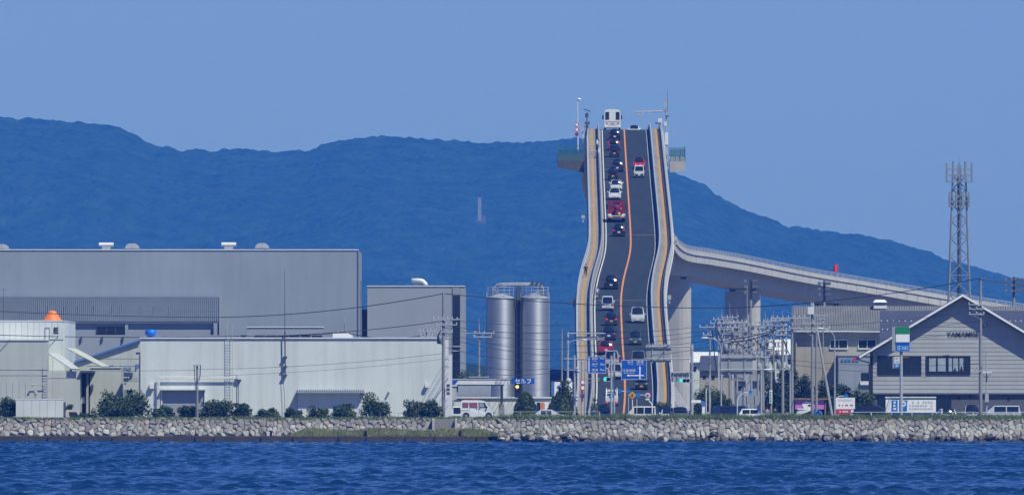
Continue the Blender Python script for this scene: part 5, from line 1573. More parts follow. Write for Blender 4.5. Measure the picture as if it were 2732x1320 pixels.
# --- coach at the crest, seen from behind
def coach():
    d = 3176.0; z = zroad(d) + 0.01; W = 2.5
    cxx = X(1634, d); y0_ = d - D0
    t_ = thing('coach', 'white coach seen from behind at the very top of the bridge', 'bus', (cxx, y0_ + 5, z))
    b_ = MB()
    hh = 3.15
    prof = [(-1.25, 0.35), (1.25, 0.35), (1.25, 2.35), (1.16, 2.85), (0.95, 3.05), (0.45, hh), (-0.45, hh), (-0.95, 3.05), (-1.16, 2.85), (-1.25, 2.35)]
    b_.prism([(cxx + p[0], z + p[1]) for p in prof], y0_, y0_ + 10.5); b_.build('body', 'paint_white', t_)
    for sx in (-1, 1):
        x0_, x1_ = sorted((cxx + sx*0.50, cxx + sx*1.08))
        b_ = MB(); b_.box(x0_, x1_, y0_ - 0.03, y0_ + 0.05, z + 1.55, z + 2.72); b_.build('rear_window', 'dark_glass', t_)
        x0_, x1_ = sorted((cxx + sx*0.72, cxx + sx*0.98))
        b_ = MB(); b_.box(x0_, x1_, y0_ - 0.04, y0_ + 0.02, z + 0.92, z + 1.05); b_.build('tail_light', 'tail_red', t_)
        b_ = MB(); b_.box(cxx + sx*1.42 - 0.09, cxx + sx*1.42 + 0.09, y0_ + 9.9, y0_ + 10.1, z + 1.75, z + 2.35); b_.build('mirror', 'trim', t_)
        b_ = MB(); b_.box(cxx + sx*1.27 - 0.02, cxx + sx*1.27 + 0.02, y0_ + 0.8, y0_ + 10, z + 1.6, z + 2.5); b_.build('side_glazing', 'dark_glass', t_)
        for yy_ in (2.2, 8.2):
            b_ = MB(); b_.tube((cxx + sx*0.98, y0_ + yy_, z + 0.48), (cxx + sx*1.24, y0_ + yy_, z + 0.48), 0.48, n=14); b_.build('wheel', 'rubber', t_)
    b_ = MB(); b_.box(cxx - 1.2, cxx + 1.2, y0_ - 0.03, y0_ + 0.03, z + 1.20, z + 1.26); b_.build('red_stripe', 'sign_red', t_)
    b_ = MB(); b_.box(cxx - 0.3, cxx + 0.3, y0_ - 0.035, y0_ + 0.03, z + 0.90, z + 1.06); b_.build('number_plate', 'text_grey', t_)
    b_ = MB(); b_.box(cxx - 1.2, cxx + 1.2, y0_ - 0.05, y0_ + 0.05, z + 0.36, z + 0.62); b_.build('bumper', 'paint_white', t_)
    b_ = MB(); b_.box(cxx - 0.7, cxx + 0.7, y0_ - 0.02, y0_ + 0.03, z + 0.70, z + 0.74); b_.build('engine_flap_seam', 'trim', t_)
coach()

# --- red lorry carrying a folded boom
def red_lorry():
    d = d_of_y(594); z = zroad(d) + 0.02; cxx = X(1645, d); y0_ = d - D0
    t_ = thing('red_lorry', 'red lorry with a folded boom on its open bed halfway up the bridge', 'truck', (cxx, y0_ + 4, z))
    sl_ = 0.0585
    b_ = MB(); b_.hexa([(cxx - 1.2, y0_, z + 0.62), (cxx + 1.2, y0_, z + 0.62), (cxx + 1.2, y0_ + 8, z + 0.62 + 8*sl_), (cxx - 1.2, y0_ + 8, z + 0.62 + 8*sl_)], [(cxx - 1.2, y0_, z + 0.92), (cxx + 1.2, y0_, z + 0.92), (cxx + 1.2, y0_ + 8, z + 0.92 + 8*sl_), (cxx - 1.2, y0_ + 8, z + 0.92 + 8*sl_)]); b_.build('bed', 'steel_dark', t_)
    zc = z + 6*sl_
    b_ = MB(); b_.box(cxx - 1.15, cxx + 1.15, y0_ + 6.0, y0_ + 8.0, zc + 0.6, zc + 2.75); cab = b_.build('cab', 'red_paint', t_)
    b_ = MB(); b_.box(cxx - 0.45, cxx + 0.45, y0_ + 5.96, y0_ + 5.99, zc + 1.75, zc + 2.5); b_.build('cab_rear_window', 'dark_glass', cab)
    for sx in (-1, 1):
        b_ = MB(); x_ = cxx + sx*1.05; b_.box(x_ - 0.12, x_ + 0.12, y0_ + 1.2, y0_ + 5.6, z + 1.05, z + 2.15); b_.build('side_frame', 'red_paint', t_)
        b_ = MB(); b_.box(cxx + sx*1.3 - 0.12, cxx + sx*1.3 + 0.12, y0_ + 7.9, y0_ + 8.0, zc + 1.5, zc + 2.2); b_.build('mirror', 'trim', t_)
        b_ = MB(); x0_, x1_ = sorted((cxx + sx*0.55, cxx + sx*1.15)); b_.box(x0_, x1_, y0_ - 0.06, y0_ - 0.005, z + 0.66, z + 0.82); b_.build('tail_light', 'orange_cone', t_)
        b_ = MB(); x0_, x1_ = sorted((cxx + sx*0.7, cxx + sx*1.2)); b_.box(x0_, x1_, y0_ + 0.05, y0_ + 0.9, z + 0.93, z + 1.2); b_.build('mudguard', 'white_metal', t_)
        for yy_ in (1.3, 2.5, 7.0):
            b_ = MB(); b_.tube((cxx + sx*0.75, y0_ + yy_, z + 0.48 + yy_*sl_), (cxx + sx*1.18, y0_ + yy_, z + 0.48 + yy_*sl_), 0.48, n=14); b_.build('wheel', 'rubber', t_)
    b_ = MB(); b_.tube((cxx + 1.0, y0_ + 0.3, z + 1.25), (cxx - 0.85, y0_ + 5.5, z + 2.75), 0.16, n=6); b_.build('boom', 'red_paint', t_)
    b_ = MB(); b_.tube((cxx - 1.0, y0_ + 2.2, z + 1.3), (cxx + 0.9, y0_ + 5.6, z + 2.75), 0.13, n=6); b_.build('boom_arm', 'red_paint', t_)
    b_ = MB(); b_.lathe((cxx, y0_ + 4, z + 1.0), [(0.6, 0.1), (0.6, 0.5), (0.45, 1.2), (0.2, 1.5)], 10); b_.build('turret', 'red_paint', t_)
    b_ = MB(); b_.ball((cxx + 0.35, y0_ + 0.2, z + 1.18), 0.22, 0.15, 0.24); b_.build('hook_block', 'sign_yellow', t_)
    b_ = MB(); b_.box(cxx - 1.0, cxx + 1.0, y0_ - 0.08, y0_ - 0.003, z + 0.83, z + 0.93); b_.build('rear_board', 'white_metal', t_)
    b_ = MB(); b_.box(cxx + 0.55, cxx + 0.75, y0_ + 5.5, y0_ + 5.6, z + 1.9, z + 2.1); b_.build('beacon', 'sign_yellow', t_)
red_lorry()

# --- small flat-bed trucks
def kei_truck(px, y_base, toward, label, load):
    L, W = 3.4, 1.475
    d = d_of_y(y_base) + L/2
    root = bpy.data.objects.new('kei_truck', None); COL.objects.link(root); ORG[root.name] = Vector((0, 0, 0))
    b_ = MB(); b_.hexa([(-.70, .55, .3), (.70, .55, .3), (.70, 1.7, .3), (-.70, 1.7, .3)], [(-.66, .6, 1.05), (.66, .6, 1.05), (.68, 1.68, .95), (-.68, 1.68, .95)]); b_.build('cab', 'paint_white', root)
    b_ = MB(); b_.hexa([(-.66, .6, 1.051), (.66, .6, 1.051), (.68, 1.62, .98), (-.68, 1.62, .98)], [(-.60, .65, 1.75), (.60, .65, 1.75), (.60, 1.25, 1.75), (-.60, 1.25, 1.75)]); b_.build('cab_top', 'paint_white', root)
    b_ = MB(); b_.hexa([(-.60, 1.60, 1.02), (.60, 1.60, 1.02), (.60, 1.64, 1.02), (-.60, 1.64, 1.02)], [(-.54, 1.28, 1.66), (.54, 1.28, 1.66), (.54, 1.32, 1.66), (-.54, 1.32, 1.66)]); b_.build('windscreen', 'dark_glass', root)
    b_ = MB(); b_.box(-.5, .5, .60, .63, 1.2, 1.62); b_.build('rear_window', 'dark_glass', root)
    b_ = MB(); b_.box(-.72, .72, -1.7, .5, .55, .68); b_.build('bed', 'paint_white', root)
    for sx in (-1, 1):
        b_ = MB(); b_.box(sx*.72 - .02, sx*.72 + .02, -1.68, .5, .685, .98); b_.build('side_board', 'paint_white', root)
        b_ = MB(); x0_, x1_ = sorted((sx*.48, sx*.70)); b_.box(x0_, x1_, -1.78, -1.705, .40, .54); b_.build('tail_light', 'lamp_red' if not toward else 'tail_red', root)
        b_ = MB(); x0_, x1_ = sorted((sx*.42, sx*.64)); b_.box(x0_, x1_, 1.68, 1.73, .60, .76); b_.build('headlight', 'lens', root)
        b_ = MB(); b_.box(sx*.82 - .07, sx*.82 + .07, 1.45, 1.52, 1.05, 1.28); b_.build('mirror', 'trim', root)
        for yy_ in (-1.0, 1.1):
            b_ = MB(); b_.tube((sx*.66 - .07, yy_, .27), (sx*.66 + .07, yy_, .27), .27, n=12); b_.build('wheel', 'rubber', root)
    b_ = MB(); b_.box(-.72, .72, -1.72, -1.69, .685, .98); b_.build('tail_board', 'paint_white', root)
    b_ = MB(); b_.box(-.17, .17, 1.71, 1.74, .36, .52); b_.build('front_plate', 'plate_white', root)
    b_ = MB(); b_.box(-.6, .6, 1.70, 1.72, .30, .56); b_.build('front_bumper', 'trim', root)
    if load:
        for k in range(4):
            b_ = MB(); b_.lathe((-.48 + .32*k, .2, .69), [(.14, 0), (.13, .1), (.04, .95), (.02, 1.3)], 8); b_.build('stacked_cone', 'sign_white' if k % 2 else 'sign_red', root)
        for sx in (-.6, 0, .6):
            b_ = MB(); b_.tube((sx, .48, .69), (sx, .48, 1.85), .03, n=5); b_.build('guard_bar', 'galvanised', root)
    else:
        for sx in (-1, 1):
            b_ = MB(); b_.tube((sx*.62, .3, .69), (sx*.62, .3, 2.1), .05, n=5); b_.build('rack_post', 'white_metal', root)
            b_ = MB(); b_.tube((sx*.68, -1.6, .98), (sx*.62, .3, 2.0), .05, n=5); b_.build('rack_brace', 'white_metal', root)
        for zz_ in (1.45, 1.85):
            b_ = MB(); b_.tube((-.62, .28, zz_), (.62, .28, zz_), .05, n=5); b_.build('rack_bar', 'white_metal', root)
        b_ = MB(); b_.box(-.35, .2, -1.0, -.3, .69, 1.25); b_.build('crate', 'bright_blue', root)
    s_ = (zroad(d + 2) - zroad(d - 2)) / 4; pitch = math.atan(s_)
    return place(root, 'kei_truck', label, 'truck', X(px, d), d - D0, zroad(d) + 0.012, math.pi if toward else 0, -pitch if toward else pitch, 'small flat-bed trucks')
kei_truck(1705, 475, True, 'white pick-up with cones on its bed coming down the bridge', True)
kei_truck(1632, 1084, False, 'white flat-bed truck with glowing red lamps at the foot of the bridge', False)
# white van going up
v_ = traffic('kei_box', 'white', 1621, 829, 'white kei van going up behind the scooter rider')
v_.name = 'van'; v_['category'] = 'van'

# boat on a trailer near the pink board
bt = thing('motor_boat', 'white motor boat standing ashore below the pink billboard', 'boat', P(2145, 1110, 2200))
d = 2200.0
b_ = MB(); b_.prism([(X(2122, d), Z(1112, d)), (X(2128, d), Z(1109, d)), (X(2165, d), Z(1094, d)), (X(2160, d), Z(1092, d)), (X(2128, d), Z(1096, d)), (X(2121, d), Z(1108, d))], d - D0, d - D0 + 1.6); b_.build('hull', 'paint_white', bt)
b_ = MB(); b_.pbox(2128, 2166, 1089, 1092.5, d + 0.1, 1.4); b_.build('canopy', 'paint_white', bt)
b_ = MB(); b_.prism([(X(2138, d), Z(1109, d)), (X(2160, d), Z(1098, d)), (X(2158, d), Z(1105, d)), (X(2150, d), Z(1110, d))], d - D0 + 0.05, d - D0 + 1.5); b_.build('hull_stripe', 'paint_navy', bt)
for x_ in (2133, 2158):
    b_ = MB(); b_.tube(P(x_, 1097, d + 0.7), P(x_, 1091, d + 0.7), 0.03, n=5); b_.build('canopy_post', 'galvanised', bt)
b_ = MB(); b_.pbox(2126, 2160, 1110.5, 1113, d + 0.3, 0.9); b_.build('cradle', 'steel_dark', bt)
# ------------------------------------------------------------------ poles, wires, signs
ins = MB(); ins.lathe((0, 0, 0), [(0.03, 0), (0.065, 0.04), (0.065, 0.09), (0.04, 0.11), (0.06, 0.14), (0.03, 0.20)], 7)
ins_o = ins.build('tmp', 'porcelain'); INS = ins_o.data; bpy.data.objects.remove(ins_o)
def pipe(parent, name, m_, pts, r, n=6):
    b_ = MB(); b_.path(pts, r, n); return b_.build(name, m_, parent)
def rod(parent, name, m_, p, q, r, r1=None, n=6):
    b_ = MB(); b_.tube(p, q, r, r1, n); return b_.build(name, m_, parent)
UT = {}
def upole(px, ytop, d, label, arms=(), cans=(), r=0.17, m_='pole_concrete', whip=0, cat='utility pole', group='concrete utility poles', steps=True):
    base = Vector((X(px, d), d - D0, GZ)); top = P(px, ytop, d)
    t_ = thing('utility_pole', label, cat, base, group)
    rod(t_, 'pole', m_, base, top, r, r * 0.62, 9)
    for (y_, w_, n_, side) in arms:
        c = P(px, y_, d); x0_ = c.x - w_/2 + side * w_/2; x1_ = x0_ + w_
        b_ = MB(); b_.box(x0_, x1_, c.y - r - 0.10, c.y - r - 0.01, c.z - 0.05, c.z + 0.05); ar = b_.build('crossarm', 'galvanised', t_)
        for k in range(n_):
            xx_ = x0_ + 0.08 + (w_ - 0.16) * k / max(n_ - 1, 1)
            o_ = meshobj('insulator', INS, 'porcelain', ar); o_.location = Vector((xx_, c.y - r - 0.055, c.z + 0.051)) - ORG[ar.name]
        rod(ar, 'arm_brace', 'galvanised', (x0_ + w_*0.2, c.y - r - 0.05, c.z - 0.06), (c.x, c.y - r + 0.02, c.z - 0.5), 0.02, n=4)
    for (y_, sx) in cans:
        c = P(px, y_, d); xx_ = c.x + sx * 0.42
        b_ = MB(); b_.lathe((xx_, c.y - 0.1, c.z - 0.45), [(0.05, -0.02), (0.24, 0), (0.25, 0.8), (0.2, 0.88), (0.06, 0.92)], 12); cn_ = b_.build('transformer', 'can_grey', t_, True)
        for k in (-0.1, 0.1):
            o_ = meshobj('bushing', INS, 'porcelain', cn_); o_.location = Vector((xx_ + k, c.y - 0.1, c.z + 0.42)) - ORG[cn_.name]
    if whip:
        rod(t_, 'lightning_rod', 'galvanised', top, top + Vector((0, 0, whip)), 0.03, 0.012, 5)
    if steps:
        b_ = MB(); k = 0; z_ = base.z + 2
        while z_ < top.z - 0.5:
            sx = 1 if k % 2 else -1
            b_.tube((base.x, base.y - 0.05, z_), (base.x + sx * (r + 0.13), base.y - 0.05, z_), 0.014, n=4); z_ += 0.45; k += 1
        stuff(b_.build('step_bolts', 'galvanised', t_))
    return t_
def wire(p, q, sag, label, r=0.032, group=None, name='overhead_wire'):
    pts = []
    for k in range(13):
        u = k / 12; v_ = Vector(p).lerp(Vector(q), u); v_.z -= sag * 4 * u * (1 - u); pts.append(v_)
    b_ = MB(); b_.path(pts, r, 5)
    o_ = b_.build(name, 'wire', org=p); return tag(o_, label, 'wire', group)

# left-hand poles
p3 = upole(1183, 780, 2168, 'tall concrete utility pole at the right end of the white warehouse', [(852, 2.6, 6, 0.15), (866, 2.2, 5, 0.3), (885, 1.8, 4, 0.1)], [(905, -1)], r=0.20)
pipe(p3, 'cable', 'wire', [P(1176, 880, 2167.6), P(1170, 895, 2167.6), P(1173, 912, 2167.6), P(1180, 920, 2167.6)], 0.05)
b_ = MB(); b_.pbox(1191, 1200, 1024, 1032, 2167.6, 0.3); b_.pbox(1191, 1200, 1034.5, 1042.5, 2167.6, 0.3); b_.pbox(1191, 1200, 1045, 1053, 2167.6, 0.3); b_.build('meter_box', 'steel_dark', p3)
sp2 = thing('service_post', 'stout pale service post with meter cabinet beside the tall utility pole', 'post', P(1200, 1110, 2172))
b_ = MB(); b_.pbox(1195, 1206, 945, 1114, 2172, 0.4); b_.build('post', 'white_metal', sp2)
b_ = MB(); b_.pbox(1206.2, 1218, 1030, 1066, 2172.1, 0.35); b_.build('cabinet', 'cream_wall', sp2)
b_ = MB(); b_.pbox(1206.2, 1220, 1026, 1030, 2172.0, 0.4); b_.build('cabinet_roof', 'white_metal', sp2)
upole(1278, 868, 2262, 'thinner utility pole between the glass block and the left silo', [(888, 3.2, 4, 0.05), (898, 2.0, 3, 0.4), (1005, 2.2, 0, 0.0)], [], r=0.15, whip=0.8)
upole(920, 862, 2240, 'utility pole top showing above the white roof unit', [(889, 1.6, 4, 0.0)], [], r=0.13, whip=0.8)
upole(1137, 876, 2235, 'utility pole top with tangled insulators above the warehouse roof', [(884, 1.7, 5, 0.1), (896, 1.4, 4, 0.1)], [], r=0.13, whip=0.7)
sp = upole(526, 972, 2162, 'short weathered pole in front of the grey roller door', [(974, 0.8, 0, 0.0)], [], r=0.15, steps=False)
pipe(sp, 'conduit', 'steel_dark', [P(518, 974, 2161.7), P(519, 1000, 2161.7), P(521, 1030, 2161.7), P(521, 1112, 2161.7)], 0.04)
pipe(sp, 'conduit', 'steel_dark', [P(535, 973, 2161.7), P(534, 1000, 2161.7), P(531, 1014, 2161.7), P(527, 1015, 2161.7)], 0.05)
upole(1499, 880, 2290, 'bare leaning post left of the gantry post', [], [], r=0.13, steps=False)
# aerial on the left
ta = thing('tv_aerial', 'small television aerial at the far left edge', 'aerial', P(9, 800, 2230))
rod(ta, 'mast', 'steel_dark', P(9, 853, 2230), P(9, 770, 2230), 0.025, n=5)
b_ = MB(); b_.tube(P(0, 773, 2230), P(19, 772, 2230), 0.02, n=4)
for k in range(5): b_.tube(P(3 + k*3.5, 773, 2229.7), P(3 + k*3.5, 773, 2230.3), 0.015, n=4)
b_.build('dipole', 'steel_dark', ta)
# long wires
wire(P(-40, 828, 2165), P(590, 846, 2168), 0.15, 'upper of the long cables across the grey hall, left of the mast', 0.045)
wire(P(590, 846, 2168), P(1183, 783, 2168), 0.5, 'cable rising over the mast to the top of the tall utility pole', 0.045)
wire(P(1183, 783, 2168), P(1930, 822, 2260), 0.35, 'cable from the tall utility pole across silos and bridge road', 0.045)
wire(P(1930, 822, 2260), P(2616, 742, 2175), 0.55, 'cable rising from the pole cluster to the pole before the shop', 0.045)
wire(P(2616, 745, 2175), P(2760, 760, 2175), 0.1, 'short cable leaving the picture right of the shop pole', 0.04)
wire(P(-40, 892, 2190), P(640, 896, 2225), 0.2, 'cable low across the E building and the blue ventilator', 0.04)
wire(P(640, 896, 2225), P(920, 886, 2240), 0.15, 'cable from the ladder to the pole above the white roof unit', 0.04)
wire(P(920, 886, 2240), P(1137, 893, 2235), 0.5, 'cable between the two pole tops above the warehouse roof', 0.04)
wire(P(700, 897, 2168), P(1183, 856, 2168), 0.25, 'cable climbing right along the warehouse roof to the tall pole', 0.04)
wire(P(-40, 985, 2164), P(526, 987, 2162), 0.1, 'faint service wire across the left annexes to the short pole', 0.018)
wire(P(526, 985, 2162), P(1183, 942, 2168), 0.35, 'faint service wire slanting up across the white wall', 0.02)
wire(P(526, 1003, 2162), P(1183, 957, 2168), 0.3, 'second faint service wire lower across the white wall', 0.016)
for k, (ya, yb, sg_) in enumerate(((852, 868, 0.2), (866, 884, 0.45), (872, 905, 0.5), (886, 930, 0.6), (900, 950, 0.4), (925, 960, 0.6), (955, 975, 0.8), (975, 985, 0.8))):
    wire(P(1183, ya, 2168), P(1520, yb, 2270), sg_, ['topmost', 'second', 'third', 'fourth', 'fifth', 'sixth', 'seventh', 'lowest'][k] + ' of the wires running from the tall pole across the silos', 0.026, 'wires across the silos')
for k, (ya, yb) in enumerate(((884, 868), (902, 880), (922, 890), (940, 905), (960, 925))):
    wire(P(1520, ya, 2270), P(1894, yb, 2235), 0.35, ['highest', 'second', 'middle', 'fourth', 'lowest'][k] + ' of the wires crossing the foot of the bridge road', 0.022, 'wires across the bridge foot')

# dense cluster of poles right of the bridge
clu = [(1894, 868, 2232, [(872, 2.4, 4, 0.05), (893, 1.1, 3, -0.4)], [], 0, 0.13), (1926, 846, 2300, [(852, 2.2, 5, 0.1), (862, 2.6, 6, 0.0), (878, 2.0, 5, 0.2), (905, 1.8, 4, 0.0)], [(930, 1)], 1.0, 0.17),
       (1947, 838, 2380, [(846, 2.0, 4, 0.0), (858, 2.4, 6, 0.2), (872, 2.2, 5, 0.0), (890, 2.0, 4, -0.2), (912, 1.6, 4, 0.0)], [(935, -1), (935, 1)], 1.4, 0.16),
       (1966, 850, 2450, [(860, 2.2, 5, 0.1), (874, 2.4, 6, 0.0), (892, 2.0, 5, 0.1), (915, 1.8, 4, 0.0)], [(940, 1)], 1.3, 0.16),
       (1985, 862, 2520, [(868, 2.2, 5, 0.0), (882, 2.2, 5, 0.1), (900, 2.0, 5, 0.0), (925, 1.6, 4, 0.0)], [(945, -1)], 1.0, 0.16),
       (2022, 868, 2480, [(872, 2.2, 5, 0.0), (886, 2.4, 6, 0.1), (905, 2.0, 4, 0.0), (928, 1.8, 4, 0.0)], [(950, 1), (950, -1)], 0, 0.16),
       (2042, 856, 2420, [(860, 2.4, 6, 0.0), (874, 2.2, 5, -0.1), (890, 2.0, 5, 0.0), (912, 1.8, 4, 0.1)], [(925, -1)], 1.2, 0.16),
       (2064, 850, 2360, [(856, 2.4, 6, 0.0), (868, 2.6, 6, 0.1), (884, 2.2, 5, 0.0), (905, 1.8, 4, 0.0), (925, 1.6, 3, 0)], [(945, 1), (945, -1)], 1.0, 0.17),
       (2088, 846, 2250, [(853, 2.4, 5, -0.1), (880, 1.8, 4, 0.1), (893, 1.8, 4, 0.2)], [(975, -1)], 0.7, 0.19),
       (2113, 846, 2225, [(848, 4.2, 8, -0.05), (875, 1.2, 2, 0.4)], [], 1.0, 0.20),
       (2036, 950, 2215, [(952, 1.5, 2, 0.0)], [(985, -1), (985, 1)], 0, 0.17)]
ordn = ['first', 'second', 'third', 'fourth', 'fifth', 'sixth', 'seventh', 'eighth', 'ninth', 'last']
names = []
so = sorted(range(len(clu)), key=lambda i: clu[i][0])
for i, c in enumerate(clu):
    if i == 10: lab = 'low utility pole with two transformers in front of the dense cluster'
    else:
        lab = ordn[i] + ' utility pole from the left in the dense cluster right of the bridge' if i < 9 else 'utility pole with a very wide insulator arm left of the corrugated roof'
    upole(c[0], c[1], c[2], lab, c[3], c[4], c[6], whip=c[5])
for i in range(len(clu) - 2):
    a, b = clu[i], clu[i+1]
    for k in range(4):
        ya = a[3][min(k, len(a[3])-1)][0] + rng.uniform(-2, 2); yb = b[3][min(k, len(b[3])-1)][0] + rng.uniform(-2, 2)
        wire(P(a[0] + rng.uniform(-18, 18), ya, a[2]), P(b[0] + rng.uniform(-18, 18), yb, b[2]), rng.uniform(0.1, 0.6), ['highest', 'second', 'third', 'lowest'][k] + ' wire between the ' + ordn[i] + ' and ' + ordn[i+1] + ' poles of the dense cluster', 0.026, 'wires among the pole cluster')
droop = ['steeply hanging cable left of the second pole of the cluster', 'short cable loop at the top left of the cluster', 'upper of the two long cables slanting across the middle of the cluster', 'lower of the two long cables slanting across the middle of the cluster', 'cable hanging right of the ninth pole of the cluster', 'cable hanging beside the first pole of the cluster', 'short drooping cable above the wide sign back', 'drooping cable right above the wide sign back end']
for k, (xa, ya, xb, yb, sg_) in enumerate(((1908, 872, 1938, 950, 0.9), (1910, 858, 1930, 900, 0.8), (2070, 880, 1950, 912, 0.3), (1945, 905, 2088, 872, 0.2), (2090, 905, 2120, 955, 0.5), (1900, 880, 1912, 990, 0.4), (1960, 905, 2010, 920, 0.5), (2010, 900, 2060, 930, 0.4))):
    wire(P(xa, ya, 2228), P(xb, yb, 2236), sg_, droop[k], 0.055, 'drooping cables in the pole cluster')
for k, (ya, yb) in enumerate(((870, 845), (885, 868), (905, 888), (960, 965), (972, 985))):
    wire(P(2113, ya, 2225), P(2616, yb - 20 + 8*k, 2175), 0.4, ['highest', 'second', 'third', 'fourth', 'lowest'][k] + ' of the wires from the cluster to the pole before the shop', 0.02, 'wires towards the shop')
# switching frames between the poles of the cluster
for fi, (xa, xb, d, ys2, lab) in enumerate(((1918, 1992, 2330, (862, 884, 908, 930), 'left steel switching frame hung between the poles of the cluster'), (1998, 2098, 2345, (868, 890, 912, 934), 'right steel switching frame hung between the poles of the cluster'))):
    t_ = thing('switching_frame', lab, 'switchgear', Vector((X((xa + xb) / 2, d), d - D0, GZ)), 'steel switching frames')
    for x_ in (xa, (xa + xb) / 2, xb):
        b_ = MB(); b_.box(X(x_, d) - 0.10, X(x_, d) + 0.10, d - D0 + 0.1, d - D0 + 0.3, GZ, Z(ys2[0] - 6, d)); b_.build('upright', 'galvanised', t_)
    for y_ in ys2:
        b_ = MB(); b_.pbox(xa - 4, xb + 4, y_, y_ + 2.4, d - 0.08, 0.14); bm_ = b_.build('beam', 'can_grey', t_)
        n_ = int((xb - xa) / 8.5)
        for k in range(n_):
            x_ = xa + 3 + (xb - xa - 6) * k / max(n_ - 1, 1) + rng.uniform(-2, 2)
            if rng.random() < 0.62:
                o_ = meshobj('insulator', INS, 'porcelain', bm_); o_.location = Vector((X(x_, d), d - D0 - 0.01, Z(y_, d) + 0.003)) - ORG[bm_.name]
            else:
                b_ = MB(); b_.pbox(x_ - 2.4, x_ + 2.4, y_ + 2.5, y_ + 8 + rng.uniform(0, 5), d - 0.1, 0.25); b_.build('switch', 'steel_dark' if k % 2 else 'can_grey', bm_)
    for k in range(5):
        x_ = xa + (xb - xa) * (k + 0.3) / 5
        b_ = MB(); b_.tube(P(x_, ys2[0] + 2, d - 0.02), P(x_ + rng.uniform(-9, 9), ys2[-1], d - 0.02), 0.028, n=4); b_.build('jumper', 'wire', t_)
# poles before the works
q1 = upole(2167, 838, 2190, 'utility pole with switch boxes left of the slanting stay', [(841, 2.6, 0, 0.3), (862, 2.2, 3, 0.1), (882, 2.4, 2, 0.0)], [(822, 0)], r=0.17)
b_ = MB(); b_.pbox(2156, 2172, 818, 838, 2189.5, 0.5); b_.build('switch_box', 'white_metal', q1)
upole(2178, 872, 2195, 'utility pole just left of the slanting stay, carrying a crossarm of insulators', [(876, 2.6, 5, 0.1)], [], r=0.16)
upole(2196, 845, 2300, 'thin pole rising behind the slanting stay', [(850, 0.8, 0, -0.4)], [], r=0.12, steps=False)
st_ = thing('stay_pole', 'slanting stay pole leaning against the pole before the beige works', 'pole', P(2221, 1110, 2188))
rod(st_, 'pole', 'pole_concrete', P(2221, 1114, 2188), P(2180, 880, 2192), 0.15, 0.12, 8); b_ = MB(); b_.pbox(2176, 2184, 874, 882, 2191.8, 0.4); b_.build('clamp', 'galvanised', st_)
# pole before the shop
q2 = upole(2616, 745, 2172, 'tall utility pole standing in front of the gabled shop', [(812, 3.0, 6, 0.15), (824, 1.6, 3, -0.5), (838, 1.6, 3, -0.5)], [], r=0.21)
b_ = MB(); b_.ball(P(2616, 745, 2172), 0.2, 0.2, 0.12); b_.build('pole_cap', 'steel_dark', q2)
pipe(q2, 'cable_loop', 'galvanised', [P(2612, 990, 2171.6), P(2606, 976, 2171.6), P(2602, 982, 2171.6), P(2606, 994, 2171.6), P(2616, 990, 2171.6), P(2622, 980, 2171.6), P(2625, 968, 2171.6)], 0.07)
q3 = upole(2632, 938, 2180, 'thin steel pole with a small platform beside the tall shop pole', [], [], r=0.10, m_='grey_paint', steps=False, cat='pole')
b_ = MB(); b_.pbox(2618, 2646, 990, 994, 2179.4, 0.8); b_.build('platform', 'white_metal', q3); b_ = MB(); b_.pbox(2628, 2638, 1050, 1072, 2179.7, 0.3); b_.build('meter_box', 'grey_paint', q3)
rod(q3, 'brace', 'grey_paint', P(2620, 993, 2179.8), P(2631, 1010, 2179.8), 0.03); rod(q3, 'brace', 'grey_paint', P(2644, 993, 2179.8), P(2633, 1010, 2179.8), 0.03)

# floodlight masts
def floodlight(px, ytop, d, rows, cols, label, side=0):
    t_ = thing('floodlight_mast', label, 'floodlight', Vector((X(px, d), d - D0, GZ)), 'floodlight masts')
    rod(t_, 'mast', 'pole_concrete', Vector((X(px, d), d - D0, GZ)), P(px, ytop + 4, d), 0.22, 0.16, 8)
    b_ = MB()
    for r_ in range(rows):
        y_ = ytop + 6 + r_ * 15
        b_ = MB(); b_.pbox(px - 16, px + 16, y_, y_ + 2, d - 0.3, 0.1); bar = b_.build('lamp_bar', 'steel_dark', t_)
        for c_ in cols:
            b_ = MB(); c = P(px + c_, y_ + 2, d - 0.55); b_.tube(c, c + Vector((0.05, 0.35, 0.12)), 0.22, 0.10, 10); lp = b_.build('lamp', 'steel_dark', bar)
            b_ = MB(); b_.tube(c + Vector((-0.008, -0.03, -0.012)), c + Vector((-0.001, -0.005, -0.001)), 0.19, n=10); b_.build('lens', 'porcelain' if (c_ > 0) else 'lens', lp)
    b_ = MB(); b_.pbox(px - 3, px + 3, ytop, ytop + 8 + 15*rows, d - 0.2, 0.4); b_.build('lamp_frame', 'steel_dark', t_)
    return t_
floodlight(2003, 742, 2480, 3, (-15, 8, 14), 'floodlight mast standing before the middle viaduct pier')
floodlight(2199, 748, 2420, 3, (-13, 6, 13), 'floodlight mast rising over the left end of the corrugated roof')
fl = floodlight(2705, 738, 2460, 3, (-22, -6, 4, 14, 22), 'floodlight mast at the right edge over the shop roof')
upole(1993, 760, 2490, 'slim companion pole left of the middle floodlight mast', [], [], r=0.10, steps=False, cat='pole')

# ------------------------------------------------------------------ road signs and signals
def post(t_, px, y0_, y1_, d, r=0.06, m_='grey_paint', name='post'):
    return rod(t_, name, m_, P(px, y0_, d), P(px, y1_, d) if y1_ else Vector((X(px, d), d - D0, GZ - 0.05)), r, r, 8)
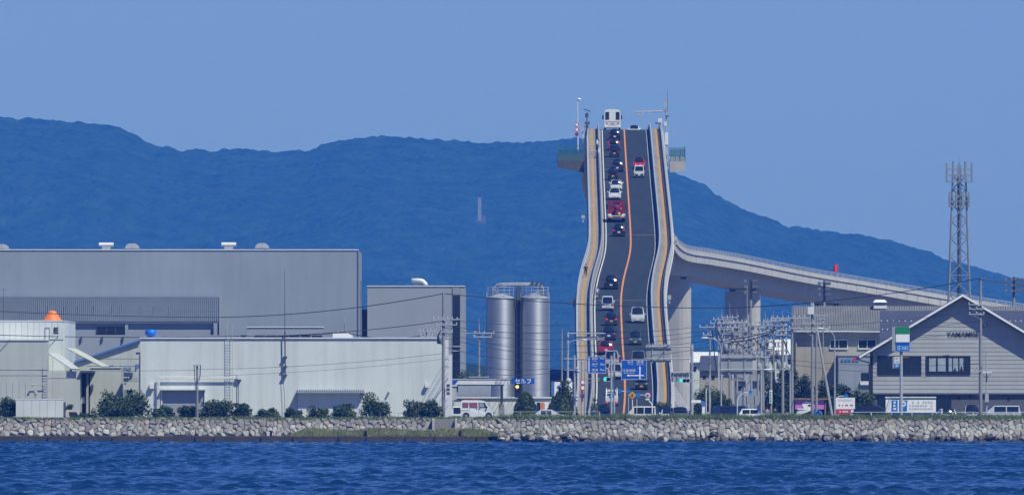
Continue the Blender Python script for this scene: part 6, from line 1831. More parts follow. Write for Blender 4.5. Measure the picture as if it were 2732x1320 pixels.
# left blue guide sign
d = 2330.0
sb = thing('guide_sign', 'left blue guide sign with an upward arrow and three place names', 'road sign', Vector((X(1533, d), d - D0, GZ)), 'blue guide signs')
b_ = MB(); b_.pbox(1565, 1617, 950, 996, d - 0.3, 0.08); pn = b_.build('panel', 'sign_blue', sb)
b_ = MB()
for (a_, c_, e_, g_) in ((1565.6, 1616.4, 950.6, 951.4), (1565.6, 1616.4, 994.6, 995.4), (1565.6, 1566.4, 951.5, 994.5), (1615.6, 1616.4, 951.5, 994.5)):
    b_ = MB(); b_.pbox(a_, c_, e_, g_, d - 0.33, 0.02); b_.build('border', 'sign_white', pn)
b_ = MB(); b_.pbox(1570.2, 1572.6, 958, 992, d - 0.33, 0.02); b_.build('arrow_shaft', 'sign_white', pn); b_ = MB(); b_.face([P(1568.5, 960, d - 0.34), P(1574.3, 960, d - 0.34), P(1571.4, 953, d - 0.34)]); b_.build('arrow_head', 'sign_white', pn)
for y_, ja, km, ro in ((953, '鳥取', '100km', 'Tottori'), (968, '米子', '20km', 'Yonago'), (983, '境港', '7km', 'Sakaiminato')):
    ptext(ja, 1579, 1595, y_, y_ + 6, d - 0.34, 'sign_white', pn); ptext(ro, 1579, 1593, y_ + 7.2, y_ + 9.6, d - 0.34, 'sign_white', pn); ptext(km, 1601, 1613, y_ + 0.5, y_ + 5.5, d - 0.34, 'sign_white', pn)
post(sb, 1514.5, 945, None, d, 0.11); rod(sb, 'arm', 'grey_paint', P(1506, 957, d), P(1566, 957, d), 0.06); rod(sb, 'arm', 'grey_paint', P(1506, 987, d), P(1566, 987, d), 0.05)
# right blue guide sign on twin posts
d = 2190.0
sb = thing('guide_sign', 'right blue guide sign with crossing white arrows on the twin grey posts', 'road sign', Vector((X(1635, d), d - D0, GZ)), 'blue guide signs')
b_ = MB(); b_.pbox(1657, 1726, 959.5, 1012.5, d - 0.3, 0.08); pn = b_.build('panel', 'sign_blue', sb)
for (a_, c_, e_, g_) in ((1657.6, 1725.4, 960.1, 960.9), (1657.6, 1725.4, 1011.2, 1012), (1657.6, 1658.4, 961, 1011.1), (1724.6, 1725.4, 961, 1011.1)):
    b_ = MB(); b_.pbox(a_, c_, e_, g_, d - 0.33, 0.02); b_.build('border', 'sign_white', pn)
b_ = MB(); b_.pbox(1705.5, 1709, 980, 1010, d - 0.33, 0.02); b_.build('arrow_shaft', 'sign_white', pn); b_ = MB(); b_.face([P(1703.8, 982, d - 0.34), P(1710.7, 982, d - 0.34), P(1707.3, 975.5, d - 0.34)]); b_.build('arrow_head', 'sign_white', pn)
b_ = MB(); b_.pbox(1677, 1718, 999.5, 1002.5, d - 0.345, 0.01); b_.build('arrow_shaft', 'sign_white', pn); b_ = MB(); b_.face([P(1678, 997.5, d - 0.35), P(1671, 1001, d - 0.35), P(1678, 1004.5, d - 0.35)]); b_.build('arrow_head', 'sign_white', pn)
ptext('米子', 1674, 1690, 962, 968.5, d - 0.34, 'sign_white', pn); ptext('境港', 1698, 1717, 962, 968.5, d - 0.34, 'sign_white', pn)
ptext('Yonago', 1676, 1690, 970, 972.8, d - 0.34, 'sign_white', pn); ptext('Sakaiminato', 1697, 1718, 970, 972.8, d - 0.34, 'sign_white', pn)
ptext('江島埠頭', 1661, 1695, 984, 991, d - 0.34, 'sign_white', pn); ptext('Eshima Wharf', 1664, 1692, 992.5, 995.5, d - 0.34, 'sign_white', pn)
post(sb, 1631, 948, None, d, 0.11); post(sb, 1638.5, 940, None, d + 0.6, 0.10)
rod(sb, 'arm', 'grey_paint', P(1631, 968, d), P(1658, 968, d), 0.05); rod(sb, 'arm', 'grey_paint', P(1620, 991, d), P(1658, 991, d), 0.05)
# gantries seen from behind
def sign_back(label, px0, px1, py0, py1, d, ppx, arms, ribs=3, ptop=None, r=0.12, lattice=False, cat='road sign'):
    t_ = thing('sign_gantry', label, cat, Vector((X(ppx, d), d - D0, GZ)), 'road signs seen from behind')
    post(t_, ppx, ptop or py0 - 8, None, d, r)
    n_ = max(2, int((py1 - py0) / 9))
    pl = None
    for k in range(n_):       # aluminium planks of the sign, each with a gap
        a_ = py0 + (py1 - py0) * k / n_; c_ = py0 + (py1 - py0) * (k + 1) / n_ - 0.5
        b_ = MB(); b_.pbox(px0, px1, a_, c_, d - 0.25, 0.04); pl = b_.build('sign_plank', 'sign_back', t_)
    for k in range(ribs):
        x_ = px0 + (px1 - px0) * (k + 0.5) / ribs
        b_ = MB(); b_.pbox(x_ - 1, x_ + 1, py0 - 3, py1 + 2, d - 0.36, 0.1); b_.build('rib', 'grey_paint', t_)
    for y_ in arms:
        x_ = px0 if ppx > px1 else px1
        rod(t_, 'arm', 'grey_paint', P(ppx, y_, d - 0.42), P(px0 - 2 if ppx > px0 else px1 + 2, y_, d - 0.42), 0.075)
    return t_
sign_back('long dark sign seen from behind over the left lane on an arm', 1537, 1613, 897, 907, 2380, 1515, (889,), 2, 884)
sign_back('large grey sign back on two beams right of the bridge road', 1724, 1790, 918, 966, 2250, 1846, (924, 957), 2, 918, 0.16)
sign_back('small framed sign back above the right traffic light', 1790, 1838, 992, 1018, 2246, 1846.5, (993,), 4, 990, 0.05)
sign_back('wide grey sign back before the dense pole cluster', 1924, 2008, 944, 998, 2215, 2031, (952, 986), 2, 935, 0.14)
t_lo = sign_back('low grey sign back on two legs behind the grass', 1984, 2026, 1056, 1080, 2200, 1994, (), 2, 1058, 0.05)
post(t_lo, 2014, 1080, None, 2200.1, 0.05)
# street lamps
def lamp(px, d, pts, label, r=0.09, head=None):
    t_ = thing('street_lamp', label, 'street lamp', Vector((X(px, d), d - D0, GZ)), 'street lamps')
    rod(t_, 'post', 'grey_paint', Vector((X(px, d), d - D0, GZ)), P(*pts[0], d), r, r * 0.7, 8)
    pipe(t_, 'arm', 'grey_paint', [P(x_, y_, d) for x_, y_ in pts], 0.05)
    hx, hy = head or pts[-1]
    b_ = MB(); b_.ball(P(hx, hy, d), 0.42, 0.16, 0.10, 10, 5); b_.build('lamp_head', 'white_metal', t_, True)
    return t_
lamp(1516, 2350, [(1516, 918), (1518, 914), (1526, 909), (1540, 906.5), (1556, 906)], 'street lamp whose arm reaches right over the left path', head=(1558, 906))
lamp(1924, 2222, [(1924, 935), (1921, 920), (1912, 908), (1902, 902), (1882, 901)], 'street lamp with an arm curving left in front of the cluster', head=(1880, 901))
lamp(2227, 2178, [(2227, 905), (2225, 894), (2216, 884), (2204, 878), (2194, 876)], 'street lamp with an arm curving left near the slanting stay', head=(2188, 876))
lamp(2108, 2176, [(2108, 990), (2106, 986), (2100, 984), (2060, 984.5)], 'street lamp with a long level arm before the trees', head=(2046, 985.5))
lamp(2031, 2190, [(2031, 992), (2033, 985), (2038, 984.5), (2046, 984.5)], 'street lamp post carrying a small twin head left of the level arm', 0.10, head=(2058, 985))
# plain roadside posts
def plain(px, y0_, d, label, r=0.06, m_='grey_paint'):
    t_ = thing('roadside_post', label, 'post', Vector((X(px, d), d - D0, GZ)), 'roadside posts'); post(t_, px, y0_, None, d, r, m_)
    b_ = MB(); b_.lathe(P(px, y0_, d), [(r * 1.2, -0.02), (r * 1.2, 0.04), (r * 0.4, 0.1)], 8); b_.build('cap', m_, t_); return t_
t_ = plain(1533, 950, 2185, 'tall pale post with white lamps left of the bridge foot', 0.10)
for (x_, y_) in ((1540, 982), (1543, 990), (1539, 1057), (1539, 1066)):
    b_ = MB(); b_.ball(P(x_, y_, 2184.8), 0.16); b_.build('lamp', 'porcelain', t_)
t_ = plain(1553, 965, 2200, 'post with red ringed signs seen edge on beside the left path', 0.12)
for (y_, mm) in ((1019, 'sign_white'), (1034, 'sign_white'), (1055, 'sign_blue')):
    b_ = MB(); b_.disc(P(1555, y_, 2199.7), 0.30, 0.03); o_ = b_.build('ring', 'sign_red', t_)
    b_ = MB(); b_.disc(P(1555, y_, 2199.66), 0.20, 0.03); b_.build('disc', mm, o_)
plain(1560, 960, 2206, 'thin grey post close right of the red ringed signs', 0.05)
plain(1884, 1040, 2185, 'thin leaning white post by the clipped hedge', 0.05, 'white_metal')
t_ = thing('globe_lamp', 'round white globe lamp over the right clipped bush', 'lamp', Vector((X(1517, 2200), 2200 - D0, GZ)))
post(t_, 1517, 1022, None, 2200, 0.05); b_ = MB(); b_.ball(P(1517, 1015, 2200), 0.30, n=12, m=8); b_.build('globe', 'pale_concrete', t_, True)
# traffic lights
def signal(px0, px1, y_, d, arm_from, label, green_first=True):
    t_ = thing('traffic_light', label, 'traffic light', Vector((X(arm_from, d), d - D0, GZ)), 'traffic lights')
    w_ = (px1 - px0)
    b_ = MB(); b_.pbox(px0, px1, y_ - 6, y_ + 6, d, 0.18); bx_ = b_.build('housing', 'white_metal', t_)
    for k in range(3):
        x_ = px0 + w_ * (k + 0.5) / 3
        b_ = MB(); b_.disc(P(x_, y_, d - 0.03), 0.17, 0.03, 12); b_.build('green_lamp' if k == 0 else 'dark_lamp', 'lamp_green' if k == 0 else 'black', bx_)
        b_ = MB(); c = P(x_, y_ - 5, d - 0.2); b_.box(c.x - 0.16, c.x + 0.16, c.y, c.y + 0.2, c.z - 0.015, c.z + 0.015); b_.build('visor', 'white_metal', bx_)
    sx = px0 if arm_from < px0 else px1
    rod(t_, 'arm', 'grey_paint', P(arm_from, y_ - 1, d + 0.1), P(sx, y_ - 1, d + 0.1), 0.035)
    rod(t_, 'stay', 'grey_paint', P(arm_from, y_ + 11, d + 0.1), P(sx, y_ + 1, d + 0.1), 0.025)
    post(t_, arm_from, y_ - 14, None, d + 0.1, 0.08)
    return t_
signal(1610.5, 1633, 1011, 2192, 1561, 'traffic light showing green over the left lane')
signal(1812, 1841, 1014.5, 2180, 1893, 'traffic light showing green right of the bridge foot')
# small signs
def small_sign(label, px, y_, d, parts, posts, cat='road sign'):
    t_ = thing('traffic_sign', label, cat, Vector((X(px, d), d - D0, GZ)), 'small traffic signs')
    for pts, r in posts:
        pipe(t_, 'post', 'white_metal', [P(x_, yy_, d) for x_, yy_ in pts], r)
    for kind, a, mm in parts:
        b_ = MB(); c = P(a[0], a[1], d - 0.1 - 0.02*len(a))
        if kind == 'disc': b_.disc(P(a[0], a[1], d - 0.12 - a[3]), a[2], 0.02)
        elif kind == 'diamond':
            c = P(a[0], a[1], d - 0.12 - a[3]); b_.prism([(c.x, c.z - a[2]), (c.x + a[2], c.z), (c.x, c.z + a[2]), (c.x - a[2], c.z)], c.y, c.y + 0.02)
        elif kind == 'box': b_.pbox(a[0], a[1], a[2], a[3], d - 0.12 - a[4], 0.02)
        b_.build(mm[1], mm[0], t_)
    return t_
small_sign('yellow diamond crossroads sign on a bent white post', 1687, 1053, 2178, [('diamond', (1687, 1053.5, 0.40, 0), ('sign_yellow', 'panel')), ('box', (1682.5, 1691.5, 1053, 1054.4, 0.03), ('black', 'cross_bar')), ('box', (1686.3, 1687.7, 1048, 1059, 0.05), ('black', 'cross_bar'))], [([(1677, 1056), (1687, 1066), (1687.5, 1116)], 0.06)])
small_sign('red ringed no parking sign on a crooked white post', 1728, 1054, 2178, [('disc', (1728, 1054, 0.34, 0), ('sign_red', 'ring')), ('disc', (1728, 1054, 0.25, 0.03), ('sign_white', 'inner_ring')), ('disc', (1728, 1054, 0.15, 0.06), ('bright_blue', 'centre')), ('box', (1722.5, 1733, 1062.5, 1066.5, 0), ('sign_white', 'plate'))], [([(1728, 1066), (1738, 1076), (1740, 1084), (1740, 1116)], 0.075)])
small_sign('blue round sign on a thin post between diamond and red ring', 1703, 1053, 2180, [('disc', (1703, 1053.5, 0.24, 0), ('bright_blue', 'disc'))], [([(1703, 1053), (1725, 1053)], 0.045), ([(1699, 1060), (1699, 1116)], 0.03)])
small_sign('small blue round sign left of the yellow diamond', 1653, 1042, 2182, [('disc', (1653, 1042.5, 0.22, 0), ('bright_blue', 'disc')), ('diamond', (1676.5, 1043, 0.25, 0), ('bright_blue', 'back_sign'))], [([(1653, 1043), (1677, 1043)], 0.04), ([(1677, 1043), (1677, 1116)], 0.03)])
small_sign('blue diamond sign on a curved white arm over the low sign back', 2002, 1045, 2180, [('diamond', (2002, 1045, 0.24, 0), ('bright_blue', 'panel'))], [([(2002, 1046), (1987, 1046), (1980, 1050), (1970, 1060), (1967, 1070), (1967, 1116)], 0.05)])
small_sign('blue diamond sign on a white arm above the red and white board', 2258, 1055, 2182, [('diamond', (2258, 1055.5, 0.26, 0), ('bright_blue', 'panel'))], [([(2256, 1056), (2240, 1056), (2234, 1060), (2232, 1068), (2232, 1116)], 0.05)])
small_sign('white street name plate with a blue pedestrian sign by the hedge', 1876, 1075, 2176, [('box', (1845, 1870, 1066, 1074, 0), ('sign_white', 'plate')), ('disc', (1877, 1077, 0.28, 0), ('text_blue', 'disc')), ('box', (1873, 1881, 1083, 1107, 0), ('sign_white', 'pillar_face'))], [([(1877, 1070), (1877, 1116)], 0.05), ([(1846, 1070), (1877, 1070)], 0.02)])
small_sign('white arrow plate beside the red board', 2271, 1097, 2176, [('box', (2270, 2277, 1092, 1099, 0), ('sign_white', 'plate'))], [([(2273.5, 1095), (2273.5, 1116)], 0.06)])
small_sign('white diamond marker at the grass edge', 2099, 1106, 2172, [('diamond', (2099, 1105, 0.24, 0), ('sign_white', 'panel'))], [([(2099, 1108), (2099, 1118)], 0.03)])
# vertical banner on a pole
vb = thing('pole_banner', 'white upright banner with green writing on a pole in the cluster', 'banner', P(2057, 1110, 2186))
b_ = MB(); b_.pbox(2053, 2060.5, 1040, 1075, 2186, 0.06); b_.build('panel', 'sign_white', vb); post(vb, 2057, 995, None, 2186.3, 0.13, 'pole_concrete')
textlines(vb, 'sign_green', 2054.8, 2060, 1043, 1074, 2185.96, 4, 1)

# convenience store pole sign
d = 2185.0
cs = thing('pole_sign', 'tall pole sign with green, white and blue bands before the gabled shop', 'sign', Vector((X(2405, d), d - D0, GZ)))
rod(cs, 'pole', 'grey_paint', Vector((X(2404.5, d), d - D0 + 0.3, GZ)), P(2404.5, 936, d) + Vector((0, 0.3, 0)), 0.17, 0.15, 12)
b_ = MB(); b_.pbox(2380, 2427, 871, 936, d + 0.02, 1.0); b_.build('casing', 'sign_back', cs)
b_ = MB(); b_.pbox(2390, 2426.5, 871.5, 891, d - 0.05, 0.06); b_.build('green_band', 'sign_green', cs)
b_ = MB(); b_.pbox(2390, 2426.5, 891.3, 912, d - 0.05, 0.06); b_.build('white_band', 'sign_white', cs)
b_ = MB(); b_.pbox(2390, 2426.5, 912.3, 917.5, d - 0.05, 0.06); b_.build('blue_band', 'sign_blue', cs)
b_ = MB(); b_.pbox(2391, 2426.5, 919, 936.5, d - 0.05, 0.06); bp_ = b_.build('blue_panel', 'bright_blue', cs)
ptext('酒', 2394, 2403, 922, 933, d - 0.07, 'sign_white', bp_, 'lettering', 0.015); ptext('たばこ', 2406, 2424, 923, 932, d - 0.07, 'sign_white', bp_, 'lettering', 0.015)
b_ = MB(); b_.pbox(2381.5, 2400, 951, 982, d + 0.1, 0.6); b_.build('small_box', 'sign_back', cs)
b_ = MB(); b_.pbox(2386.5, 2400, 951.5, 969.5, d + 0.05, 0.04); b_.build('small_panel', 'sign_white', cs); b_ = MB(); b_.pbox(2386.5, 2400, 970, 981.5, d + 0.05, 0.04); b_.build('small_blue_panel', 'bright_blue', cs)
ptext('銀行', 2389, 2398, 953, 959, d + 0.03, 'text_dark', cs); ptext('ATM', 2389, 2398, 962, 968, d + 0.03, 'text_dark', cs); ptext('P', 2390, 2397, 972, 980, d + 0.03, 'sign_white', cs)
# long white parking billboard
d = 2192.0
pb = thing('parking_billboard', 'long white billboard with a blue parking mark before the shop front', 'billboard', Vector((X(2430, d), d - D0, GZ)))
b_ = MB(); b_.pbox(2363, 2497, 1061, 1100, d, 0.5); b_.build('panel', 'sign_white', pb)
b_ = MB(); b_.pbox(2361.5, 2498, 1057.5, 1060.8, d - 0.1, 0.7); b_.build('top_cap', 'white_metal', pb)
b_ = MB(); b_.pbox(2379, 2497, 1061.5, 1064.5, d - 0.03, 0.03); b_.build('green_line', 'sign_green', pb)
b_ = MB(); b_.pbox(2379, 2497, 1100.2, 1103.5, d + 0.05, 0.4); b_.build('blue_base', 'sign_blue', pb)
b_ = MB(); b_.pbox(2379, 2395, 1067, 1096, d - 0.03, 0.03); bq = b_.build('blue_mark', 'bright_blue', pb); textlines(bq, 'sign_white', 2383.5, 2393, 1070, 1096, d - 0.05, 3, 1)
b_ = MB(); b_.pbox(2399, 2420, 1067, 1096, d - 0.03, 0.03); bq = b_.build('blue_mark', 'bright_blue', pb); ptext('P', 2405, 2417, 1069, 1094, d - 0.05, 'sign_white', bq, 'lettering', 0.03)
textlines(pb, 'text_faint', 2427, 2490, 1069, 1095, d - 0.03, 3, 9)
for x_ in (2372, 2486):
    b_ = MB(); b_.pbox(x_, x_ + 5, 1100.3, 1114, d + 0.1, 0.25, zb=GZ - 0.02); b_.build('leg', 'grey_paint', pb)
# pink billboard (plain pale shape instead of its picture)
d = 2262.0
pk = thing('pink_billboard', 'pink billboard with a white puffy shape under the beige hut roof', 'billboard', Vector((X(2160, d), d - D0, GZ)))
b_ = MB(); b_.pbox(2122, 2198, 1066, 1091, d, 0.2); b_.build('panel', 'sign_pink', pk)
b_ = MB(); b_.pbox(2119, 2208, 1061, 1065.8, d - 0.3, 0.9); b_.build('canopy', 'timber', pk)
b_ = MB()
for (x_, y_, r_) in ((2145, 1078, .22), (2152, 1076, .28), (2160, 1078, .26), (2150, 1084, .30), (2160, 1085, .28), (2167, 1082, .2)):
    b_ = MB(); b_.disc(P(x_, y_, d - 0.04 - 0.002*(x_ - 2145)), r_, 0.02, 12); b_.build('white_shape', 'sign_white', pk)
for x_ in (2124, 2200):
    b_ = MB(); b_.pbox(x_, x_ + 4, 1066, 1114, d + 0.22, 0.2, zb=GZ - 0.02); b_.build('leg', 'timber', pk)
# red and white notice board
d = 2178.0
rb = thing('notice_board', 'white notice board with a red lower panel right of the street lamp', 'sign', Vector((X(2256, d), d - D0, GZ)))
b_ = MB(); b_.pbox(2230, 2281, 1060, 1090.5, d, 0.12); b_.build('white_panel', 'sign_white', rb)
b_ = MB(); b_.pbox(2230, 2268, 1091, 1104, d + 0.02, 0.12); b_.build('red_panel', 'sign_red', rb)
textlines(rb, 'text_faint', 2236, 2277, 1064, 1072, d - 0.02, 1, 6); textlines(rb, 'sign_red', 2238, 2277, 1078, 1085, d - 0.02, 1, 9); textlines(rb, 'sign_white', 2240, 2264, 1095, 1102, d - 0.01, 1, 6)
for x_ in (2236, 2274):
    b_ = MB(); b_.pbox(x_, x_ + 4, 1104, 1116, d + 0.03, 0.1, zb=GZ - 0.02); b_.build('leg', 'white_metal', rb)
# blue arch object by the pole
ba = thing('bicycle_rack', 'small bright blue arch standing at the foot of the twin poles', 'rack', P(2182, 1112, 2180))
pipe(ba, 'arch', 'bright_blue', [P(2173, 1114, 2180), P(2173, 1102, 2180), P(2176, 1098, 2180), P(2188, 1098, 2180), P(2191, 1102, 2180), P(2191, 1114, 2180)], 0.12, 8)
b_ = MB(); b_.pbox(2177, 2187, 1101, 1113, 2180.1, 0.06); b_.build('panel', 'sign_white', ba)

# ------------------------------------------------------------------ masts at the top of the bridge
d = d_of_y(405)
bm = thing('lamp_mast', 'white lamp mast with round signs on the left balcony of the bridge', 'mast', Vector((X(1542, d), d - D0 + 1, zroad(d))))
rod(bm, 'post', 'white_metal', Vector((X(1542, d), d - D0 + 1, zroad(d) + 0.12)), P(1541, 266, d) + Vector((0, 1, 0)), 0.10, 0.06, 8)
b_ = MB(); b_.ball(P(1545, 265, d) + Vector((0, 1, 0)), 0.36, 0.2, 0.18, 10, 6); b_.build('lamp_head', 'white_metal', bm, True)
for k, y_ in enumerate((333, 346, 358)):
    b_ = MB(); b_.disc(P(1539, y_, d) + Vector((0, 0.8, 0)), 0.31, 0.03); o_ = b_.build('sign_ring', 'sign_red', bm)
    b_ = MB(); b_.disc(P(1539, y_, d) + Vector((0, 0.76, 0)), 0.20, 0.03); b_.build('sign_face', 'sign_blue' if k == 2 else 'sign_white', o_)
d = d_of_y(372)
sm = thing('solar_mast', 'dark mast with a tilted solar panel left of the coach', 'mast', Vector((X(1566, d), d - D0, zroad(d))))
rod(sm, 'post', 'steel_dark', Vector((X(1566, d), d - D0, zroad(d) + 0.1)), P(1566, 300, d), 0.09, 0.07, 7)
b_ = MB(); b_.hexa([P(1557, 292, d - 0.5), P(1575, 299, d - 0.5), P(1575, 299, d + 0.5), P(1557, 292, d + 0.5)][::1], [P(1557, 291, d - 0.5), P(1575, 298, d - 0.5), P(1575, 296, d + 0.5), P(1557, 290, d + 0.5)]); b_.build('solar_panel', 'black', sm)
for (x0_, x1_, y0_, y1_, mm) in ((1561, 1570, 303, 314, 'steel_dark'), (1560, 1574, 325, 332, 'steel_dark'), (1550, 1558, 336, 352, 'grey_paint'), (1562, 1570, 333, 342, 'steel_dark')):
    b_ = MB(); b_.pbox(x0_, x1_, y0_, y1_, d - 0.3, 0.4); b_.build('device_box', mm, sm)
rod(sm, 'device_arm', 'steel_dark', P(1552, 340, d), P(1568, 338, d), 0.04)
rod(sm, 'white_pole', 'white_metal', P(1556, 385, d), P(1554, 340, d), 0.09)
# green marker plate
d = d_of_y(398)
gm = thing('marker_plate', 'small green plate fixed to the left guard rail near the crest', 'sign', P(1593, 395, d))
b_ = MB(); b_.pbox(1588, 1599, 371, 388, d - 0.4, 0.06); b_.build('plate', 'green_mesh', gm); b_ = MB(); b_.ball(P(1594, 380, d - 0.45), 0.18, 0.03, 0.38); b_.build('reflector', 'white_metal', gm); rod(gm, 'stem', 'galvanised', P(1594, 388, d - 0.38), P(1594, 402, d - 0.38), 0.03)
# weather mast on the right
d = d_of_y(425)
wm = thing('weather_mast', 'tall instrument mast with a level arm on the right side of the crest', 'mast', Vector((X(1779, d), d - D0, zroad(d))))
rod(wm, 'post', 'grey_paint', Vector((X(1779, d), d - D0, zroad(d) - 1.0)), P(1777, 262, d), 0.13, 0.09, 8)
rod(wm, 'whip', 'steel_dark', P(1780, 300, d), P(1781, 238, d), 0.04, 0.02, 5)
rod(wm, 'arm', 'galvanised', P(1695, 299, d), P(1776, 297.5, d), 0.10, 0.12, 6)
b_ = MB(); b_.pbox(1696, 1714, 302, 307, d - 0.1, 0.3); b_.build('sensor', 'grey_paint', wm)
for (x_, y_) in ((1717, 303), (1733, 303), (1770, 298)):
    b_ = MB(); b_.pbox(x_ - 2, x_ + 2, y_ - 3, y_ + 2, d - 0.1, 0.2); b_.build('bracket', 'galvanised', wm)
for (x0_, x1_, y0_, y1_, mm) in ((1773, 1779, 268, 290, 'grey_paint'), (1756, 1766, 316, 326, 'white_metal'), (1772, 1778, 326, 336, 'white_metal'), (1748, 1756, 327, 331, 'steel_dark'), (1774, 1783, 354, 386, 'white_metal'), (1776, 1784, 308, 312, 'steel_dark'), (1774, 1781, 390, 415, 'galvanised')):
    b_ = MB(); b_.pbox(x0_, x1_, y0_, y1_, d - 0.3, 0.35); b_.build('device_box', mm, wm)
rod(wm, 'device_arm', 'galvanised', P(1752, 329, d), P(1778, 338, d), 0.05); rod(wm, 'device_arm', 'galvanised', P(1761, 322, d), P(1776, 330, d), 0.05)
# ------------------------------------------------------------------ the shore: bank, stone wall, apron, steps
m = MB(); m.box(-160, 160, 2.4, 8.2, -0.5, BZ); mat('soil', (0.15, 0.15, 0.075), 0.95, var=0.3, scale=0.8)
struct(m.build('embankment', 'soil'))
YB, YT = -0.9, 2.35                    # foot and top of the wall, the wall leans back
def on_wall(x, z, out=0.0):
    t_ = z / BZ
    y_ = YB + (YT - YB) * t_
    n_ = Vector((0, -BZ, (YT - YB))).normalized()
    return Vector((x, y_, z)) + n_ * out
stone_cols = [('stone_pale', (0.335, 0.33, 0.295)), ('stone_tan', (0.262, 0.248, 0.22)), ('stone_mauve', (0.185, 0.168, 0.16)), ('stone_grey', (0.22, 0.215, 0.20)), ('stone_dark', (0.11, 0.095, 0.088)), ('stone_rust', (0.235, 0.195, 0.165))]
for n_, c in stone_cols: mat(n_, c, 0.9, var=0.28, scale=2.2, bump=0.5, bscale=6, rnd=0.18)
mat('stone_wet', (0.045, 0.038, 0.032), 0.5, var=0.4, scale=2.0, bump=0.4, bscale=6)
sw = thing('sea_wall', 'sloping sea wall of rough fitted stones along the whole water front', 'sea wall', (0, 0, 0))
b_ = MB(); b_.hexa([on_wall(-150, -0.35, -0.10), on_wall(150, -0.35, -0.10), Vector((150, 2.6, -0.4)), Vector((-150, 2.6, -0.4))], [on_wall(-150, BZ - 0.02, -0.10), on_wall(150, BZ - 0.02, -0.10), Vector((150, 2.6, BZ - 0.05)), Vector((-150, 2.6, BZ - 0.05))])
mat('mortar', (0.055, 0.05, 0.047), 0.95, var=0.3, scale=1.5)
b_.build('core', 'mortar', sw)
R = np.random.RandomState(11)
pts = []
rowh = 0.345; z_ = -0.05; r_i = 0
XS = X(1312, D0)
while z_ < BZ + 0.1:
    x_ = -58 + (r_i % 2) * 0.4
    while x_ < 58:
        step = 0.38 + 0.75 * R.rand() ** 1.5
        pts.append((x_ + step/2 + R.normal(0, 0.11), z_ + R.normal(0, 0.13)))
        x_ += step
    z_ += rowh; r_i += 1
pts = np.array(pts)
def cell(i):
    c = pts[i]
    poly = [(c[0] - 0.75, c[1] - 0.5), (c[0] + 0.75, c[1] - 0.5), (c[0] + 0.75, c[1] + 0.5), (c[0] - 0.75, c[1] + 0.5)]
    near_ = np.where((np.abs(pts[:, 0] - c[0]) < 2.0) & (np.abs(pts[:, 1] - c[1]) < 1.3))[0]
    for j in near_:
        if j == i: continue
        o_ = pts[j]; mx, mz = (c[0] + o_[0]) / 2, (c[1] + o_[1]) / 2; nx_, nz_ = o_[0] - c[0], o_[1] - c[1]
        out = []
        for k in range(len(poly)):
            a, b = poly[k], poly[(k + 1) % len(poly)]
            da = (a[0] - mx) * nx_ + (a[1] - mz) * nz_; db = (b[0] - mx) * nx_ + (b[1] - mz) * nz_
            if da <= 0: out.append(a)
            if (da < 0 < db) or (db < 0 < da):
                u = da / (da - db); out.append((a[0] + (b[0] - a[0]) * u, a[1] + (b[1] - a[1]) * u))
        poly = out
        if len(poly) < 3: return None
    return poly
stones = []
for i in range(len(pts)):
    x_, zc = pts[i]
    if x_ < XS + 0.3 and zc < 0.72: continue
    poly = cell(i)
    if not poly: continue
    poly = [(a, min(max(b, -0.25), BZ - 0.01)) for a, b in poly]
    area = 0.5 * abs(sum(poly[k][0]*poly[(k+1) % len(poly)][1] - poly[(k+1) % len(poly)][0]*poly[k][1] for k in range(len(poly))))
    if area < 0.03: continue
    stones.append((area, poly, x_, zc))
stones.sort(key=lambda s: -s[0])
def stone_mesh(mb, poly, x_, zc):
    cx = sum(p[0] for p in poly) / len(poly); cz = sum(p[1] for p in poly) / len(poly)
    k = len(poly); low = x_ > XS and zc < 0.95
    sh = 0.91 + 0.06 * R.rand(); lift = 0.06 + 0.13 * R.rand() + (0.22 * R.rand() if low else 0)
    ox, oz = R.normal(0, 0.05), R.normal(0, 0.04)
    tx, tz = R.normal(0, 0.20), R.normal(0, 0.20)
    b0 = len(mb.v)
    # cut the corners so that the stones are rounder than the cells
    pp_ = []
    for j in range(k):
        a, b, c = poly[j-1], poly[j], poly[(j+1) % k]
        pp_.append((b[0]*0.8 + a[0]*0.2, b[1]*0.8 + a[1]*0.2)); pp_.append((b[0]*0.8 + c[0]*0.2, b[1]*0.8 + c[1]*0.2))
    k = len(pp_)
    for sc_, l_ in ((sh, -0.12), (sh, lift * 0.35), (0.66, lift)):
        for p in pp_:
            dx, dz = (p[0] - cx) * sc_, (p[1] - cz) * sc_
            l2 = l_ + (tx * dx + tz * dz if l_ > 0 else 0) + (R.normal(0, 0.018) if l_ > 0 else 0)
            q_ = on_wall(cx + dx + (ox if sc_ < 0.7 else 0), cz + dz + (oz if sc_ < 0.7 else 0), l2); mb.v.append(q_)
    mb.v.append(on_wall(cx + ox, cz + oz, lift * 1.12))
    ctr = len(mb.v) - 1
    for r_ in range(2):
        for j in range(k):
            l = (j + 1) % k
            mb.f.append([b0 + r_*k + j, b0 + r_*k + l, b0 + (r_+1)*k + l, b0 + (r_+1)*k + j])
    for j in range(k):
        mb.f.append([b0 + 2*k + j, b0 + 2*k + (j + 1) % k, ctr])
def stone_mat(x_, zc):
    u = R.rand()
    if zc < 0.2: return 'stone_wet'
    if zc < 0.5 and x_ > XS and u < 0.6: return 'stone_dark'
    if zc > 1.75: return ['stone_mauve', 'stone_grey', 'stone_tan', 'stone_mauve', 'stone_rust', 'stone_grey'][int(u * 6)]
    return ['stone_pale', 'stone_tan', 'stone_pale', 'stone_grey', 'stone_pale', 'stone_tan', 'stone_mauve'][int(u * 7)]
inview = [s for s in stones if abs(s[2]) < 54]
rest = [s for s in stones if abs(s[2]) >= 54]
restmb = {}
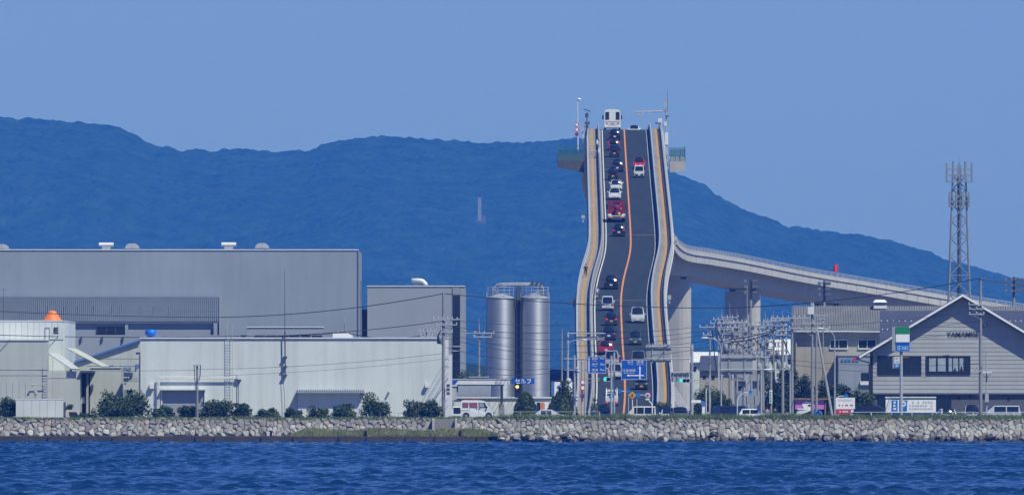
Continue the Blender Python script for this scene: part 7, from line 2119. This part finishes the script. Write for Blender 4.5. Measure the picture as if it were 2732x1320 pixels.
for n_, (area, poly, x_, zc) in enumerate(inview + rest):
    mm = stone_mat(x_, zc)
    if n_ < 300:
        mb = MB(); stone_mesh(mb, poly, x_, zc); mb.build('stone', mm, sw)
    else:
        stone_mesh(restmb.setdefault(mm, MB()), poly, x_, zc)
# the rest of the stones: one part with several materials
allv, allf, mi, mats_ = [], [], [], []
for mm, mb in restmb.items():
    o_ = len(allv); allv += mb.v; allf += [[o_ + i for i in f] for f in mb.f]; mats_.append(mm); mi += [len(mats_) - 1] * len(mb.f)
big = MB(); big.v = allv; big.f = allf
so_ = big.build('small_stones', mats_[0], sw)
for mm in mats_[1:]: so_.data.materials.append(MATS[mm])
so_.data.polygons.foreach_set('material_index', mi); stuff(so_)
# loose boulders at the water's edge on the right
for k in range(46):
    x_ = XS + 0.2 + (56 - XS) * R.rand() if k > 12 else XS + 6 * R.rand()
    w_ = 0.25 + 0.4 * R.rand(); mb = MB()
    mb.ball((0, 0, 0), w_, w_ * (0.6 + 0.3*R.rand()), w_ * (0.45 + 0.25*R.rand()), 7, 5)
    for v_ in mb.v: v_ *= 1 + R.normal(0, 0.13)
    c = on_wall(x_, 0.10 + 0.35 * R.rand() ** 1.5, 0.2 + 0.25 * R.rand())
    rot = Matrix.Rotation(R.rand() * 6.28, 3, 'Z') @ Matrix.Rotation(R.normal(0, 0.4), 3, 'X')
    mb.v = [rot @ v_ + c for v_ in mb.v]
    o_ = mb.build('boulder', ['stone_dark', 'stone_tan', 'stone_pale', 'stone_wet', 'stone_grey'][k % 5], sw)
# dark apron along the water on the left
ap = MB(); xa = -150
b_ = MB(); b_.hexa([(xa, -2.2, -0.5), (XS, -2.2, -0.5), (XS, 0.2, -0.5), (xa, 0.2, -0.5)], [(xa, -1.9, 0.66), (XS - 0.6, -1.9, 0.62), (XS - 0.4, 0.2, 0.70), (xa, 0.2, 0.70)])
mat('apron', (0.030, 0.026, 0.026), 0.85, var=0.35, scale=0.7, bump=0.3, bscale=4, grime=0.4)
aq = thing('quay_apron', 'low dark weathered apron along the water below the left sea wall', 'quay', (-40, -1, 0)); b_.build('slab', 'apron', aq)
for k in range(14):
    x_ = X(20 + k * 96 + 14 * R.randn(), D0)
    b_ = MB(); b_.box(x_, x_ + 0.05, -2.215, -1.86, -0.05, 0.63); b_.build('joint', 'mortar', aq)
for i, px in enumerate((723, 976, 1228)):
    t_ = thing('mooring_post', ['left', 'middle', 'right'][i] + ' of the three short dark posts standing on the apron', 'post', (X(px, D0 - 1), -1.0, 0.6), 'short posts on the apron')
    b_ = MB(); b_.lathe((X(px, D0 - 1), -1.0, 0.55), [(0.13, 0), (0.13, 0.55), (0.15, 0.56), (0.15, 0.66), (0.12, 0.68)], 10); b_.build('shaft', 'black', t_)
    b_ = MB(); b_.lathe((X(px, D0 - 1), -1.0, 1.232), [(0.11, 0), (0.05, 0.04)], 10); b_.build('cap', 'steel_dark', t_)
# concrete steps
stp = thing('concrete_steps', 'grey concrete steps with side walls cut into the sea wall', 'steps', (X(1186, D0), 0.5, 1.2))
ns = 8; x0_, x1_ = X(1160, D0), X(1213, D0)
for k in range(ns):
    z0_ = 1.28 + (BZ - 1.28) * k / ns; z1_ = 1.28 + (BZ - 1.28) * (k + 1) / ns
    y0_ = YB + (YT - YB) * (z0_ / BZ) - 0.35
    b_ = MB(); b_.box(x0_, x1_, y0_, y0_ + 1.2, z0_ - 0.3, z1_ - 0.012); b_.build('step', 'path_concrete', stp)
for a_, c_ in ((1153, 1159.5), (1213.5, 1220)):
    b_ = MB(); b_.prismx([(YB + (YT - YB)*0.50 - 0.5, 0.9), (YT + 0.4, 0.9), (YT + 0.4, BZ + 0.06), (YB + (YT - YB)*0.50 - 0.5, BZ - 0.02)], X(a_, D0), X(c_, D0)); b_.build('side_wall', 'pale_concrete', stp)

# ------------------------------------------------------------------ vegetation
def foliage(name, col, col2, scale):
    m_ = bpy.data.materials.new(name); m_.use_nodes = True; nt = m_.node_tree; b = nt.nodes['Principled BSDF']
    b.inputs['Roughness'].default_value = 0.6; b.inputs['Specular IOR Level'].default_value = 0.3
    tc = nt.nodes.new('ShaderNodeTexCoord'); nz = nt.nodes.new('ShaderNodeTexNoise'); nz.inputs['Scale'].default_value = scale; nz.inputs['Detail'].default_value = 3
    rp = nt.nodes.new('ShaderNodeMapRange'); rp.inputs['From Min'].default_value = 0.35; rp.inputs['From Max'].default_value = 0.65
    mx = nt.nodes.new('ShaderNodeMix'); mx.data_type = 'RGBA'; mx.inputs['A'].default_value = (*col, 1); mx.inputs['B'].default_value = (*col2, 1)
    nt.links.new(tc.outputs['Object'], nz.inputs['Vector']); nt.links.new(nz.outputs['Fac'], rp.inputs['Value']); nt.links.new(rp.outputs[0], mx.inputs['Factor']); nt.links.new(mx.outputs['Result'], b.inputs['Base Color'])
    MATS[name] = m_; return m_
foliage('leaf_dark', (0.026, 0.050, 0.017), (0.072, 0.112, 0.032), 1.8)
foliage('leaf_mid', (0.035, 0.062, 0.022), (0.075, 0.115, 0.035), 1.4)
foliage('leaf_light', (0.07, 0.11, 0.025), (0.13, 0.17, 0.04), 1.2)
foliage('leaf_pine', (0.014, 0.032, 0.020), (0.035, 0.062, 0.032), 1.2)
foliage('grass', (0.065, 0.125, 0.035), (0.15, 0.19, 0.065), 0.8)
foliage('grass_dry', (0.18, 0.215, 0.08), (0.31, 0.31, 0.15), 0.9)
def leaf_mesh(pts, size, rs, aspect=0.6):
    n = len(pts)
    a = rs.normal(size=(n, 3)); a /= np.linalg.norm(a, axis=1)[:, None]
    b = rs.normal(size=(n, 3)); b -= (b * a).sum(1)[:, None] * a; b /= np.linalg.norm(b, axis=1)[:, None]
    s = size * (0.6 + 0.8 * rs.rand(n))[:, None]
    v = np.stack([pts - a*s, pts + b*s*aspect, pts + a*s, pts - b*s*aspect], 1).reshape(-1, 3)
    f = np.arange(n * 4).reshape(n, 4)
    return v, f
def np_obj(name, v, f, m_, parent=None):
    me = bpy.data.meshes.new(name)
    o0 = ORG[parent.name] if parent is not None else Vector((0, 0, 0))
    me.from_pydata((np.asarray(v) - np.array(o0)).tolist(), [], np.asarray(f).tolist()); me.materials.append(MATS[m_])
    o = bpy.data.objects.new(name, me); COL.objects.link(o); ORG[o.name] = o0
    if parent is not None: o.parent = parent
    return o
def bush(px, w_px, h_px, d, label, zb=None, m_='leaf_dark', n=1500, lobes=7, size=0.11, cat='shrub', name='shrub', gaps=0.75, seed=None, trunk=True, group=None, tall=False):
    rs = np.random.RandomState(seed or int(px) + 3)
    zb = BZ if zb is None else zb
    s = F / d; w, h = w_px * 1.08 / s, h_px * 1.12 / s; cx, cy = X(px, d), d - D0; n = int(n * (1.7 if name == 'tree' else 1.35))
    t_ = thing(name, label, cat, (cx, cy, zb), group)
    L = []
    for k in range(lobes):
        u = rs.uniform(-0.36, 0.36) * w; zz_ = zb + h * (0.22 + 0.58 * rs.rand() * (1 - (abs(u) / (0.5*w)) ** 2 * 0.6)); r_ = (0.16 + 0.12 * rs.rand()) * min(w, h * 1.3)
        L.append((cx + u, cy + rs.uniform(-0.25, 0.25) * w, zz_, r_ * (1.1 if not tall else 0.9), r_ * (0.8 if not tall else 1.2)))
    L.append((cx, cy, zb + h * 0.35, w * 0.36, h * 0.33))
    for k in range(4):                     # skirts of the shrub reach the ground
        L.append((cx + (k - 1.5) * 0.25 * w, cy + rs.uniform(-0.15, 0.1) * w, zb + h * rs.uniform(0.14, 0.24), w * 0.17, h * 0.2))
    P_ = []
    tot = sum(l[3]**2 * l[4] for l in L)
    for (x_, y_, z_, r_, rz_) in L:
        k = int(n * (r_**2 * rz_) / tot) + 20
        a = rs.normal(size=(k, 3)); a /= np.linalg.norm(a, axis=1)[:, None]
        rad = rs.rand(k) ** 0.38 * (0.85 + 0.35 * rs.rand(k))
        P_.append(np.stack([x_ + a[:, 0]*rad*r_, y_ + a[:, 1]*rad*r_, np.maximum(z_ + a[:, 2]*rad*rz_, zb + 0.03)], 1))
    P_ = np.concatenate(P_)
    v, f = leaf_mesh(P_, size, rs)
    np_obj('crown', v, f, m_, t_)
    if trunk:
        b_ = MB(); b_.tube((cx, cy, zb - 0.1), (cx + 0.05*w, cy, zb + h*0.5), 0.03 * w + 0.02, 0.02, n=6)
        for (x_, y_, z_, r_, rz_) in L[:5]:
            b_.tube((cx + 0.03*w, cy, zb + h*0.25), (x_, y_, z_), 0.012*w + 0.012, 0.01, n=5)
        b_.build('trunk', 'bark', t_)
    return t_
bush(24, 60, 52, 2162, 'dark shrub at the left edge behind the box truck', n=1600)
bush(183, 26, 40, 2168, 'small shrub between the box truck body and its cab', n=500)
bush(232, 50, 18, 2160, 'low weedy shrub right of the truck cab', n=700, lobes=5)
bush(325, 152, 76, 2164, 'largest dark shrub in front of the blue lettered factory', n=5200, lobes=14, size=0.12)
bush(438, 56, 34, 2162, 'low shrub at the left foot of the roller door', n=1300)
bush(505, 50, 34, 2163, 'dark shrub just left of the short pole', n=1200)
bush(572, 92, 54, 2163, 'broad dark shrub right of the short pole', n=2800, lobes=10)
bush(647, 44, 54, 2162, 'upright shrub right of the wall ladder', n=1300)
bush(713, 66, 30, 2161, 'wide low shrub left of the lean-to shadow', n=1400)
bush(785, 44, 28, 2161, 'little shrub at the left corner of the lean-to', n=800, m_='leaf_mid')
bush(850, 58, 36, 2161, 'loose airy shrub in front of the lean-to wall', n=900, m_='leaf_mid')
bush(915, 60, 40, 2161, 'airy shrub in front of the lean-to window', n=900, m_='leaf_mid')
bush(1000, 78, 68, 2162, 'tall open shrub right of the lean-to', n=2000, lobes=10)
bush(1106, 56, 48, 2162, 'left half of the pair of shrubs near the tall pole', n=1400)
bush(1148, 62, 56, 2162, 'right shrub of the pair near the tall utility pole', n=1600)
# clipped round bushes
def topiary(px, w_px, h_px, d, label, pts_prof, n, zb=None):
    rs = np.random.RandomState(int(px)); s = F / d; zb = GZ if zb is None else zb
    cx, cy = X(px, d), d - D0; w, h = w_px / s, h_px / s
    t_ = thing('clipped_bush', label, 'bush', (cx, cy, zb), 'clipped bushes at the filling station')
    u = rs.rand(n); ph = rs.rand(n) * 6.283
    rr = np.interp(u, [p[0] for p in pts_prof], [p[1] for p in pts_prof]) * w / 2 * (0.86 + 0.16 * rs.rand(n)) * (1 + 0.04 * np.sin(5*ph) * np.sin(9*u))
    pts_ = np.stack([cx + rr*np.cos(ph), cy + rr*np.sin(ph), zb + u*h], 1)
    v, f = leaf_mesh(pts_, 0.075, rs, 0.7); np_obj('crown', v, f, 'leaf_dark', t_)
    b_ = MB(); b_.lathe((cx, cy, zb), [(p[1]*w/2*0.84, p[0]*h*0.97) for p in pts_prof], 16); b_.build('inner_mass', 'leaf_dark', t_)
    b_ = MB(); b_.tube((cx, cy, zb - 0.2), (cx, cy, zb + h*0.5), 0.1, n=6); b_.build('trunk', 'bark', t_)
topiary(1402, 68, 84, 2185, 'dome shaped clipped bush in front of the silos', [(0, 0.96), (0.2, 1.0), (0.5, 0.88), (0.75, 0.66), (0.9, 0.42), (0.97, 0.22), (1, 0.05)], 5200)
topiary(1500, 86, 90, 2190, 'wider clipped bush with a ragged top beside the bridge foot', [(0, 0.98), (0.25, 1.0), (0.5, 0.86), (0.7, 0.64), (0.85, 0.40), (0.95, 0.22), (1, 0.10)], 5600)
bush(1506, 40, 46, 2190, 'young leafy shoots on top of the wider clipped bush', zb=GZ + 2.7, n=600, m_='leaf_dark', trunk=False, lobes=4)
# trees on the right
bush(1885, 96, 92, 2262, 'dark hedge like tree right of the green traffic light', zb=GZ, n=4200, lobes=12, m_='leaf_dark', name='tree', cat='tree', tall=True)
bush(1925, 60, 80, 2240, 'smaller tree at the foot of the curved street lamp', zb=GZ, n=2200, lobes=9, m_='leaf_dark', name='tree', cat='tree', tall=True)
bush(2062, 70, 150, 2290, 'dark pine behind the white banner pole', zb=GZ, n=3200, lobes=14, m_='leaf_pine', name='tree', cat='tree', tall=True)
bush(2096, 62, 190, 2300, 'tallest dark pine left of the wide armed utility pole', zb=GZ, n=3600, lobes=16, m_='leaf_pine', name='tree', cat='tree', tall=True)
bush(2146, 66, 120, 2285, 'dark pine just left of the twin poles', zb=GZ, n=2600, lobes=12, m_='leaf_pine', name='tree', cat='tree', tall=True)
bush(2205, 84, 118, 2290, 'dark pine behind the slanting stay pole', zb=GZ, n=3200, lobes=13, m_='leaf_pine', name='tree', cat='tree', tall=True)
bush(2252, 66, 96, 2280, 'yellow green tree right of the curved street lamp', zb=GZ, n=2400, lobes=10, m_='leaf_light', name='tree', cat='tree', tall=True)
bush(2298, 72, 90, 2270, 'dark tree at the left corner of the gabled shop', zb=GZ, n=2600, lobes=10, m_='leaf_dark', name='tree', cat='tree', tall=True)
bush(2238, 60, 110, 2300, 'dark tree behind the yellow green tree', zb=GZ, n=2200, lobes=10, m_='leaf_pine', name='tree', cat='tree', tall=True)
bush(1256, 76, 150, 2420, 'dark tree between the glass block and the left silo', zb=GZ, n=3000, lobes=12, m_='leaf_dark', name='tree', cat='tree', tall=True)
bush(1482, 46, 120, 2450, 'dim tree right of the right silo', zb=GZ, n=1800, lobes=9, m_='leaf_dark', name='tree', cat='tree', tall=True)
bush(1585, 30, 52, 2420, 'weeds on the left verge at the foot of the ramp', zb=GZ + 0.4, n=500, m_='grass', trunk=False, lobes=4)
bush(1763, 44, 46, 2400, 'weeds on the right verge at the foot of the ramp', zb=GZ + 0.3, n=700, m_='leaf_mid', trunk=False, lobes=5)
# grass
def grass(name, label, n, fx, m_, h0, h1, seed):
    rs = np.random.RandomState(seed)
    x_, y_, z_, hs = fx(rs, n)
    h = (h0 + (h1 - h0) * rs.rand(n) ** 1.5) * hs; w = 0.02 + 0.035 * rs.rand(n)
    ang = rs.rand(n) * 3.14; dx, dy = np.cos(ang) * w, np.sin(ang) * w
    lx, ly = rs.normal(0, 0.25, n) * h, rs.normal(0, 0.15, n) * h
    v = np.stack([np.stack([x_ - dx, y_ - dy, z_ - 0.03], 1), np.stack([x_ + dx, y_ + dy, z_ - 0.03], 1), np.stack([x_ + lx, y_ + ly, z_ + h], 1)], 1).reshape(-1, 3)
    f = np.arange(n * 3).reshape(n, 3)
    o_ = np_obj(name, v, f, m_); stuff(o_); tag(o_, label, 'grass')
def top_fx(rs, n):
    x_ = rs.uniform(-58, 58, n); y_ = 2.0 + 5.8 * rs.rand(n) ** 1.3
    tall_ = np.where(x_ > X(1330, D0), 1.0, np.where(x_ > X(1200, D0), 0.7, 0.5)) * (0.55 + 0.7 * vnoise(x_, y_ * 0 + 3.0, 1.7, 33))
    return x_, y_, np.where(y_ < 2.5, BZ - 0.05, BZ), tall_
grass('bank_grass', 'strip of green grass along the top of the sea wall', 46000, top_fx, 'grass', 0.20, 0.70, 41)
m = MB()
xa, xb = X(775, D0), X(1330, D0)
for k in range(40):
    u0, u1 = k / 40, (k + 1) / 40
    def prof(u): return 1.30 + 0.10 * math.sin(u * 17) - 1.0 * max(0, (0.06 - u)) * 10 - 0.5 * max(0, u - 0.93) * 10
    x0_, x1_ = xa + (xb - xa)*u0, xa + (xb - xa)*u1
    m.face([(x0_, -1.0, 0.62), (x1_, -1.0, 0.62), (x1_, on_wall(0, prof(u1), 0.32).y, max(prof(u1), 0.63)), (x0_, on_wall(0, prof(u0), 0.32).y, max(prof(u0), 0.63))])
struct(m.build('grass_bank', 'soil'))
def bank_fx(rs, n):
    u = rs.rand(n); x_ = xa + (xb - xa) * u; t_ = rs.rand(n)
    zt = 1.28 + 0.10 * np.sin(u * 17); zt = np.where(u < 0.06, 0.7 + 10 * u, zt); zt = np.where(u > 0.93, 1.28 - (u - 0.93) * 7, zt)
    z_ = 0.64 + (np.maximum(zt, 0.66) - 0.64) * t_
    return x_, -1.05 + (z_ - 0.62) * 1.1, z_, 0.8 + 0.5 * vnoise(x_, z_, 1.2, 5)
grass('bank_meadow', 'patch of pale green grass on the low bank in front of the stones', 15000, bank_fx, 'grass_dry', 0.10, 0.34, 43)
def shelf_fx(rs, n):
    x_ = XS + (X(1600, D0) - XS) * rs.rand(n); z_ = 1.05 + 0.12 * rs.rand(n)
    y_ = np.array([on_wall(0, float(q_), 0.18).y for q_ in z_]); return x_, y_, z_, 0.4 + 0.5 * vnoise(x_, z_, 0.8, 7)
grass('wall_tufts', 'dry tufts of grass between the stones right of the steps', 2200, shelf_fx, 'grass_dry', 0.08, 0.3, 45)

# ------------------------------------------------------------------ fences
def pipe_fence(name, label, px0, px1, ytop, d, zb, n_, m_, rails, pw=0.045):
    t_ = thing(name, label, 'fence', (X((px0+px1)/2, d), d - D0, zb))
    zt = Z(ytop, d)
    for k in range(n_ + 1):
        x_ = X(px0 + (px1 - px0) * k / n_, d)
        b_ = MB(); b_.box(x_ - pw, x_ + pw, d - D0 - pw, d - D0 + pw, zb - 0.05, zt); b_.build('post', m_, t_)
    for q_ in rails:
        z_ = zb + (zt - zb) * q_
        b_ = MB(); b_.tube((X(px0, d), d - D0 - pw - 0.02, z_ - 0.02), (X(px1, d), d - D0 - pw - 0.02, z_ - 0.02), 0.022, n=5); b_.build('rail', m_, t_)
pipe_fence('pipe_fence', 'thin grey pipe fence between the kei van and the bridge foot', 1318, 1600, 1097, 2158, BZ, 4, 'galvanised', (1.0, 0.45))
pipe_fence('wire_fence', 'faint wire fence in front of the white warehouse right of the lean-to', 655, 1180, 1100, 2172, GZ, 9, 'galvanised', (1.0, 0.6), 0.03)
pipe_fence('road_fence', 'low white road fence in front of the gabled shop', 2270, 2760, 1098, 2176, GZ, 9, 'white_metal', (1.0, 0.6, 0.25), 0.06)
pipe_fence('street_fence', 'short white fence below the dense pole cluster', 1990, 2110, 1103, 2178, GZ, 4, 'white_metal', (1.0, 0.5), 0.05)
lf = thing('lattice_fence', 'white lattice fence panel beside the right path at the bridge foot', 'fence', P(1815, 1075, 2380))
for k in range(7):
    x_ = 1797 + k*6; b_ = MB(); b_.tube(P(x_, 1026 + k*9, 2420 - 8*k), P(x_, 1062 + k*9, 2420 - 8*k), 0.04, n=4); b_.build('bar', 'white_metal', lf)
for k in range(5):
    b_ = MB(); b_.tube(P(1797, 1028 + k*8, 2420), P(1833, 1082 + k*8, 2372), 0.035, n=4); b_.build('rail', 'white_metal', lf)

# ------------------------------------------------------------------ people
def person(label, joints, edges, radii, loc, heading, cols, hair=True, group=None):
    """joints in metres (x right, y forward, z up); one continuous skinned body"""
    me = bpy.data.meshes.new('person'); names_ = list(joints)
    me.from_pydata([joints[k] for k in names_], [(names_.index(a), names_.index(b)) for a, b in edges], [])
    ob = bpy.data.objects.new('person', me); COL.objects.link(ob)
    sk = ob.modifiers.new('s', 'SKIN'); ss = ob.modifiers.new('u', 'SUBSURF'); ss.levels = 1; ss.render_levels = 1
    for i, k in enumerate(names_):
        sv = me.skin_vertices[0].data[i]; r = radii[k]; sv.radius = r if isinstance(r, tuple) else (r, r); sv.use_root = (k == 'pelvis')
    dg = bpy.context.evaluated_depsgraph_get(); m2 = bpy.data.meshes.new_from_object(ob.evaluated_get(dg))
    bpy.data.objects.remove(ob)
    shirt, trousers, skin = cols
    m2.materials.clear()
    for c in (shirt, trousers, 'skin', 'trim'): m2.materials.append(MATS[c])
    J = {k: Vector(v) for k, v in joints.items()}
    for p in m2.polygons:
        c = Vector(p.center)
        near_k = min(J, key=lambda k: (J[k] - c).length)
        if near_k in ('head', 'crown', 'neck'): p.material_index = 2
        elif near_k.startswith('hand'): p.material_index = 2
        elif near_k.startswith(('knee', 'ankle')) or (near_k == 'pelvis'): p.material_index = 1
        elif near_k.startswith('toe'): p.material_index = 3
        else: p.material_index = 0
        p.use_smooth = True
    m2.name = 'person'
    o = bpy.data.objects.new('person', m2); COL.objects.link(o); o.location = loc; o.rotation_euler = (0, 0, heading); ORG[o.name] = Vector(loc)
    tag(o, label, 'person', group)
    if hair:
        h = J['head']; b_ = MB(); b_.ball((h.x, h.y - 0.015, h.z + 0.055), 0.102, 0.115, 0.105, 8, 6)
        ho_ = b_.build('hair', hair if isinstance(hair, str) else 'hair'); ho_.parent = o
        f_ = MB(); f_.ball((h.x, h.y + 0.105, h.z - 0.01), 0.018, 0.03, 0.025, 5, 4); fo = f_.build('nose', 'skin'); fo.parent = o
    # a small hand with fingers at each wrist
    for sd in ('l', 'r'):
        hp = J['hand_' + sd]; el = J['elbow_' + sd]; dr = (hp - el).normalized()
        side = Vector((1, 0, 0)) if abs(dr.x) < 0.8 else Vector((0, 1, 0))
        hb = MB()
        for k, (off, ln) in enumerate(((-0.027, 0.075), (-0.009, 0.085), (0.009, 0.08), (0.027, 0.065))):
            a = hp + side * off; b2 = a + dr * ln * 0.6; c2 = b2 + (dr * 0.5 + Vector((0, 0, -0.6))).normalized() * ln * 0.4
            hb.path([a, b2, c2], 0.009, 5)
        hb.path([hp - dr*0.02 + side*0.03, hp + side*0.055 + dr*0.02, hp + side*0.06 + dr*0.05], 0.010, 5)
        hh = hb.build('fingers', 'skin'); hh.parent = o
    return o
EDG = [('pelvis', 'waist'), ('waist', 'chest'), ('chest', 'neck'), ('neck', 'head'), ('head', 'crown'), ('chest', 'shoulder_l'), ('shoulder_l', 'elbow_l'), ('elbow_l', 'hand_l'), ('chest', 'shoulder_r'), ('shoulder_r', 'elbow_r'), ('elbow_r', 'hand_r'),
       ('pelvis', 'hip_l'), ('hip_l', 'knee_l'), ('knee_l', 'ankle_l'), ('ankle_l', 'toe_l'), ('pelvis', 'hip_r'), ('hip_r', 'knee_r'), ('knee_r', 'ankle_r'), ('ankle_r', 'toe_r')]
RAD = dict(pelvis=(.15, .11), waist=(.135, .10), chest=(.16, .115), neck=.055, head=(.082, .10), crown=(.06, .07), shoulder_l=.065, elbow_l=.045, hand_l=.035, shoulder_r=.065, elbow_r=.045, hand_r=.035,
           hip_l=.085, knee_l=.06, ankle_l=.045, toe_l=.035, hip_r=.085, knee_r=.06, ankle_r=.045, toe_r=.035)
STAND = dict(pelvis=(0, 0, .92), waist=(0, 0, 1.08), chest=(0, .01, 1.30), neck=(0, .01, 1.46), head=(0, .03, 1.56), crown=(0, .03, 1.66), shoulder_l=(-.18, .01, 1.38), elbow_l=(-.23, -.02, 1.12), hand_l=(-.22, .08, .88), shoulder_r=(.18, .01, 1.38), elbow_r=(.23, -.02, 1.12), hand_r=(.22, .08, .88),
             hip_l=(-.09, 0, .86), knee_l=(-.10, .02, .48), ankle_l=(-.10, 0, .08), toe_l=(-.11, .16, .035), hip_r=(.09, 0, .86), knee_r=(.10, .03, .48), ankle_r=(.10, 0, .08), toe_r=(.11, .16, .035))
RIDE = dict(pelvis=(0, -.18, .80), waist=(0, -.14, .95), chest=(0, -.02, 1.16), neck=(0, .05, 1.30), head=(0, .10, 1.40), crown=(0, .11, 1.50), shoulder_l=(-.18, 0, 1.23), elbow_l=(-.28, .20, 1.05), hand_l=(-.27, .46, 1.00), shoulder_r=(.18, 0, 1.23), elbow_r=(.28, .20, 1.05), hand_r=(.27, .46, 1.00),
            hip_l=(-.10, -.12, .76), knee_l=(-.17, .26, .68), ankle_l=(-.15, .20, .30), toe_l=(-.15, .36, .27), hip_r=(.10, -.12, .76), knee_r=(.17, .26, .68), ankle_r=(.15, .20, .30), toe_r=(.15, .36, .27))
CYC = dict(RIDE); CYC.update(pelvis=(0, -.22, 1.00), waist=(0, -.16, 1.15), chest=(0, -.02, 1.36), neck=(0, .04, 1.50), head=(0, .08, 1.60), crown=(0, .09, 1.70), shoulder_l=(-.18, 0, 1.42), elbow_l=(-.26, .2, 1.22), hand_l=(-.25, .42, 1.08), shoulder_r=(.18, 0, 1.42), elbow_r=(.26, .2, 1.22), hand_r=(.25, .42, 1.08),
            hip_l=(-.10, -.16, .95), knee_l=(-.13, .14, .72), ankle_l=(-.12, -.02, .38), toe_l=(-.12, .12, .33), hip_r=(.10, -.16, .95), knee_r=(.13, .10, .55), ankle_r=(.12, -.04, .17), toe_r=(.12, .10, .13))
mat('cloth_pink', (0.50, 0.36, 0.35), 0.9, var=0.1, scale=6); mat('cloth_navy', (0.02, 0.028, 0.07), 0.9, var=0.1, scale=6); mat('cloth_lilac', (0.34, 0.35, 0.50), 0.9, var=0.1, scale=6); mat('cloth_blue', (0.02, 0.06, 0.25), 0.9, var=0.1, scale=6); mat('cloth_black', (0.02, 0.02, 0.025), 0.9, var=0.1, scale=6); mat('helmet', (0.05, 0.05, 0.06), 0.3, var=0.0)
d = 2192.0
person('person in a pale pink top standing behind the grass under the pole cluster', STAND, EDG, RAD, (X(2046, d), d - D0, GZ + 0.02), math.radians(160), ('cloth_pink', 'cloth_black', 'skin'))
person('person in a dark jacket standing right of the one in pink', STAND, EDG, RAD, (X(2068, d), d - D0 + 0.4, GZ + 0.02), math.radians(200), ('cloth_navy', 'cloth_black', 'skin'))
def scooter(name, label, loc, pitch, heading=0.0, m_='paint_grey'):
    root = bpy.data.objects.new(name, None); COL.objects.link(root); ORG[root.name] = Vector((0, 0, 0))
    for y_ in (-.55, .62):
        b_ = MB(); b_.tube((-.055, y_, .24), (.055, y_, .24), .24, n=16); w_ = b_.build('wheel', 'rubber', root); b_ = MB(); b_.tube((-.06, y_, .24), (.06, y_, .24), .12, n=10); b_.build('hub', 'rim', w_)
    b_ = MB(); b_.prismx([(-.80, .50), (-.70, .40), (-.25, .28), (.25, .26), (.25, .32), (-.15, .36), (-.2, .66), (-.75, .70)], -.16, .16); b_.build('body', m_, root)
    b_ = MB(); b_.prismx([(-.72, .705), (-.12, .665), (-.12, .72), (-.68, .78)], -.14, .14); b_.build('seat', 'trim', root)
    b_ = MB(); b_.prismx([(.26, .28), (.34, .28), (.52, .95), (.44, .98)], -.2, .2); b_.build('leg_shield', m_, root)
    b_ = MB(); b_.tube((-.30, .44, 1.0), (.30, .44, 1.0), .02, n=6); b_.build('handlebar', 'trim', root)
    b_ = MB(); b_.tube((0, .62, .24), (0, .45, 1.0), .03, n=6); b_.build('fork', 'galvanised', root)
    b_ = MB(); b_.box(-.09, .09, -.85, -.79, .52, .60); b_.build('tail_light', 'tail_red', root)
    b_ = MB(); b_.box(-.10, .10, -.84, -.82, .36, .48); b_.build('number_plate', 'plate_white', root)
    return place(root, name, label, 'scooter', loc[0], loc[1], loc[2], heading, pitch)
dd_ = d_of_y(798); zc_ = zroad(dd_)
scooter('motor_scooter', 'grey scooter ridden up the left edge of the road', (X(1593, dd_), dd_ - D0, zc_ + 0.01), SL)
person('scooter rider in a pale lilac jacket on the left road edge', RIDE, EDG, RAD, (X(1593, dd_), dd_ - D0, zc_ + 0.02), 0.0, ('cloth_lilac', 'cloth_black', 'skin'), 'helmet')
dd_ = 2205.0
scooter('motor_scooter', 'dark scooter waiting at the street corner left of the blue van', (X(1584, dd_), dd_ - D0, GZ + 0.02), 0.0, math.radians(-70), 'paint_black')
person('scooter rider in a blue top at the street corner', RIDE, EDG, RAD, (X(1584, dd_), dd_ - D0, GZ + 0.03), math.radians(-70), ('cloth_blue', 'cloth_black', 'skin'), 'helmet')
dd_ = d_of_y(742); zc_ = zroad(dd_) + 0.13; xc_ = cx_near(dd_) - 4.95
def bicycle(loc, pitch):
    root = bpy.data.objects.new('bicycle', None); COL.objects.link(root); ORG[root.name] = Vector((0, 0, 0))
    for y_ in (-.52, .55):
        ring = [(0, y_ + math.cos(a)*.33, .34 + math.sin(a)*.33) for a in [6.2832*k/18 for k in range(19)]]
        b_ = MB(); b_.path(ring, .018, 5); b_.build('wheel', 'rubber', root)
    fr = MB()
    for a, b in (((0, -.52, .34), (0, -.05, .30)), ((0, -.05, .30), (0, -.2, .86)), ((0, -.05, .30), (0, .38, .82)), ((0, -.17, .78), (0, .38, .82)), ((0, .55, .34), (0, .36, 1.0)), ((0, -.52, .34), (0, -.2, .80))): fr.tube(a, b, .018, n=5)
    fr.build('frame', 'steel_dark', root)
    b_ = MB(); b_.box(-.08, .08, -.32, -.08, .87, .92); b_.build('saddle', 'trim', root)
    b_ = MB(); b_.tube((-.27, .40, 1.04), (.27, .40, 1.04), .016, n=5); b_.build('handlebar', 'galvanised', root)
    b_ = MB(); b_.box(-.03, .03, -.88, -.85, .55, .61); b_.build('reflector', 'tail_red', root)
    return place(root, 'bicycle', 'dark bicycle ridden up the left footpath of the bridge', 'bicycle', loc[0], loc[1], loc[2], 0.0, pitch)
bicycle((xc_, dd_ - D0, zc_), SL)
person('cyclist in dark clothes riding up the left footpath of the bridge', CYC, EDG, RAD, (xc_, dd_ - D0, zc_), 0.0, ('cloth_navy', 'cloth_black', 'skin'))
